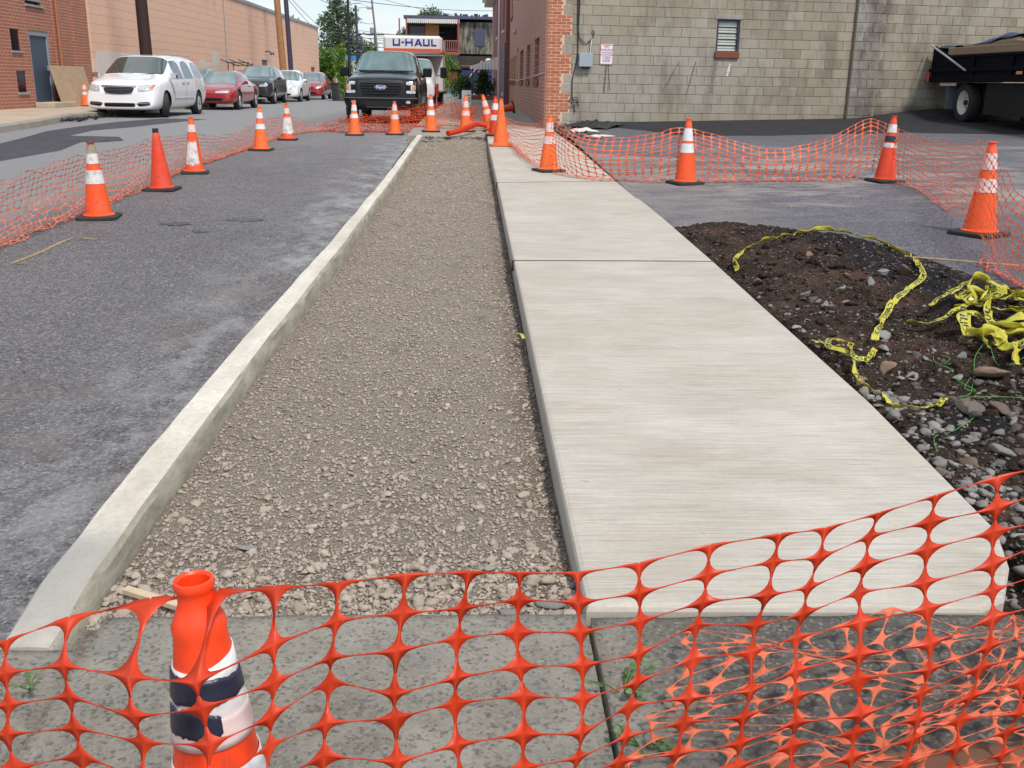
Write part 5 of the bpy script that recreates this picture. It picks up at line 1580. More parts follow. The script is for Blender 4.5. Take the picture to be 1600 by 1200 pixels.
def patch(bvh, root, name, mat, corners, n=(10, 6), rnd=0.0, off=.008, axis='front', parent=None, thick=.02):
    """a thin moulded piece that follows the body. corners (a,b) quad in x,z (front) or y,z (side)"""
    c = [Vector(p) for p in corners]
    nu, nv = n
    pts = []
    for i in range(nu + 1):
        for j in range(nv + 1):
            u, v = i / nu, j / nv
            if rnd:
                a, b = 2 * u - 1, 2 * v - 1
                a2 = a * (1 - rnd * (b * b) / 2 * abs(a)); b2 = b * (1 - rnd * (a * a) / 2 * abs(b))
                u, v = (a2 + 1) / 2, (b2 + 1) / 2
            p = (c[0] * (1 - u) + c[1] * u) * (1 - v) + (c[3] * (1 - u) + c[2] * u) * v
            if axis == 'front':
                h = bvh.ray_cast(Vector((p.x, -3, p.y)), Vector((0, 1, 0)))
                q = h[0] if h[0] is not None else Vector((p.x, .3, p.y)); q = q + Vector((0, -off, 0)); back = Vector((0, thick, 0))
            else:
                s = 1 if axis == 'right' else -1
                h = bvh.ray_cast(Vector((s * 3, p.x, p.y)), Vector((-s, 0, 0)))
                q = h[0] if h[0] is not None else Vector((s * .9, p.x, p.y)); q = q + Vector((s * off, 0, 0)); back = Vector((-s * thick, 0, 0))
            pts.append((q, q + back))
    vs = [p[0] for p in pts] + [p[1] for p in pts]; m = len(pts)
    def I(i, j): return i * (nv + 1) + j
    fs = []
    for i in range(nu):
        for j in range(nv): fs.append((I(i, j), I(i + 1, j), I(i + 1, j + 1), I(i, j + 1)))
    ring = [I(i, 0) for i in range(nu)] + [I(nu, j) for j in range(nv)] + [I(i, nv) for i in range(nu, 0, -1)] + [I(0, j) for j in range(nv, 0, -1)]
    for k in range(len(ring)):
        a, b = ring[k], ring[(k + 1) % len(ring)]; fs.append((a, b, b + m, a + m))
    mb = MB(); mb.add(vs, fs)
    return mb.build(name, mat, parent or root, auto=True)
def mirror(c): return [(-c[1][0], c[1][1]), (-c[0][0], c[0][1]), (-c[3][0], c[3][1]), (-c[2][0], c[2][1])]

def mirror_pair(root, x, y, z, m, w=.22, h=.16):
    for s in (1, -1):
        o = MB().bbox(s * x, s * (x + w) if s > 0 else s * (x + w), y, y + .09, z, z + h, .025) if False else MB()
        a, b = (x, x + w) if s > 0 else (-x - w, -x)
        o.bbox(a, b, y, y + .10, z, z + h, .03)
        o.bbox(a - .06 if s > 0 else b - .02, a + .02 if s > 0 else b + .06, y + .02, y + .07, z - .02, z + .05, .01)
        o.build('side_mirror', m, root, auto=True)

def wipers(root, pts, m=None):
    mb = MB()
    for p in pts: mb.tube(p, .012, 5)
    mb.build('wipers', m_trimblack, root)

ZR = Z0
# ================================================================== black pickup
st = [(0.00, .42, .78, .98, .90, .78), (.05, .38, .85, 1.14, .985, .88), (.25, .34, .95, 1.20, 1.01, .92), (.8, .32, 1.02, 1.25, 1.015, .90), (1.55, .34, 1.06, 1.30, 1.01, .88), (1.72, .34, 1.08, 1.33, 1.01, .86),
      (2.35, .36, 1.14, 1.88, 1.01, .74), (2.45, .36, 1.14, 1.90, 1.01, .74), (3.25, .36, 1.14, 1.93, 1.01, .74), (3.35, .36, 1.14, 1.93, 1.01, .74), (4.05, .36, 1.14, 1.90, 1.01, .73), (4.15, .36, 1.14, 1.88, 1.01, .73),
      (4.25, .38, 1.16, 1.40, 1.01, .86), (4.32, .40, 1.18, 1.36, 1.01, .93), (5.7, .45, 1.18, 1.36, 1.0, .93), (5.85, .55, 1.15, 1.33, .98, .90)]
m_blackpaint = paint('black_paint', (0.003, 0.003, 0.004), coat=.6, rough=.22)
m_blackpaint.node_tree.nodes['Principled BSDF'].inputs['Specular IOR Level'].default_value = .25
pk, pb_ = car('pickup_truck', 'black pickup truck parked facing the camera beyond the gravel strip', 'pickup truck', (-2.30, 26.4, ZR), 0.0, m_blackpaint, st,
              dict(ws=5, rear=11, side=[6, 7, 8, 9] and [7, 9]), [(.98, .41, 1.01, .28, .49), (4.75, .41, 1.01, .28, .49)], rim=m_darkalloy, spokes=6, crease=.7)
pk.scale = (.96, .96, .955)
patch(pb_, pk, 'windscreen_frame', m_trimblack, [(-.78, 1.36), (.78, 1.36), (.76, 1.39), (-.76, 1.39)], (10, 1), off=.01)
gr = patch(pb_, pk, 'grille', m_trimblack, [(-.50, .72), (.50, .72), (.56, 1.10), (-.56, 1.10)], (12, 8), .25, .035)
gs = patch(pb_, pk, 'grille_surround', plain('dark_grille_frame', (0.03, 0.032, 0.036), .35, .3, spec=.3), [(-.60, .69), (.60, .69), (.64, 1.14), (-.64, 1.14)], (12, 8), .22, .022)
for k in range(5):
    z = .775 + k * .068
    patch(pb_, gr, 'grille_bar', m_blackplastic, [(-.50 - k * .008, z), (.50 + k * .008, z), (.50 + k * .008, z + .022), (-.50 - k * .008, z + .022)], (12, 1), 0, .055)
ov = MB(); ov.lathe([(0.001, .0), (.95, 0), (1.0, -.02), (1.0, -.1)], 32, Matrix.Translation((0, -.075, .935)) @ Matrix.Rotation(R(90), 4, 'X') @ Matrix.Diagonal((.155, .062, .12, 1)))
em = ov.build('emblem', plain('emblem_blue', (0.02, 0.07, 0.30), .2, coat=1), gr, auto=True)
MB().lathe([(.94, .012), (1.03, .0), (1.05, -.08)], 32, Matrix.Translation((0, -.077, .935)) @ Matrix.Rotation(R(90), 4, 'X') @ Matrix.Diagonal((.155, .062, .12, 1))).build('emblem_rim', m_chrome, gr, auto=True)
_t = text_mesh('Ford', .105, .002)
_o = link('lettering', _t, gr, m_white, (0, -.083, .905), (R(90), 0, 0)); _o.scale = (1.1, 1, 1); _o['kind'] = 'stuff'
hlc = [(.64, .76), (.93, .80), (.955, 1.08), (.66, 1.12)]
for c in (hlc, mirror(hlc)):
    h = patch(pb_, pk, 'headlight', m_trimblack, c, (6, 8), .15, .018)
    x0, x1 = c[0][0], c[1][0]
    w = x1 - x0; a = x0 + w * .2
    outer = x0 > 0
    for (u0, u1, z0, z1, m_) in [(.10, .95, 1.0, 1.085, m_lamp), (.10, .95, .785, .86, m_lamp), (.52, .96, .862, .998, m_lamp), (.62, .9, .885, .965, m_amber)]:
        if not outer: u0, u1 = 1 - u1, 1 - u0
        patch(pb_, h, 'lens', m_, [(x0 + w * u0, z0), (x0 + w * u1, z0), (x0 + w * u1, z1), (x0 + w * u0, z1)], (3, 3), .2, .03 if m_ is m_lamp else .036)
patch(pb_, pk, 'bumper', m_trimblack, [(-.98, .40), (.98, .40), (.99, .68), (-.99, .68)], (16, 5), .05, .05, thick=.1)
patch(pb_, pk, 'bumper_trim', plain('bumper_edge', (0.22, .23, .24), .3, .6), [(-.96, .655), (.96, .655), (.96, .672), (-.96, .672)], (16, 1), 0, .058, thick=.04)
patch(pb_, pk, 'air_intake', m_arch, [(-.45, .45), (.45, .45), (.5, .58), (-.5, .58)], (10, 3), .2, .056, thick=.04)
patch(pb_, pk, 'tow_bar', plain('skid_grey', (0.10, .10, .11), .5), [(-.4, .42), (.4, .42), (.4, .437), (-.4, .437)], (8, 1), 0, .06, thick=.04)
for s in (1, -1): patch(pb_, pk, 'fog_lamp', m_lamp, [(s * .72 - .06, .52), (s * .72 + .06, .52), (s * .72 + .06, .60), (s * .72 - .06, .60)], (3, 3), .5, .062, thick=.03)
mirror_pair(pk, 1.03, 1.78, 1.22, m_trimblack, .25, .24)
wipers(pk, [[(-.72, 1.62, 1.345), (-.1, 1.68, 1.375), (-.05, 1.70, 1.36)], [(-.02, 1.63, 1.35), (.62, 1.70, 1.38)], [(-.5, 1.58, 1.33), (-.35, 1.66, 1.37)], [(.2, 1.58, 1.34), (.33, 1.66, 1.38)]])
MB().bbox(.55, .72, 2.2, 2.23, 1.41, 1.45, .004).build('sticker', m_dirtywhite, pk) if False else None
for s in ('right',):
    patch(pb_, pk, 'door_seam', m_arch, [(1.62, .5), (1.635, .5), (1.635, 1.12), (1.62, 1.12)], (1, 6), 0, .002, s, thick=.01)
    patch(pb_, pk, 'door_seam', m_arch, [(3.27, .5), (3.285, .5), (3.285, 1.12), (3.27, 1.12)], (1, 6), 0, .002, s, thick=.01)
    for y in (2.85, 3.9): patch(pb_, pk, 'door_handle', m_trimblack, [(y, .98), (y + .2, .98), (y + .2, 1.02), (y, 1.02)], (3, 1), 0, .03, s)
MB().tube([(.62, .45, 1.24), (.6, .5, 1.28)], .02, 5).build('hood_nub', m_trimblack, pk) if False else None
MB().lathe([(.001, .03), (.03, .02), (.035, 0)], 8, Matrix.Translation((-.35, 2.6, 1.93))).build('antenna', m_trimblack, pk)

# ================================================================== white minivan
st = [(0.00, .26, .50, .66, .82, .70), (.07, .22, .60, .86, .93, .80), (.30, .20, .74, .98, .985, .86), (.75, .20, .88, 1.07, 1.0, .86), (1.15, .20, .96, 1.14, 1.0, .84), (1.25, .20, .98, 1.17, 1.0, .82),
      (2.02, .21, 1.04, 1.66, 1.0, .70), (2.10, .21, 1.04, 1.68, 1.0, .70), (2.75, .21, 1.05, 1.72, 1.0, .72), (2.84, .21, 1.05, 1.72, 1.0, .72), (3.75, .22, 1.07, 1.72, 1.0, .71), (3.84, .22, 1.07, 1.72, 1.0, .71), (4.75, .25, 1.09, 1.66, .97, .66),
      (4.85, .27, 1.09, 1.62, .96, .64), (5.1, .34, 1.02, 1.16, .93, .80), (5.15, .40, .80, .95, .88, .74)]
m_whitepaint = paint('white_car_paint', (0.86, 0.87, 0.89))
mv, mvb = car('minivan', 'white minivan parked with its front wheels turned, first in the row', 'minivan', (-9.28, 27.6, ZR), R(-1.5), m_whitepaint, st,
              dict(ws=5, rear=13, side=[6, 7, 9, 11]), [(.98, .345, .99, .23, .40), (4.06, .345, .99, .23, .40)], m_wind_dark, rim=m_alloy, spokes=9, steer=R(24), crease=.5)
mv.scale = (.975, .975, .955)
g_ = patch(mvb, mv, 'grille', m_trimblack, [(-.33, .64), (.33, .64), (.44, .84), (-.44, .84)], (12, 6), .3, .02)
patch(mvb, g_, 'grille_top_bar', m_chrome, [(-.47, .835), (.47, .835), (.48, .875), (-.48, .875)], (12, 1), 0, .03)
for k in range(4): patch(mvb, g_, 'grille_bar', plain('grille_chrome', (.2, .2, .25), .3, .8), [(-.36 - k * .02, .67 + k * .042), (.36 + k * .02, .67 + k * .042), (.36 + k * .02, .68 + k * .042), (-.36 - k * .02, .68 + k * .042)], (12, 1), 0, .028)
hl = [(.50, .70), (.90, .74), (.965, .93), (.50, .87)]
for c in (hl, mirror(hl)):
    h = patch(mvb, mv, 'headlight', m_lamp, c, (8, 5), .2, .012)
    s = 1 if c[0][0] > 0 else -1
    patch(mvb, h, 'indicator', m_amber, [(s * .845 - .03, .79), (s * .845 + .03, .79), (s * .86 + .03, .90), (s * .86 - .03, .90)], (2, 3), .2, .018)
patch(mvb, mv, 'lower_intake', m_trimblack, [(-.42, .30), (.42, .30), (.42, .395), (-.42, .395)], (10, 3), .2, .012)
patch(mvb, mv, 'intake_trim', m_chrome, [(-.42, .40), (.42, .40), (.42, .412), (-.42, .412)], (10, 1), 0, .016)
fl = [(.50, .31), (.82, .35), (.80, .44), (.46, .42)]
for c in (fl, mirror(fl)):
    f = patch(mvb, mv, 'fog_lamp', m_trimblack, c, (6, 3), .25, .012)
    s = 1 if c[0][0] > 0 else -1
    patch(mvb, f, 'fog_trim', m_chrome, [(s * .62 - .17, .385), (s * .62 + .17, .385), (s * .62 + .17, .397), (s * .62 - .17, .397)], (5, 1), 0, .02)
mirror_pair(mv, .99, 1.35, 1.05, m_chrome, .20, .16)
for y in (2.5, 2.95): patch(mvb, mv, 'door_handle', plain('handle_grey', (.3, .3, .32), .4), [(y, .93), (y + .16, .93), (y + .16, .96), (y, .96)], (3, 1), 0, .025, 'right')
patch(mvb, mv, 'side_moulding', plain('moulding_grey', (.42, .43, .45), .4), [(1.6, .50), (3.5, .50), (3.5, .525), (1.6, .525)], (12, 1), 0, .015, 'right')
for y in (1.55, 2.79, 3.9): patch(mvb, mv, 'door_seam', m_arch, [(y, .35), (y + .012, .35), (y + .012, 1.04), (y, 1.04)], (1, 6), 0, .002, 'right', thick=.01)
for s in (1, -1): MB().tube([(s * .66, 2.2, 1.745), (s * .66, 4.4, 1.745)], .02, 6).build('roof_rail', m_steel, mv)
wipers(mv, [[(-.6, 1.18, 1.15), (.0, 1.25, 1.19)], [(.0, 1.18, 1.16), (.6, 1.25, 1.19)]])

# ================================================================== sedans and the compact in the row
def sedan(label, loc, mat, length=4.5, hgt=1.42, wid=.87, nose=.68, glassm=m_wind, group='parked cars in the row across the street', name='parked_car', cat='car', suv=False, rim=m_alloy, lampspec=None, grille=True, yaw=0.0):
    L = length; zb = .86 * hgt / 1.42
    if suv:
        st = [(0, .34, .60, .80, .74, .62), (.08, .30, .70, .95, .85, .74), (.35, .26, .84, 1.04, wid, .78), (.9, .26, .94, 1.10, wid, .76), (1.2, .26, .97, 1.13, wid, .74), (1.3, .26, .98, 1.15, wid, .72),
              (1.95, .27, 1.02, 1.56, wid, .60), (2.02, .27, 1.02, 1.58, wid, .60), (2.7, .27, 1.03, 1.63, wid, .61), (2.78, .27, 1.03, 1.63, wid, .61), (3.6, .27, 1.05, 1.60, wid, .60), (3.68, .27, 1.05, 1.59, wid, .60),
              (L - .35, .30, 1.04, 1.38, wid * .96, .56), (L - .05, .36, .98, 1.08, wid * .92, .68), (L, .45, .8, .9, wid * .85, .62)]
    else:
        k = hgt
        st = [(0, .28, .44, nose - .12, .66, .55), (.08, .22, .52, nose, .78, .66), (.35, .20, .66, nose + .07, wid * .98, .74), (.85, .20, .76, k * .60, wid, .74), (1.15, .20, .80, k * .64, wid, .72), (1.22, .20, .81, k * .655, wid, .70),
              (1.98, .21, zb, k * .965, wid, .54), (2.05, .21, zb, k * .975, wid, .54), (2.55, .21, zb, k, wid, .56), (2.62, .21, zb, k, wid, .56), (3.15, .21, zb, k * .97, wid, .54), (3.22, .21, zb + .01, k * .96, wid, .53),
              (3.85, .23, zb + .03, k * .70, wid * .98, .60), (L - .1, .28, .80, k * .66, wid * .92, .64), (L, .36, .62, .74, wid * .84, .58)]
    root, b = car(name, label, cat, loc, yaw, mat, st, dict(ws=5, rear=11, side=[6, 7, 9]), [(.88, .31, wid - .01, .2, .37), (.88 + L * .59, .31, wid - .01, .2, .37)], glassm, rim=rim, group=group)
    lp = lampspec or [(.34, nose - .10), (.70, nose - .08), (.76, nose + .04), (.36, nose - .01)]
    for c in (lp, mirror(lp)): patch(b, root, 'headlight', m_lamp, c, (6, 4), .25, .012)
    if grille: patch(b, root, 'grille', m_trimblack, [(-.30, nose - .14), (.30, nose - .14), (.33, nose - .03), (-.33, nose - .03)], (8, 3), .2, .01)
    patch(b, root, 'lower_intake', m_trimblack, [(-.45, .30), (.45, .30), (.5, .40), (-.5, .40)], (10, 3), .25, .01)
    mirror_pair(root, wid + .0, 1.5, zb + .06, mat, .15, .12)
    for y in (2.55,): patch(b, root, 'door_handle', m_trimblack, [(y, .78), (y + .15, .78), (y + .15, .81), (y, .81)], (3, 1), 0, .02, 'right')
    return root, b
m_redpaint = paint('red_car_paint', (0.34, 0.018, 0.022))
sedan('low dark red coupe with long slanted headlights, parked right behind the white minivan', (-8.98, 35.7, ZR), m_redpaint, 4.6, 1.32, .88, .66, lampspec=[(.22, .555), (.66, .575), (.72, .655), (.24, .64)], grille=False)
sedan('dark charcoal hatchback parked between the red coupe and the white sedan', (-9.55, 45.2, ZR), paint('charcoal_paint', (0.03, 0.035, 0.045), .3), 4.5, 1.6, .90, .82, suv=True, cat='car')
sedan('white compact sedan with dark bumper pockets, parked behind the charcoal car', (-9.25, 50.7, ZR), m_whitepaint, 4.4, 1.50, .85, .74, lampspec=[(.40, .60), (.68, .66), (.78, .82), (.46, .74)])
sedan('red sedan at the far end of the parked row, half hidden by the pickup mirror', (-9.05, 57.6, ZR), m_redpaint, 4.4, 1.48, .85, .72, lampspec=[(.42, .58), (.70, .62), (.76, .76), (.46, .70)])
sedan('green rounded car seen only between the minivan and the red coupe', (-10.95, 39.6, ZR + .02), paint('green_car_paint', (0.03, 0.22, 0.13)), 4.5, 1.40, .86, .7, group='cars standing on the pavement behind the parked row')
mr, mrb = sedan('dark maroon car carrying a roof rack of poles, only its roof showing', (-11.6, 50.5, ZR + .15), paint('maroon_paint', (0.10, 0.015, 0.02)), 4.5, 1.30, .86, .66, group='cars standing on the pavement behind the parked row')
rk = MB()
for x in (-.42, .0, .42): rk.tube([(x - .2, .9, 1.78), (x + .1, 3.4, 1.52)], .025, 6)
for y in (1.8, 2.9): rk.tube([(-.55, y, 1.66 - (y - 1.8) * .1), (.55, y, 1.66 - (y - 1.8) * .1)], .02, 6).tube([(-.48, y, 1.25), (-.48, y, 1.66)], .02, 6).tube([(.48, y, 1.25), (.48, y, 1.66)], .02, 6)
rk.build('roof_rack', m_blackplastic, mr)

# ================================================================== moving truck
m_boxwhite = paint('box_white_paint', (0.66, 0.655, 0.65), rough=.4, coat=.3)
uh = tag(empty('moving_truck', (-2.41, 41.3, ZR)), 'white and red moving truck with U-HAUL lettering behind the black pickup', 'truck')
MB().bbox(-1.19, 1.19, 2.7, 7.0, .62, 2.84, .07).bbox(-1.19, 1.19, 1.55, 2.9, 2.12, 2.84, .10).build('cargo_box', m_boxwhite, uh, auto=True)
MB().box(-1.16, 1.16, 1.543, 1.549, 2.20, 2.34).box(1.192, 1.198, 1.66, 6.9, 2.20, 2.34).build('red_stripe', plain('orange_red_stripe', (.62, .10, .035), .4), uh)
MB().bbox(-1.2, 1.2, 1.6, 2.8, 2.05, 2.117, .02).build('box_underside_trim', plain('shade_grey_trim', (.25, .25, .26), .5), uh)
def ulogo():
    z0, z1 = 2.44, 2.71; t = .062
    def L(fn):
        mb = MB(); fn(mb); mb.build('letter', m_blue_ink, uh)
    def B(mb, x0, x1, a, b): mb.box(x0, x1, 1.535, 1.548, a, b)
    def U(x, w): return lambda m: (B(m, x, x + t, z0 + t, z1), B(m, x, x + w, z0, z0 + t), B(m, x + w - t, x + w, z0 + t, z1))
    L(U(-.80, .30)); L(lambda m: B(m, -.45, -.33, z0 + .11, z0 + .165))
    x = -.29
    L(lambda m: (B(m, x, x + t, z0, z1), B(m, x + .24, x + .24 + t, z0, z1), B(m, x + t, x + .24, z0 + .105, z0 + .165)))
    a = .07
    L(lambda m: (m.prism([(a, z0), (a + .075, z0), (a + .2, z1), (a + .13, z1)], 1.535, 1.548), m.prism([(a + .33, z0), (a + .255, z0), (a + .135, z1 - .001), (a + .205, z1 - .001)], 1.532, 1.5465), B(m, a + .09, a + .24, z0 + .055, z0 + .10)))
    L(U(.43, .27)); L(lambda m: (B(m, .76, .76 + t, z0 + t, z1), B(m, .76, .97, z0, z0 + t)))
ulogo()
link('lettering', text_mesh('MOVING 24/7', .11, .004), uh, m_white, (.25, 1.538, 2.235), (R(90), 0, 0)) if False else None
st = [(0.00, .45, .80, .98, .86, .72), (.08, .40, .88, 1.10, .95, .80), (.4, .38, .98, 1.20, .99, .84), (.85, .38, 1.08, 1.30, 1.0, .82), (.93, .38, 1.10, 1.33, 1.0, .80),
      (1.55, .40, 1.16, 1.92, 1.0, .74), (1.62, .40, 1.16, 1.95, 1.0, .74), (2.2, .40, 1.16, 1.98, 1.0, .74), (2.28, .40, 1.16, 1.98, 1.0, .74), (2.62, .40, 1.16, 1.96, 1.0, .74), (2.68, .42, 1.14, 1.9, .98, .72)]
m_uwhite = paint('cab_white_paint', (0.7, 0.7, 0.71))
cabr, cbv = car('cab', None, None, (0, 0, 0), 0, m_uwhite, st, dict(ws=4, rear=-1, side=[6]), [(.62, .39, .99, .24, .46)], rim=m_dirtywhite, crease=.6)
for ch in list(cabr.children):
    pass
cabr.parent = uh
patch(cbv, cabr, 'grille', m_trimblack, [(-.45, .68), (.45, .68), (.5, .98), (-.5, .98)], (8, 5), .2, .02)
for s in (1, -1):
    MB().bbox(s * 1.27 - .13, s * 1.27 + .13, .95, 1.08, 1.20, 1.62, .03).tube([(s * .95, 1.0, 1.28), (s * 1.2, 1.0, 1.30)], .02, 6).build('side_mirror', m_trimblack, cabr, auto=True)
    MB().bbox(s * 1.0 - .01, s * 1.0 + .03, .1, 2.6, .45, .98, .006).build('red_flank_panel', plain('red_panel_paint', (.42, .04, .03), .35), cabr)
wheel(uh, 'wheel', 1.0, 5.6, .39, .28, 1, m_dirtywhite, 6); wheel(uh, 'wheel', -1.0, 5.6, .39, .28, -1, m_dirtywhite, 6)
MB().box(-.9, .9, 2.7, 6.9, .45, .6).build('chassis', m_arch, uh)

# ================================================================== tipper truck at the right edge, backed up to the block wall
m_navy = paint('navy_tipper_paint', (0.002, 0.003, 0.010), rough=.7, coat=.0)
m_navy.node_tree.nodes['Principled BSDF'].inputs['Specular IOR Level'].default_value = .12
dt = tag(empty('tipper_truck', (10.65, 23.74, 0), (0, 0, R(-90))), 'dark navy tipper truck loaded with planks under a tarpaulin, backed up to the block wall', 'truck')
# x along the truck from the tail, y from near side towards the wall
_sp = [(0, 1.9), (5.2, 1.9), (5.2, 2.37), (.9, 2.37), (0, 2.60)]
MB().prism(_sp, 0, .05).prism(_sp, 2.1, 2.15).bbox(0, .06, .052, 2.098, 1.9, 2.56, .01).bbox(5.14, 5.2, .052, 2.098, 1.9, 2.56, .01).box(.06, 5.14, .05, 2.1, 1.9, 1.96).build('tipper_body', m_navy, dt)
MB().bbox(-.02, 5.2, -.045, -.002, 2.02, 2.10, .01).bbox(.9, 5.2, -.04, -.002, 2.31, 2.365, .01).bbox(-.03, 5.2, -.06, -.002, 1.80, 1.93, .012).bbox(2.0, 2.08, -.05, -.003, 1.935, 2.30, .01).bbox(3.6, 3.68, -.05, -.003, 1.935, 2.30, .01).build('side_rails', m_navy, dt)
MB().tube([(.03, -.08, 2.61), (.9, -.08, 2.34), (1.85, -.08, 2.04)], .022, 8).build('prop_bar', plain('pale_blue_bar', (.42, .45, .58), .4, .3), dt)
MB().bbox(.75, 5.1, .0, .045, 2.372, 2.53, .008).build('plank', m_wood, dt)
MB().bbox(1.3, 5.0, .06, .10, 2.38, 2.57, .008).build('plank', m_wood, dt)
for k, (a, b) in enumerate([((2.2, .25, 2.58), (3.0, .3, 2.68)), ((2.4, .15, 2.57), (3.6, .12, 2.62)), ((2.9, .2, 2.62), (3.9, .05, 2.57))]):
    MB().tube([a, b], .045, 6).build('timber_offcut', m_woodlight, dt)
# tarpaulin: draped sheet
nx, ny = 60, 24
V = []
for i in range(nx):
    for j in range(ny):
        u = i / (nx - 1); v = j / (ny - 1)
        x = .05 + u * 5.1; y = .06 + v * 2.0
        z = 2.58 + .08 * math.sin(u * 5) * v + .20 * float(sm(.15, .6, u)) * (1 - (2 * v - 1) ** 2 * .4) + .035 * math.sin(u * 38 + v * 5) * (.4 + v) + .03 * math.sin(v * 17 + u * 11)
        if v < .12: z -= .04 * (1 - v / .12)
        V.append((x, y, z))
i, j = np.meshgrid(np.arange(nx - 1), np.arange(ny - 1), indexing='ij'); a = (i * ny + j).ravel()
tp = link('tarpaulin', np_mesh('tarpaulin', np.array(V), np.stack([a, a + ny, a + ny + 1, a + 1], -1), smooth=True), dt, plain('blue_tarpaulin', (0.018, 0.045, 0.12), .45, var=.3, scale=4))
so = tp.modifiers.new('t', 'SOLIDIFY'); so.thickness = .012
MB().bbox(-.06, .10, -.09, -.005, 1.80, 1.99, .012).build('tail_light', m_redlens, dt)
MB().bbox(3.95, 4.15, -.09, -.062, 1.94, 2.0, .008).build('side_marker', m_amber, dt)
MB().bbox(.55, 1.3, .0, .04, 1.72, 1.79, .006).build('frame_rail_end', m_dirtywhite, dt)
MB().box(.5, 5.2, .5, 1.6, 1.30, 1.79).box(2.6, 5.0, .06, .5, 1.15, 1.78).box(2.6, 5.2, 1.6, 2.1, 1.15, 1.78).build('chassis', m_arch, dt)
MB().tube([(.14, .0, 1.8), (.14, .0, 1.66)], .015, 6).build('hook', m_blackplastic, dt)
zg = .975
MB().bbox(.88, .895, .03, .62, 1.22, 1.78, .004).build('mud_flap', plain('grey_blue_rubber', (.12, .15, .18), .6), dt)
for y, sgn in ((.20, 1), (.48, 1), (1.95, 1), (1.67, 1)):
    w = tag(empty('wheel', (1.58, y, zg + .40)), None); w.scale = (1.07, 1, 1.07); w.parent = dt
    M_ = Matrix.Rotation(R(90), 4, 'X')
    MB().lathe([(.24, -.11), (.33, -.125), (.375, -.11), (.39, -.08), (.39, .08), (.375, .11), (.33, .125), (.24, .11)], 36, M_).build('tyre', m_rubber, w, auto=True)
    MB().lathe([(.245, .11), (.235, .10), (.22, .05), (.16, -.02), (.09, -.03), (.085, .02), (.001, .03)], 28, M_).build('rim', m_dirtywhite, w, auto=True)
    mb = MB(); mb.lathe([(.001, .075), (.055, .07), (.06, .02)], 14, M_)
    for k in range(8): mb.tube([M_ @ Vector((.125 * math.cos(k * .785), .125 * math.sin(k * .785), -.03)), M_ @ Vector((.125 * math.cos(k * .785), .125 * math.sin(k * .785), .01))], .012, 6)
    mb.build('hub', m_blackplastic, w)
for y in (.20, 1.95):
    w = tag(empty('wheel', (4.6, y, zg + .385 + .0)), None); w.parent = dt
    MB().lathe([(.24, -.11), (.33, -.125), (.375, -.11), (.39, -.08), (.39, .08), (.375, .11), (.33, .125), (.24, .11)], 36, Matrix.Rotation(R(90), 4, 'X')).build('tyre', m_rubber, w, auto=True)
MB().bbox(5.3, 7.0, .1, 2.05, 1.3, 2.9, .12).build('cab', m_navy, dt, auto=True)

# ================================================================== traffic cones
def cone_orange(name, c, fade=(0.75, 0.3, 0.2)):
    M = Mat(name); o = M.obj()
    n = M.ramp(M.noise(M.map(o, (1, 1, .5)), 7, 6, .65), [(.45, 0), (.75, 1)])
    cc = M.mix(M.math('MULTIPLY', n, .22), c, fade)
    d = M.ramp(M.noise(M.map(o, (1, 1, .6)), 15, 10, .78), [(.54, 0), (.64, 1)])
    cc = M.mix(M.math('MULTIPLY', d, .55), cc, (.16, .05, .03))
    M.color(cc); M.rough(.42); M.b.inputs['Subsurface Weight'].default_value = 0.0
    M.bump(M.noise(o, 60, 3), .15, .002)
    return M.m
m_cone = cone_orange('cone_orange', (0.86, 0.085, 0.010))
m_cone_light = cone_orange('cone_light_orange', (0.90, 0.15, 0.025))
m_cone_dark = cone_orange('cone_red_orange', (0.70, 0.05, 0.012))
def band_mat(name, c, dirt):
    M = Mat(name); o = M.obj()
    hexs = M.vor(o, 260)
    n = M.ramp(M.noise(o, 11, 7, .7), [(.48, 0), (.66, 1)])
    cc = M.mix(M.math('MULTIPLY', n, dirt), c, (.28, .26, .24))
    M.color(cc); M.rough(.35); M.bump(hexs, .2, .001)
    return M.m
m_band = band_mat('reflective_band', (.74, .72, .74), .35)
m_band_dirty = band_mat('scuffed_band', (.70, .66, .64), .8)
m_band_pink = band_mat('pinkish_band', (.74, .56, .54), .4)
m_tape_black = plain('navy_tape', (0.018, 0.022, 0.045), .35, var=.4, scale=30, bump=.004)
def cone_r(z, h): return .132 + (.030 - .132) * ((z - .035) / (h - .035))
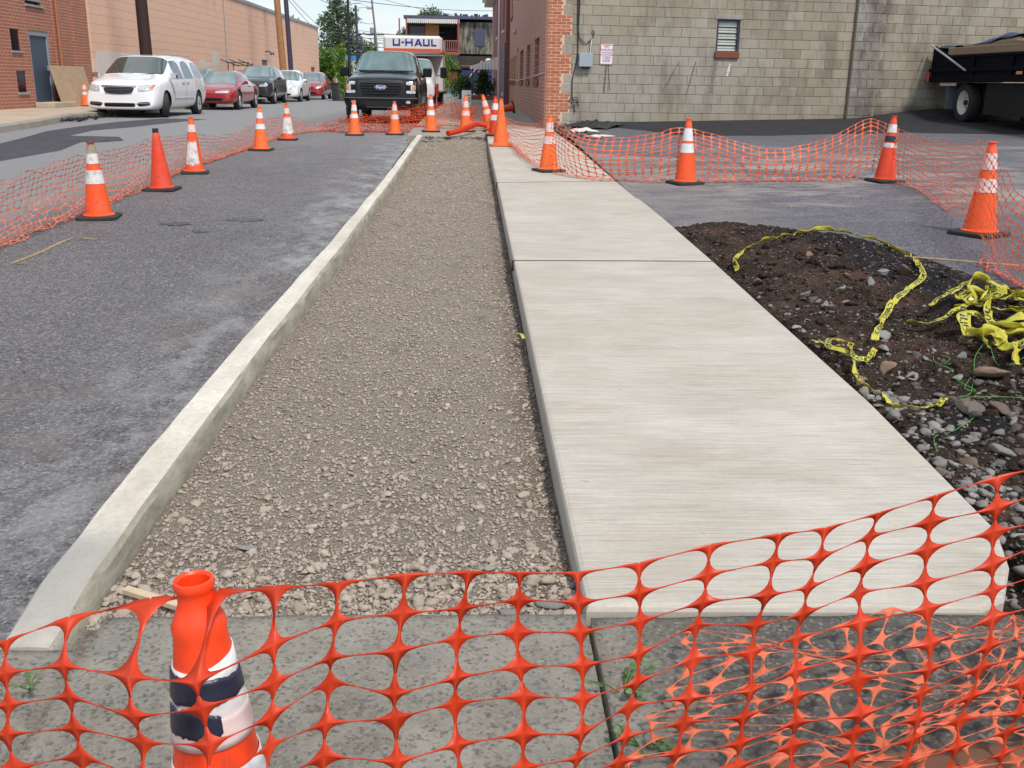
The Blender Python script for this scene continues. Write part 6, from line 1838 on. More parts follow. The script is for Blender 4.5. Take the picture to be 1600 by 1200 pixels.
def cone(label, x, y, h=.72, mat=m_cone, bands=((.50, .62), (.34, .44)), bmat=m_band, rot=0.0, tilt=(0, 0), z=None, scale=1.0, base_mat=None, black_tip=False, cap=None, torn=0, group='orange traffic cones around the works', extra=None):
    t = tag(empty('traffic_cone', (x, y, gz(x, y) if z is None else z), (tilt[0], tilt[1], rot)), label, 'traffic cone', group)
    t.scale = (scale,) * 3
    b = .19
    mb = MB()
    pts = []
    c_ = .035
    for (sx, sy) in ((1, 1), (-1, 1), (-1, -1), (1, -1)):
        pp = [(sx * b, sy * (b - c_)), (sx * (b - c_), sy * b)]
        pts += pp if sx * sy > 0 else pp[::-1]
    n = len(pts)
    vs = [(px, py, 0) for px, py in pts] + [(px, py, .024) for px, py in pts] + [(px * .95, py * .95, .032) for px, py in pts]
    fs = [tuple(reversed(range(n))), tuple(range(2 * n, 3 * n))]
    for k in range(n):
        q = (k + 1) % n; fs += [(k, q, q + n, k + n), (k + n, q + n, q + 2 * n, k + 2 * n)]
    mb.add(vs, fs)
    mb.build('base', base_mat or m_rubber, t)
    H = h; seg = 40
    prof = [(.150, .033), (.1505, .040), (.137, .046)]
    for zz in np.linspace(.05, H - .05, 9): prof.append((cone_r(zz, H), zz))
    prof += [(.0345, H - .045), (.0345, H - .038), (.029, H - .034), (.028, H - .012), (.034, H - .006), (.034, H), (.028, H + .002), (.022, H - .004), (.021, H - .05), (.024, H - .15)]
    MB().lathe(prof, seg).build('cone_body', mat, t, auto=True)
    for (a, b2) in bands:
        MB().lathe([(cone_r(a, H) + .0005, a), (cone_r(a, H) + .0035, a + .001), (cone_r(b2, H) + .0035, b2 - .001), (cone_r(b2, H) + .0005, b2)], seg).build('reflective_band', bmat, t, auto=True)
    if torn:
        r_ = random.Random(torn); mb = MB(); K = 26; a0, a1 = -2.6, -0.9 if torn % 2 else .2
        vs = []
        for k in range(K):
            th = a0 + (a1 - a0) * k / (K - 1); zl = .12 + r_.uniform(-.02, .03); zu = .44 + r_.uniform(-.03, .02)
            for zz in (zl, zu): rr_ = cone_r(zz, H) + .005; vs.append((rr_ * math.cos(th), rr_ * math.sin(th), zz))
        mb.add(vs, [(2 * k, 2 * k + 2, 2 * k + 3, 2 * k + 1) for k in range(K - 1)])
        mb.build('torn_sleeve', m_band_dirty, t)
    if black_tip:
        MB().lathe([(.0375, H - .075), (.0365, H - .04), (.036, H + .003), (.02, H + .005)], 24).build('tip', m_blackplastic, t, auto=True)
    if cap:
        mb = MB(); K = 20
        vs = []
        r_ = random.Random(4)
        for k in range(K):
            th = 2 * math.pi * k / K
            for zz in (H - .13 + r_.uniform(-.03, .02), H - .03 + r_.uniform(-.01, .02)): rr_ = cone_r(min(zz, H - .05), H) + .003; vs.append((rr_ * math.cos(th), rr_ * math.sin(th), zz))
        mb.add(vs, [(2 * k, (2 * k + 2) % (2 * K), (2 * k + 3) % (2 * K), 2 * k + 1) for k in range(K)])
        mb.build('paint_splash', cap, t)
        MB().lathe([(.035, H - .012), (.036, H + .001), (.03, H + .004)], 20).build('tip', m_rustred, t, auto=True)
    return t
m_splash = plain('dried_splash', (0.30, 0.27, 0.20), .8, var=.5, scale=30)
cone('scuffed cone with two dirty white bands, leftmost by the street netting', -3.76, 10.26, .735, m_cone, ((.53, .63), (.34, .47)), m_band_dirty, R(8), (0, R(-1)), cap=m_splash, scale=1.02)
cone('plain red orange cone with black tip and no bands, second in the street row', -3.78, 12.48, .73, m_cone_dark, (), rot=R(-4), tilt=(0, R(-2)), black_tip=True)
cone('traffic cone with a torn pinkish sleeve, third in the street row', -3.87, 14.33, .76, m_cone, ((.56, .66),), m_band_pink, R(12), torn=1)
cone('traffic cone with white upper band and pinkish lower band, fourth in the street row', -3.66, 17.92, .735, m_cone_light, ((.54, .64), (.36, .45)), m_band, R(-5))
cone('battered traffic cone with a crumpled sleeve, last of the street row before the turn', -3.6, 20.2, .69, m_cone, ((.50, .60),), m_band_dirty, R(3), torn=2)
cone('clean traffic cone standing before the left headlight side of the pickup', -2.46, 21.7, .71, m_cone_light, ((.50, .62), (.35, .44)), m_band, R(2))
cone('clean traffic cone standing before the right headlight of the pickup', -1.64, 22.05, .69, m_cone_light, ((.50, .62), (.32, .42)), m_band_pink, R(0))
cone('bright traffic cone with two white bands at the end of the kerb', -.85, 21.6, .755, m_cone_light, ((.52, .65), (.34, .44)), m_band, R(5))
cone('traffic cone half inside the netting in front of the small white sign board', -.12, 21.8, .75, m_cone_light, ((.50, .63), (.33, .43)), m_band_pink, R(10))
cone('leaning traffic cone tangled in netting, left of the pair by the sidewalk', .42, 22.0, .75, m_cone_light, ((.50, .62), (.34, .43)), m_band_pink, R(4), (R(-3), R(-14)))
cone('traffic cone partly hidden behind the plain slim cone on the sidewalk edge', .47, 20.3, .745, m_cone_dark, ((.50, .62), (.30, .40)), m_band, R(0))
cone('plain slim bright orange cone without bands on the sidewalk edge', .515, 17.9, .80, m_cone_light, (), base_mat=plain('orange_base', (.5, .12, .05), .6), rot=R(3))
cone('traffic cone with pinkish white bands standing in the middle of the sidewalk', 1.07, 13.95, .745, m_cone_light, ((.53, .65), (.37, .47)), m_band_pink, R(22))
cone('traffic cone with scribbled white bands standing alone on the lot near the sidewalk', 2.67, 12.5, .785, m_cone, ((.52, .67), (.38, .49)), m_band, R(20))
cone('traffic cone wrapped with blackened bands at the netting peak of the lot', 5.2, 12.5, .80, m_cone_dark, ((.60, .70), (.42, .475)), m_band_dirty, R(14), (0, R(2)))
_rc = bpy.data.objects[[o.name for o in bpy.data.objects if o.get('label', '').startswith('traffic cone wrapped with blackened')][0]]
MB().lathe([(cone_r(.49, .8) + .0005, .49), (cone_r(.49, .8) + .004, .491), (cone_r(.56, .8) + .004, .559), (cone_r(.56, .8) + .0005, .56)], 40).build('black_band', m_tape_black, _rc, auto=True)
MBx = None
cone('large traffic cone draped with netting at the right edge of the lot', 4.56, 8.75, .75, m_cone, ((.53, .66), (.35, .46)), m_band_pink, R(30), scale=1.08)
cone('small faded traffic cone by the plywood across the street', -12.0, 32.6, .72, m_cone_light, ((.5, .62), (.34, .43)), m_band_dirty, z=Z0 + .15)
t = cone('fallen traffic cone lying on its side at the foot of the corner building', .98, 33.0, .74, m_cone_dark, ((.45, .66),), m_band_pink, z=Z0 + .13 + .19, tilt=(0, R(-78)), rot=0)
t.rotation_euler = (R(0), R(-102), R(8))
t.location = (1.35, 33.0, Z0 + .13 + .19)

# the big tilted cone in front, wrapped with black tape
bc_ = tag(empty('traffic_cone', (-.352, 1.27, .115), (R(-1), R(-2.5), R(10))), 'large tilted traffic cone in the foreground wrapped in black tape and torn white sleeve', 'traffic cone', 'orange traffic cones around the works')
bc_.scale = (.97, .97, .985)
H = .84
def big_r(z): return .128 + (.036 - .128) * (z / (H - .06))
mb = MB(); mb.bbox(-.2, .2, -.2, .2, -.03, .03, .02); mb.build('base', m_rubber, bc_)
prof = [(.15, .03)] + [(big_r(z), z) for z in np.linspace(.04, H - .095, 12)] + [(big_r(H - .09) * .985, H - .086), (.0405, H - .070), (.0355, H - .056), (.0300, H - .044), (.0262, H - .034), (.0255, H - .022), (.0268, H - .015), (.0292, H - .011), (.0298, H - .004), (.0285, H + .001), (.0255, H + .002), (.0225, H - .002), (.0215, H - .04), (.026, H - .08), (.045, H - .2)]
MB().lathe(prof, 64).build('cone_body', cone_orange('near_cone_orange', (0.90, 0.055, 0.008), (.95, .2, .1)), bc_, auto=True)
def sleeve(name, z0f, z1f, mat, a0=-math.pi, a1=math.pi, off=.003, K=90, rows=5, jit=0.0, seed=1):
    r = np.random.default_rng(seed); vs = []; nz = fbm(np.linspace(0, 9, K), np.zeros(K), 1.0, seed, 3); nz2 = fbm(np.linspace(0, 9, K), np.zeros(K) + 5, 1.0, seed + 1, 3)
    for k in range(K):
        th = a0 + (a1 - a0) * k / (K - 1); z0 = z0f(th) + jit * (nz[k] - .5); z1 = z1f(th) + jit * (nz2[k] - .5)
        for j in range(rows + 1):
            z = z0 + (z1 - z0) * j / rows; rr_ = big_r(z) + off ; vs.append((rr_ * math.cos(th), rr_ * math.sin(th), z))
    fs = [(k * (rows + 1) + j, (k + 1) * (rows + 1) + j, (k + 1) * (rows + 1) + j + 1, k * (rows + 1) + j + 1) for k in range(K - 1) for j in range(rows)]
    mb = MB(); mb.add(vs, fs); o = mb.build(name, mat, bc_, auto=True)
    so = o.modifiers.new('t', 'SOLIDIFY'); so.thickness = .0015
    return o
m_crinkle = plain('torn_white_sheeting', (.70, .67, .66), .35, var=.12, scale=40, bump=.004)
sleeve('white_sleeve', lambda a: .600, lambda a: .722 + .010 * math.cos(a - .5), m_crinkle, jit=.006, seed=2, off=.002)
sleeve('black_tape', lambda a: .664, lambda a: .703 - .006 * math.cos(a), m_tape_black, -3.1, -.05, .005, jit=.008, seed=3)
sleeve('black_tape', lambda a: .614, lambda a: .657 - .03 * max(0, a + 1.5), m_tape_black, -2.9, -1.2, .005, jit=.016, seed=4)
sleeve('reflective_band', lambda a: .592, lambda a: .640, m_band_pink, off=.0038)
sleeve('reflective_band', lambda a: .44, lambda a: .553, m_band, off=.003)

# ================================================================== orange netting
def net_mat(name, c):
    M = Mat(name); o = M.pos()
    n = M.ramp(M.noise(o, 14, 8, .7), [(.3, 0), (.7, 1)])
    cc = M.mix(n, tuple(x * .82 for x in c), tuple(min(1, x * 1.1 + .015) for x in c))
    dd_ = M.ramp(M.noise(o, 55, 6, .75), [(.56, 0), (.68, 1)])
    M.color(M.mix(M.math('MULTIPLY', dd_, .3), cc, (.50, .26, .18)))
    M.rough(M.rng(M.noise(o, 30, 5), .3, .7, .38, .62)); M.b.inputs['Specular IOR Level'].default_value = 0.5
    tr = M.n('ShaderNodeBsdfTranslucent'); tr.inputs[0].default_value = (min(1, c[0] * 1.1), c[1] * 1.2, c[2], 1)
    mx = M.n('ShaderNodeMixShader'); mx.inputs[0].default_value = .28
    M.l(M.b.outputs[0], mx.inputs[1]); M.l(tr.outputs[0], mx.inputs[2]); M.l(mx.outputs[0], M.out.inputs[0])
    return M.m
m_net = net_mat('orange_netting', (0.70, 0.046, 0.003))
m_net_far = net_mat('sky_glare_orange_netting', (0.92, 0.25, 0.14))  # street netting orange, lightened to carry sky glare in its colour
m_net_pale = net_mat('pale_sky_glare_netting', (0.85, 0.19, 0.085))  # heaped netting: reflected sky painted in as a paler base colour
m_net_right = net_mat('lot_orange_netting', (0.90, 0.16, 0.06))

QHI = [(1.0, .032), (.80, .036), (.58, .06), (.40, .12), (.27, .225), (.16, .39), (.080, .62), (.036, 1.0)]
QMED = [(1.0, .13), (.5, .16), (.28, .30), (.13, .5), (.085, 1.0)]
QLO = [(1.0, .14), (.3, .24), (.12, 1.0)]
def net_mesh(P, Q, twist=0.0, seed=0):
    """P: grid of node positions (cols, rows, 3)"""
    nc, nr, _ = P.shape
    E = np.zeros((4, nc, nr, 3))            # half vectors: +u, -u, +v(down), -v(up)
    E[0, :-1] = (P[1:] - P[:-1]) / 2; E[1, 1:] = (P[:-1] - P[1:]) / 2
    E[2, :, :-1] = (P[:, 1:] - P[:, :-1]) / 2; E[3, :, 1:] = (P[:, :-1] - P[:, 1:]) / 2
    has = np.zeros((4, nc, nr), bool); has[0, :-1] = 1; has[1, 1:] = 1; has[2, :, :-1] = 1; has[3, :, 1:] = 1
    q = np.array(Q)
    quads = [(0, 2), (1, 2), (1, 3), (0, 3)]
    # local fallback direction for missing arms, so that border strands stay narrow
    jit = np.random.default_rng(nc * 7 + nr).uniform(.86, 1.16, (nc * nr, 1))
    Vs, Fs = [], []; base = 0
    P2 = P.reshape(-1, 3); n = len(P2); m = len(q)
    h_u = np.where(has[0][..., None], E[0], -E[1]); h_v = np.where(has[2][..., None], E[2], -E[3])
    for (a, b) in quads:
        A = np.where(has[a][..., None], E[a], 0).reshape(-1, 3)
        B = np.where(has[b][..., None], E[b], 0).reshape(-1, 3)
        Aw = (h_u if a == 0 else -h_u).reshape(-1, 3); Bw = (h_v if b == 2 else -h_v).reshape(-1, 3)
        pts = np.zeros((n, m + 3, 3))
        pts[:, 0] = P2; pts[:, 1] = P2 + A; pts[:, -1] = P2 + B
        ha = has[a].reshape(-1)[:, None]; hb = has[b].reshape(-1)[:, None]
        for k in range(m):
            x, y = q[k]
            js = jit if 0 < k < m - 1 else 1.0
            ax = np.where(ha, A * x * (js if x < .5 else 1), Aw * min(x, .12)); by = np.where(hb, B * y * (js if y < .5 else 1), Bw * min(y, .10))
            pts[:, 2 + k] = P2 + ax + by
        f = [(0, 1 + k, 2 + k) for k in range(m + 1)]
        # drop duplicates when an arm is missing (degenerate slivers are harmless)
        F = (np.array(f)[None] + (np.arange(n) * (m + 3))[:, None, None] + base).reshape(-1, 3)
        Vs.append(pts.reshape(-1, 3)); Fs.append(F); base += n * (m + 3)
    V = np.concatenate(Vs); F = np.concatenate(Fs)
    return V, F

def weld(me):
    bm = bmesh.new(); bm.from_mesh(me)
    bmesh.ops.remove_doubles(bm, verts=bm.verts, dist=.00025)
    for f in bm.faces: f.smooth = True
    bmesh.ops.recalc_face_normals(bm, faces=bm.faces)
    bm.to_mesh(me); bm.free()
    return me

def resample(pts, step):
    P = np.array([tuple(p) for p in catmull(pts, 10)]); d = np.r_[0, np.cumsum(np.linalg.norm(np.diff(P, axis=0), axis=1))]
    n = int(d[-1] / step) + 1; t = np.linspace(0, d[-1], n)
    return np.stack([np.interp(t, d, P[:, k]) for k in range(3)], -1)

def net(name, label, tops, mat, rows=17, pitch=.107, rp=.052, side=1, seed=0, Q=QMED, bulge=.05, lay=.10, slack=1.0, thick=0.0, gzf=gz, skewf=0.0, wig=.012):
    T = resample(tops, pitch / slack)
    nc = len(T); r = np.random.default_rng(seed)
    d = np.gradient(T, axis=0); d[:, 2] = 0; d /= np.linalg.norm(d, axis=1)[:, None]
    nrm = np.stack([-d[:, 1], d[:, 0], 0 * d[:, 0]], -1) * side
    P = np.zeros((nc, rows, 3))
    u = np.arange(nc) * pitch
    w1 = fbm(u, u * 0, 1.1, seed + 1, 3) - .5; w2 = fbm(u, u * 0 + 4, 2.4, seed + 2, 3) - .5; w3 = fbm(u, u * 0 + 7, .8, seed + 3, 3)
    for i in range(nc):
        g = gzf(T[i, 0], T[i, 1]) + .008
        h = max(.05, T[i, 2] - g)
        for j in range(rows):
            s = j * rp
            if s <= h:
                f = s / h
                off = bulge * math.sin(math.pi * min(f, 1)) * (w3[i] * 2 - .3) + .05 * w1[i] * f + .03 * w2[i] * math.sin(f * 9 + i * .3)
                z = T[i, 2] - s * (1 - .12 * abs(math.sin(f * 6 + i * .21)) * (wig > 0))
                x = T[i] + nrm[i] * off + d[i] * (skewf * f + .03 * w2[i] * f)
            else:
                e = s - h
                tri = abs(((e / lay) % 2) - 1)
                off = .05 * w1[i] + (1 - tri) * lay * (.6 + w3[i]) * (1 if int(e / lay) % 2 == 0 else .8)
                xx = T[i] + nrm[i] * off + d[i] * (skewf + .03 * w2[i])
                z = gzf(xx[0], xx[1]) + .010 + .03 * abs(math.sin(e * 21 + i * .45)) * (.3 + w3[i])
                x = xx
            P[i, j] = (x[0], x[1], max(z, gzf(x[0], x[1]) + .006))
    P += r.normal(size=P.shape) * np.array([wig * .5, wig * .5, wig * .4])
    V, F = net_mesh(P, Q)
    o = link(name, np_mesh(name, V, F), mats=mat)
    if thick:
        so = o.modifiers.new('t', 'SOLIDIFY'); so.thickness = thick
    tag(o, label, 'safety netting', 'orange plastic safety nettings')
    return o

net('safety_netting', 'long orange safety netting sagging between the cones along the street side',
    [(-4.0, 4.5, .66), (-3.95, 6.5, .70), (-3.93, 8.5, .77), (-3.93, 9.3, .81), (-3.92, 10.5, .86), (-3.93, 11.7, .85), (-3.93, 12.7, .90), (-3.98, 13.9, .865), (-4.0, 14.8, .85), (-3.96, 16.1, .76), (-3.9, 17.4, .78), (-3.83, 18.8, .91), (-3.80, 20.1, .94), (-3.72, 21.1, .90), (-3.5, 22.2, .76), (-3.2, 22.7, .68), (-2.72, 22.3, .80), (-2.5, 22.0, .97)],
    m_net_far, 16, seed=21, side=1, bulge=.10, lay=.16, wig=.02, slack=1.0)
net('safety_netting', 'dark orange safety netting bunched across the street in front of the pickup, upper layer',
    [(-2.5, 22.0, .97), (-2.3, 22.5, .93), (-2.0, 22.6, .93), (-1.72, 22.4, 1.08), (-1.35, 22.8, 1.10), (-.95, 22.9, 1.2), (-.84, 22.0, 1.18), (-.5, 23.4, 1.2), (-.1, 22.1, 1.16), (.2, 23.2, 1.12), (.40, 22.3, 1.14), (.5, 20.6, 1.12), (.52, 19.4, 1.05)],
    net_mat('bunched_orange_netting', (0.80, 0.10, 0.012)), 15, seed=22, side=1, bulge=.18, lay=.2, slack=1.9, wig=.03)
net('safety_netting', 'second loose layer of orange netting hanging behind the cones at the pickup',
    [(-3.3, 22.9, .72), (-2.6, 22.5, .90), (-2.1, 22.9, .86), (-1.6, 22.7, 1.0), (-1.2, 23.1, 1.05), (-.9, 23.2, 1.12)],
    net_mat('bunched_orange_netting', (0.62, 0.07, 0.01)), 12, seed=23, side=-1, bulge=.2, lay=.1, slack=1.8, wig=.03)
net('safety_netting', 'orange safety netting crossing the sidewalk and swinging between the lot cones',
    [(.40, 22.6, 1.15), (.50, 20.8, 1.08), (.66, 19.6, 1.0), (.80, 17.5, .99), (.95, 15.3, 1.05), (1.04, 14.15, 1.15), (1.22, 13.6, 1.10), (1.5, 13.15, .99), (1.9, 12.9, .98), (2.3, 12.7, 1.05), (2.62, 12.66, 1.13), (3.0, 12.65, 1.06), (3.4, 12.65, .95), (3.75, 12.65, .885), (4.15, 12.65, .93), (4.55, 12.65, 1.06), (4.98, 12.68, 1.27), (5.17, 12.62, 1.22), (5.34, 12.1, 1.10), (5.15, 10.8, 1.08), (4.66, 9.3, 1.16), (4.38, 8.6, 1.21), (4.12, 7.7, 1.05), (3.93, 7.0, .90), (3.9, 6.2, .84), (3.95, 5.4, .82), (4.0, 4.6, .8)],
    m_net_right, 15, seed=24, side=-1, bulge=.10, lay=.12, Q=QMED, wig=.010, slack=1.02)

# foreground netting: hung from the big cone, running out of the frame on both sides
tops_fg = [(-1.05, 1.42, .72), (-.80, 1.30, .80), (-.645, 1.29, .842), (-.545, 1.285, .880), (-.435, 1.312, .893), (-.30, 1.24, .945), (-.165, 1.16, .999), (-.056, 1.148, 1.016), (.045, 1.226, .978), (.148, 1.30, .938), (.254, 1.37, .915), (.361, 1.396, .93), (.464, 1.379, .959), (.586, 1.44, .948), (.692, 1.447, .974), (.81, 1.47, .998), (.904, 1.475, 1.026), (1.1, 1.5, 1.07), (1.4, 1.55, 1.12)]
def fg_net():
    T = resample(tops_fg, .106)
    nc = len(T); rows = 24; P = np.zeros((nc, rows, 3)); r = np.random.default_rng(31)
    u = np.arange(nc) * .106
    w1 = fbm(u, u * 0 + .3, 2.0, 32, 3) - .5
    rp = .048
    for i in range(nc):
        x0 = T[i, 0]
        near_cone = math.exp(-((x0 + .40) / .13) ** 2)
        for j in range(rows):
            s = j * rp
            g = .09
            z = T[i, 2] - s
            y = T[i, 1] + .05 * w1[i] * s * 3 - .045 * float(sm(.02, .35, s)) * (1 + w1[i]) - near_cone * .15 * float(sm(.0, .05, s))
            y -= .22 * float(sm(.2, 1.0, s)) * near_cone * .6
            x = x0 - .012 * j * .25 * (1 if x0 > 0 else -.2) + .014 * math.sin(j * .45 + i * .9)
            z += .006 * math.sin(i * 2.1 + j * .5) * min(1, j / 3)
            if z < g + .01:
                e = g + .01 - z; y = y + .35 * e + .05 * math.sin(e * 20 + i); z = g + .012 + .03 * abs(math.sin(e * 16 + i * .8))
            P[i, j] = (x, y, z)
    P += r.normal(size=P.shape) * np.array([.003, .007, .003]) * np.minimum(1, (np.arange(rows) + 1) / 3)[None, :, None]
    V, F = net_mesh(P, QHI)
    o = link('safety_netting', weld(np_mesh('safety_netting', V, F)), mats=m_net)
    so = o.modifiers.new('t', 'SOLIDIFY'); so.thickness = .0009
    tag(o, 'bright orange safety netting hanging across the foreground on the tilted cone', 'safety netting', 'orange plastic safety nettings')
fg_net()
# its loose end, heaped on the old concrete beyond
def heap(corners, nc, nr, seed, amp=.05, name='safety_netting', label='', skew=0):
    c = [Vector(p) for p in corners]; P = np.zeros((nc, nr, 3)); r = np.random.default_rng(seed)
    for i in range(nc):
        for j in range(nr):
            a, b = i / (nc - 1), j / (nr - 1)
            p = (c[0] * (1 - a) + c[1] * a) * (1 - b) + (c[3] * (1 - a) + c[2] * a) * b
            P[i, j] = (p.x + .022 * math.sin(i * 1.1 + j * 1.9), p.y + .03 * math.sin(i * .8 + j * .9 + seed), 0)
    X, Y = P[..., 0], P[..., 1]
    hh = amp * (0.25 + 1.7 * np.abs(fbm(X, Y, 4.2, seed + 5, 3) - .5) * 2 + .6 * fbm(X, Y, 11, seed + 6, 2))
    G0 = np.vectorize(lambda x, y: gz(x, y) if not (x > 1.62 and y < 3.2) else (float(G(y)) + .10))(X, Y)
    P[..., 2] = G0 + .006 + hh
    P += r.normal(size=P.shape) * .005
    V, F = net_mesh(P, QHI)
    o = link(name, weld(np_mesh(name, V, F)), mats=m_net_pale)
    so = o.modifiers.new('t', 'SOLIDIFY'); so.thickness = .0008
    tag(o, label, 'safety netting', 'orange plastic safety nettings')
heap([(.30, 1.72, 0), (1.75, 1.62, 0), (2.05, 2.42, 0), (.62, 2.30, 0)], 15, 15, 41, .055, label='crumpled end of orange netting heaped on the old concrete behind the hanging netting')
heap([(.85, 1.80, 0), (1.85, 1.95, 0), (2.15, 2.95, 0), (1.50, 2.25, 0)], 10, 14, 43, .10, label='second fold of orange netting lying over the heap near the corner of the new slab')

# rolled bundle of netting at the end of the gravel
def bundle():
    P0 = catmull([(-.46, 20.1, .66), (-.25, 20.35, .70), (-.05, 20.75, .76), (.1, 21.2, .80), (.3, 21.3, .78)], 8)
    mb = MB(); mb.tube(P0, .055, 10)
    o = mb.build('rolled_netting', m_net)
    return tag(o, 'tight roll of orange netting lying at the far end of the gravel', 'rolled netting')
bundle()

# ================================================================== caution tape
def tape_mat():
    M = Mat('caution_yellow'); n = M.noise(M.pos(), 40, 4)
    M.color(M.mix(n, (.52, .46, .03), (.70, .66, .12))); M.rough(.3)
    tr = M.n('ShaderNodeBsdfTranslucent'); tr.inputs[0].default_value = (.8, .75, .1, 1)
    mx = M.n('ShaderNodeMixShader'); mx.inputs[0].default_value = .25
    M.l(M.b.outputs[0], mx.inputs[1]); M.l(tr.outputs[0], mx.inputs[2]); M.l(mx.outputs[0], M.out.inputs[0])
    return M.m
m_caution = tape_mat()
m_tapeink = plain('caution_black', (.012, .016, .012), .4)
_ct = text_mesh('CAUTION', 1.0, .02, 'LEFT')
_ctv = np.array([v.co[:] for v in _ct.vertices]); _ctf = [tuple(p.vertices) for p in _ct.polygons]
_w = _ctv[:, 0].max()
def ribbon(path, width, seed, twist=1.0, name='tape_strip', parent=None, curl=.35):
    P = np.array([tuple(p) for p in catmull(path, 12)]); n = len(P)
    for q in P:
        if q[0] > 1.9: q[2] = max(q[2], dgz(q[0], q[1]) + .018 + width * .25); r = np.random.default_rng(seed)
    d = np.gradient(P, axis=0); dl = np.linalg.norm(d, axis=1); d /= dl[:, None]
    arc = np.r_[0, np.cumsum(np.linalg.norm(np.diff(P, axis=0), axis=1))]
    a = (fbm(arc * 5, arc * 0 + seed, 1.0, seed, 3) - .5) * 3.6 * twist + .2
    up = np.array([0, 0, 1.0]); sd = np.cross(d, up); sd /= np.linalg.norm(sd, axis=1)[:, None]; nn = np.cross(sd, d)
    W = sd * np.cos(a)[:, None] + nn * np.abs(np.sin(a))[:, None]
    N = np.cross(d, W)
    wv = width * (.75 + .5 * fbm(arc * 7, arc * 0 + 2, 1.0, seed + 1, 2))
    K = 5; V = []
    cc = curl * width * (fbm(arc * 6, arc * 0 + 9, 1.0, seed + 2, 3) - .3)
    def at(i, v): return P[i] + W[i] * (v * wv[i]) + N[i] * (cc[i] * (1 - (2 * v - 1) ** 2) + .15 * width * math.sin(v * 9 + i * .8) * .4)
    for i in range(n):
        for k in range(K): V.append(at(i, k / (K - 1)))
    fs = [(i * K + k, (i + 1) * K + k, (i + 1) * K + k + 1, i * K + k + 1) for i in range(n - 1) for k in range(K - 1)]
    o = link(name, np_mesh(name, np.array(V), np.array(fs), smooth=True), parent, m_caution)
    so = o.modifiers.new('t', 'SOLIDIFY'); so.thickness = .0006
    # lettering that follows the strip
    ink_v, ink_f = [], []
    s0 = .03; L = .30
    while s0 + L < arc[-1]:
        b = len(ink_v)
        for (x, y, z) in _ctv:
            s = s0 + x / _w * L; v = .18 + .64 * (y / .72)
            i = min(n - 2, max(0, int(np.searchsorted(arc, s)) - 1)); f = (s - arc[i]) / max(1e-6, arc[i + 1] - arc[i])
            q = at(i, v) * (1 - f) + at(i + 1, v) * f
            nrm = N[i] * (1 if N[i][2] > 0 else -1)
            ink_v.append(q + nrm * .0022)
        ink_f += [tuple(k + b for k in f_) for f_ in _ctf]
        s0 += L + .12
    if ink_v:
        me = bpy.data.meshes.new('lettering'); me.from_pydata([tuple(v) for v in ink_v], [], ink_f); me.update()
        link('lettering', me, o, m_tapeink)['kind'] = 'stuff'
    return o
def dp(x, y, h=.02): return (x, y, dgz(x, y) + h)
o = ribbon([dp(1.98, 7.3, .03), dp(2.06, 7.65, .03), dp(2.33, 8.0, .04), dp(2.65, 8.3, .04), dp(3.08, 8.4, .03), dp(3.40, 8.25, .03), dp(3.42, 7.8, .02), dp(3.34, 7.35, .03), dp(3.12, 6.6, .03), dp(2.87, 6.25, .03), dp(2.58, 5.85, .03), dp(2.38, 5.5, .02), dp(2.22, 5.15, .02)], .040, 51, 1.0, 'caution_tape')
tag(o, 'long yellow caution tape curving over the top of the dirt mound', 'caution tape', 'yellow caution tapes on the dirt')
o = ribbon([dp(2.20, 5.10, .02), dp(2.08, 4.95, .02), dp(1.98, 5.0, .04), dp(1.93, 5.15, .05), dp(2.0, 5.3, .04), dp(2.10, 5.2, .05), dp(2.02, 5.0, .06), dp(1.96, 4.7, .03), dp(1.99, 4.5, .02), dp(1.98, 4.36, .01)], .030, 52, .8, 'caution_tape')
tag(o, 'short looped piece of yellow caution tape close to the sidewalk edge', 'caution tape', 'yellow caution tapes on the dirt')
o = ribbon([dp(1.96, 4.28, .015), dp(2.04, 4.22, .03), dp(2.14, 4.26, .02), dp(2.2, 4.33, .01)], .036, 53, .5, 'caution_tape')
tag(o, 'short straight scrap of yellow caution tape with black letters nearest the camera', 'caution tape', 'yellow caution tapes on the dirt')
o = ribbon([dp(1.93, 5.35, .02), dp(1.98, 5.27, .03), dp(2.05, 5.25, .01)], .03, 54, .5, 'caution_tape')
tag(o, 'tiny yellow tape scrap sticking up right at the sidewalk edge', 'caution tape', 'yellow caution tapes on the dirt')
o = ribbon([(.29, 5.72, .20), (.31, 5.66, .21), (.32, 5.60, .20)], .02, 55, .5, 'caution_tape')
tag(o, 'small yellow tape scrap on the gravel against the slab side', 'caution tape', 'yellow caution tapes on the dirt')
hp = tag(empty('caution_tape_heap', (0, 0, 0)), 'tangled heap of yellow caution tape at the right edge of the dirt', 'caution tape')
rr_ = random.Random(9)
def hh(x, y, h): return dp(x, y, h)
for k, pth in enumerate([[(2.55, 5.55, .05), (2.66, 5.48, .06), (2.8, 5.5, .09), (2.92, 5.58, .07), (3.05, 5.55, .08)],
                         [(2.75, 5.75, .08), (2.9, 5.85, .10), (3.05, 5.9, .12), (3.2, 5.92, .15), (3.22, 5.75, .10)],
                         [(2.85, 5.6, .05), (3.05, 5.5, .12), (3.3, 5.4, .14), (3.5, 5.3, .1)],
                         [(2.62, 5.0, .07), (2.78, 4.95, .10), (2.95, 4.9, .10), (3.15, 4.95, .12), (3.4, 4.9, .1)],
                         [(3.1, 5.7, .1), (2.9, 5.3, .12), (2.85, 5.1, .10), (2.95, 4.85, .10), (2.75, 4.7, .07), (2.65, 4.5, .05)]]):
    ribbon([hh(*p) for p in pth], .055, 60 + k, .9, 'tape_strip', hp, .6)
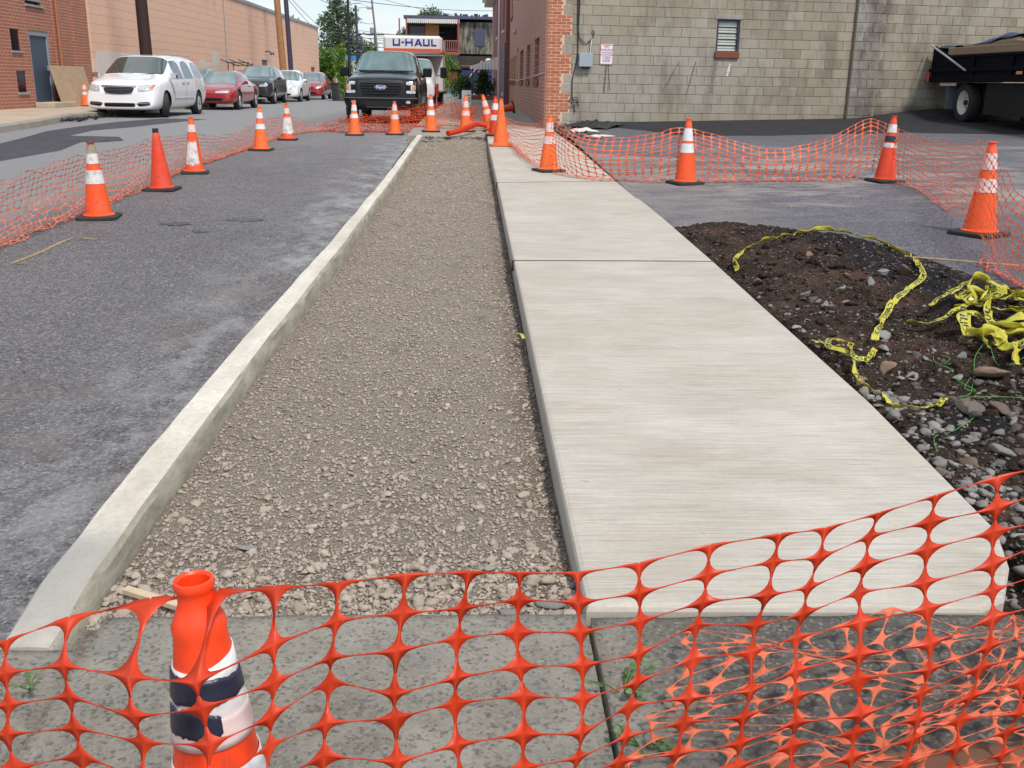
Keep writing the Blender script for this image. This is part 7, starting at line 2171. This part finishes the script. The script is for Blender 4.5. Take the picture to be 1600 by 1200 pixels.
for k in range(17):
    x, y = rr_.uniform(2.85, 3.7), rr_.uniform(4.6, 5.75); pth = []
    a = rr_.uniform(0, 6.3)
    for q in range(6):
        pth.append(hh(x, y, rr_.uniform(.03, .13))); a += rr_.uniform(-1.4, 1.4); x = min(3.9, max(2.7, x + math.cos(a) * .14)); y = min(5.8, max(4.5, y + math.sin(a) * .14))
    ribbon(pth, rr_.uniform(.05, .075), 80 + k, .9, 'tape_strip', hp, .6)
m_string = plain('green_string', (.08, .36, .05), .5)
def string(label, pts):
    tag(MB().tube(catmull([dp(*p) for p in pts], 10), .0013, 6).build('green_string', m_string), label, 'string', 'bright green mason strings')
string('bright green string hanging from the tape heap down the dirt', [(2.68, 4.92, .06), (2.58, 4.8, .03), (2.48, 4.6, .015), (2.38, 4.42, .01), (2.3, 4.35, .01), (2.45, 4.3, .02), (2.6, 4.25, .01)])
string('small tangled loops of green string left of the tape heap', [(2.4, 4.75, .02), (2.46, 4.82, .03), (2.40, 4.86, .02), (2.36, 4.76, .02), (2.42, 4.62, .01), (2.35, 4.52, .03), (2.42, 4.45, .02), (2.36, 4.44, .02), (2.44, 4.55, .02)])
string('green string looping right of the big brown lump under the tape', [(2.70, 4.9, .05), (2.66, 4.7, .02), (2.75, 4.62, .06), (2.9, 4.75, .10), (2.95, 4.6, .05), (2.9, 4.5, .02)])
string('thin green string end lying along the sidewalk edge', [(1.95, 3.78, .02), (2.0, 3.95, .02), (2.12, 4.03, .01), (2.25, 4.08, .015)])

# ================================================================== small things
# small white sign board
sb = tag(empty('sign_board', (-.19, 37.6, Z0 + .13), (0, 0, R(-6))), 'small white folding sign board standing behind the netting', 'sign')
MB().bbox(-.17, .17, -.02, .0, 0.05, .62, .005, Matrix.Rotation(R(-10), 4, 'X')).build('panel', m_white, sb)
MB().bbox(-.17, .17, .20, .22, 0.05, .62, .005, Matrix.Rotation(R(10), 4, 'X')).build('panel', m_white, sb)
for k, z in enumerate((.46, .36, .26)): MB().box(.0, .15, -.024, -.0205, z, z + .035, Matrix.Rotation(R(-10), 4, 'X')).build('print', m_dark_ink, sb)
# barricade board at the far pavement
bd = tag(empty('barricade', (-11.75, 32.9, Z0 + .15), (0, 0, R(0))), 'striped orange and white barricade board by the plywood across the street', 'barricade')
for k in range(3):
    MB().box(-.1 + k * .22, .115 + k * .22, -.02, .02, .50, .62).build('board', m_cone_dark if k == 2 else m_dirtywhite, bd)
for x in (-.05, .5): MB().tube([(x, .022, .6), (x, .2, 0)], .018, 6).tube([(x, -.022, .6), (x, -.2, 0)], .018, 6).build('leg', m_blackplastic, bd)
MB().bbox(.1, .5, -.15, .2, .0, .22, .03).build('sandbag', m_trimblack, bd)
# black plastic sheet and litter at the corner of the block wall
def crumple(name, label, cat, cx, cy, sx, sy, h, mat, seed, rot=0.0, nx=26, ny=16):
    r = np.random.default_rng(seed); V = []
    for i in range(nx):
        for j in range(ny):
            u, v = i / (nx - 1) - .5, j / (ny - 1) - .5
            x = u * sx; y = v * sy; X = cx + x * math.cos(rot) - y * math.sin(rot); Y = cy + x * math.sin(rot) + y * math.cos(rot)
            V.append((X, Y, 0))
    V = np.array(V); u = np.repeat(np.linspace(-1, 1, nx), ny); v = np.tile(np.linspace(-1, 1, ny), nx)
    g = np.array([gz(a, b) if not in_dirt(a, b) > 0 else dgz(a, b) for a, b in V[:, :2]])
    V[:, 2] = g + .006 + h * (fbm(V[:, 0] * 4, V[:, 1] * 4, 1.6, seed, 4)) * np.clip(1.2 - np.abs(u) * .8, 0, 1) * np.clip(1.2 - np.abs(v) * .9, 0, 1)
    i, j = np.meshgrid(np.arange(nx - 1), np.arange(ny - 1), indexing='ij'); a = (i * ny + j).ravel()
    o = link(name, np_mesh(name, V, np.stack([a, a + ny, a + ny + 1, a + 1], -1)), mats=mat)
    so = o.modifiers.new('t', 'SOLIDIFY'); so.thickness = .003
    return tag(o, label, cat)
crumple('plastic_sheet', 'crumpled black plastic sheet on the asphalt below the brick corner', 'plastic sheet', 2.62, 21.9, 1.1, 1.2, .22, m_blackplastic, 5, R(-30))
crumple('plastic_bag', 'pale crumpled plastic bag beside the black plastic sheet', 'litter', 2.25, 20.6, .55, .5, .14, m_dirtywhite, 6, R(10), 12, 10)
crumple('plastic_bag', 'second pale scrap of litter on the lot edge, nearer the sidewalk', 'litter', 2.45, 19.4, .5, .4, .07, m_dirtywhite, 7, R(40), 12, 10)
crumple('rag', 'dark rag lying on the gravel at its far end', 'rag', -.72, 19.6, .5, .3, .07, m_blackplastic, 8, R(10), 10, 8)
r_ = np.random.default_rng(77)
rb = [scat for scat in [stones(np.stack([r_.uniform(1.72, 2.5, 160), r_.uniform(18.8, 22.6, 160), np.zeros(160)], -1), r_.uniform(.02, .07, 160), ICO1, r_)]]
V, F = rb[0]; cxy = V.reshape(-1, 12, 3).mean(1)
gg = np.array([float(G(b)) + float(lotdz(a, b)) + .02 for a, b in cxy[:, :2]]); V[:, 2] += np.repeat(gg, 12)
tag(link('broken_rubble', np_mesh('broken_rubble', V, F), mats=m_rock), 'loose broken stones where the lot meets the sidewalk by the brick corner', 'rubble', kind='stuff')
V, F = stones(np.stack([r_.uniform(-1.0, .3, 70), 20.19 + r_.normal(size=70) * .12, np.zeros(70)], -1), r_.uniform(.02, .05, 70), ICO1, r_)
V[:, 2] += .53 + .05
tag(link('dirt_clods', np_mesh('dirt_clods', V, F), mats=m_rock), 'brown clods along the far end of the gravel strip', 'clods', kind='stuff')
# wooden stake behind the big cone
tag(MB().bbox(-.16, .16, -.014, .014, -.01, .01, .003, Matrix.Rotation(R(-28), 4, 'Z')).build('wood_stake', m_woodlight, loc=(-.90, 2.66, .135)), 'split pale wooden stake lying on the gravel behind the big cone', 'stake')
tag(MB().bbox(-.45, .45, -.02, .02, 0, .012, .003, Matrix.Rotation(R(-28), 4, 'Z')).build('wood_lath', m_wood, loc=(3.86, 7.55, .34)), 'dark thin board lying on the lot at the black edge of the dirt', 'board')
tag(MB().bbox(-.7, .9, -.05, .05, 0, .045, .006, Matrix.Rotation(R(7), 4, 'Z')).build('timber_board', plain('brown_stained_timber', (.17, .075, .04), .6, var=.4, scale=6), loc=(1.25, 1.88, .125)), 'brown stained timber lying in the bottom right corner', 'timber')
# weeds growing from the joint
def weed(x, y, s, n, seed, label):
    r = random.Random(seed); t = tag(empty('weed', (x, y, gz(x, y))), label, 'weed', 'small green weeds in the joints')
    st_ = MB(); lv = MB()
    for k in range(n):
        a = r.uniform(0, 6.3); L = s * r.uniform(.5, 1.1); hgt = s * r.uniform(.2, .8)
        tip = Vector((math.cos(a) * L, math.sin(a) * L, hgt))
        st_.tube([(0, 0, 0), tip * .5 + Vector((0, 0, hgt * .2)), tip], .0018, 5)
        for q in range(3):
            c = tip * (.55 + .22 * q) + Vector((0, 0, .004)); b = a + r.uniform(-1.4, 1.4); w = s * r.uniform(.16, .3)
            d = Vector((math.cos(b), math.sin(b), r.uniform(-.1, .3))) * w; p = Vector((-math.sin(b), math.cos(b), 0)) * w * .42
            lv.add([c, c + d * .35 + p, c + d * .75 + p * .8, c + d, c + d * .75 - p * .8, c + d * .35 - p, c + d * .5 - Vector((0, 0, .003))], [(0, 6, 1), (1, 6, 2), (2, 6, 3), (3, 6, 4), (4, 6, 5), (5, 6, 0)])
    st_.build('stem', m_leaf_b, t); lv.build('leaves', leaf_mat('weed_leaf', (.10, .17, .06), (.15, .24, .10), (.20, .28, .15)), t)
weed(.385, 2.14, .085, 9, 1, 'small green weed growing in the joint of the old concrete')
weed(.40, 1.93, .07, 8, 2, 'second small weed nearer the camera under the netting')
weed(-1.09, 2.18, .05, 6, 3, 'tiny weed at the left edge by the kerb end')
# crumbled dark asphalt by the far kerb gap
V, F = stones(np.stack([r_.uniform(-10.2, -9.4, 120), r_.uniform(24.5, 27.6, 120), np.zeros(120)], -1), r_.uniform(.03, .1, 120), ICO1, r_)
V[:, 2] += Z0 + .04
tag(link('asphalt_crumbs', np_mesh('asphalt_crumbs', V, F), mats=m_black), 'black crumbled asphalt in the broken kerb before the minivan', 'rubble', kind='stuff')
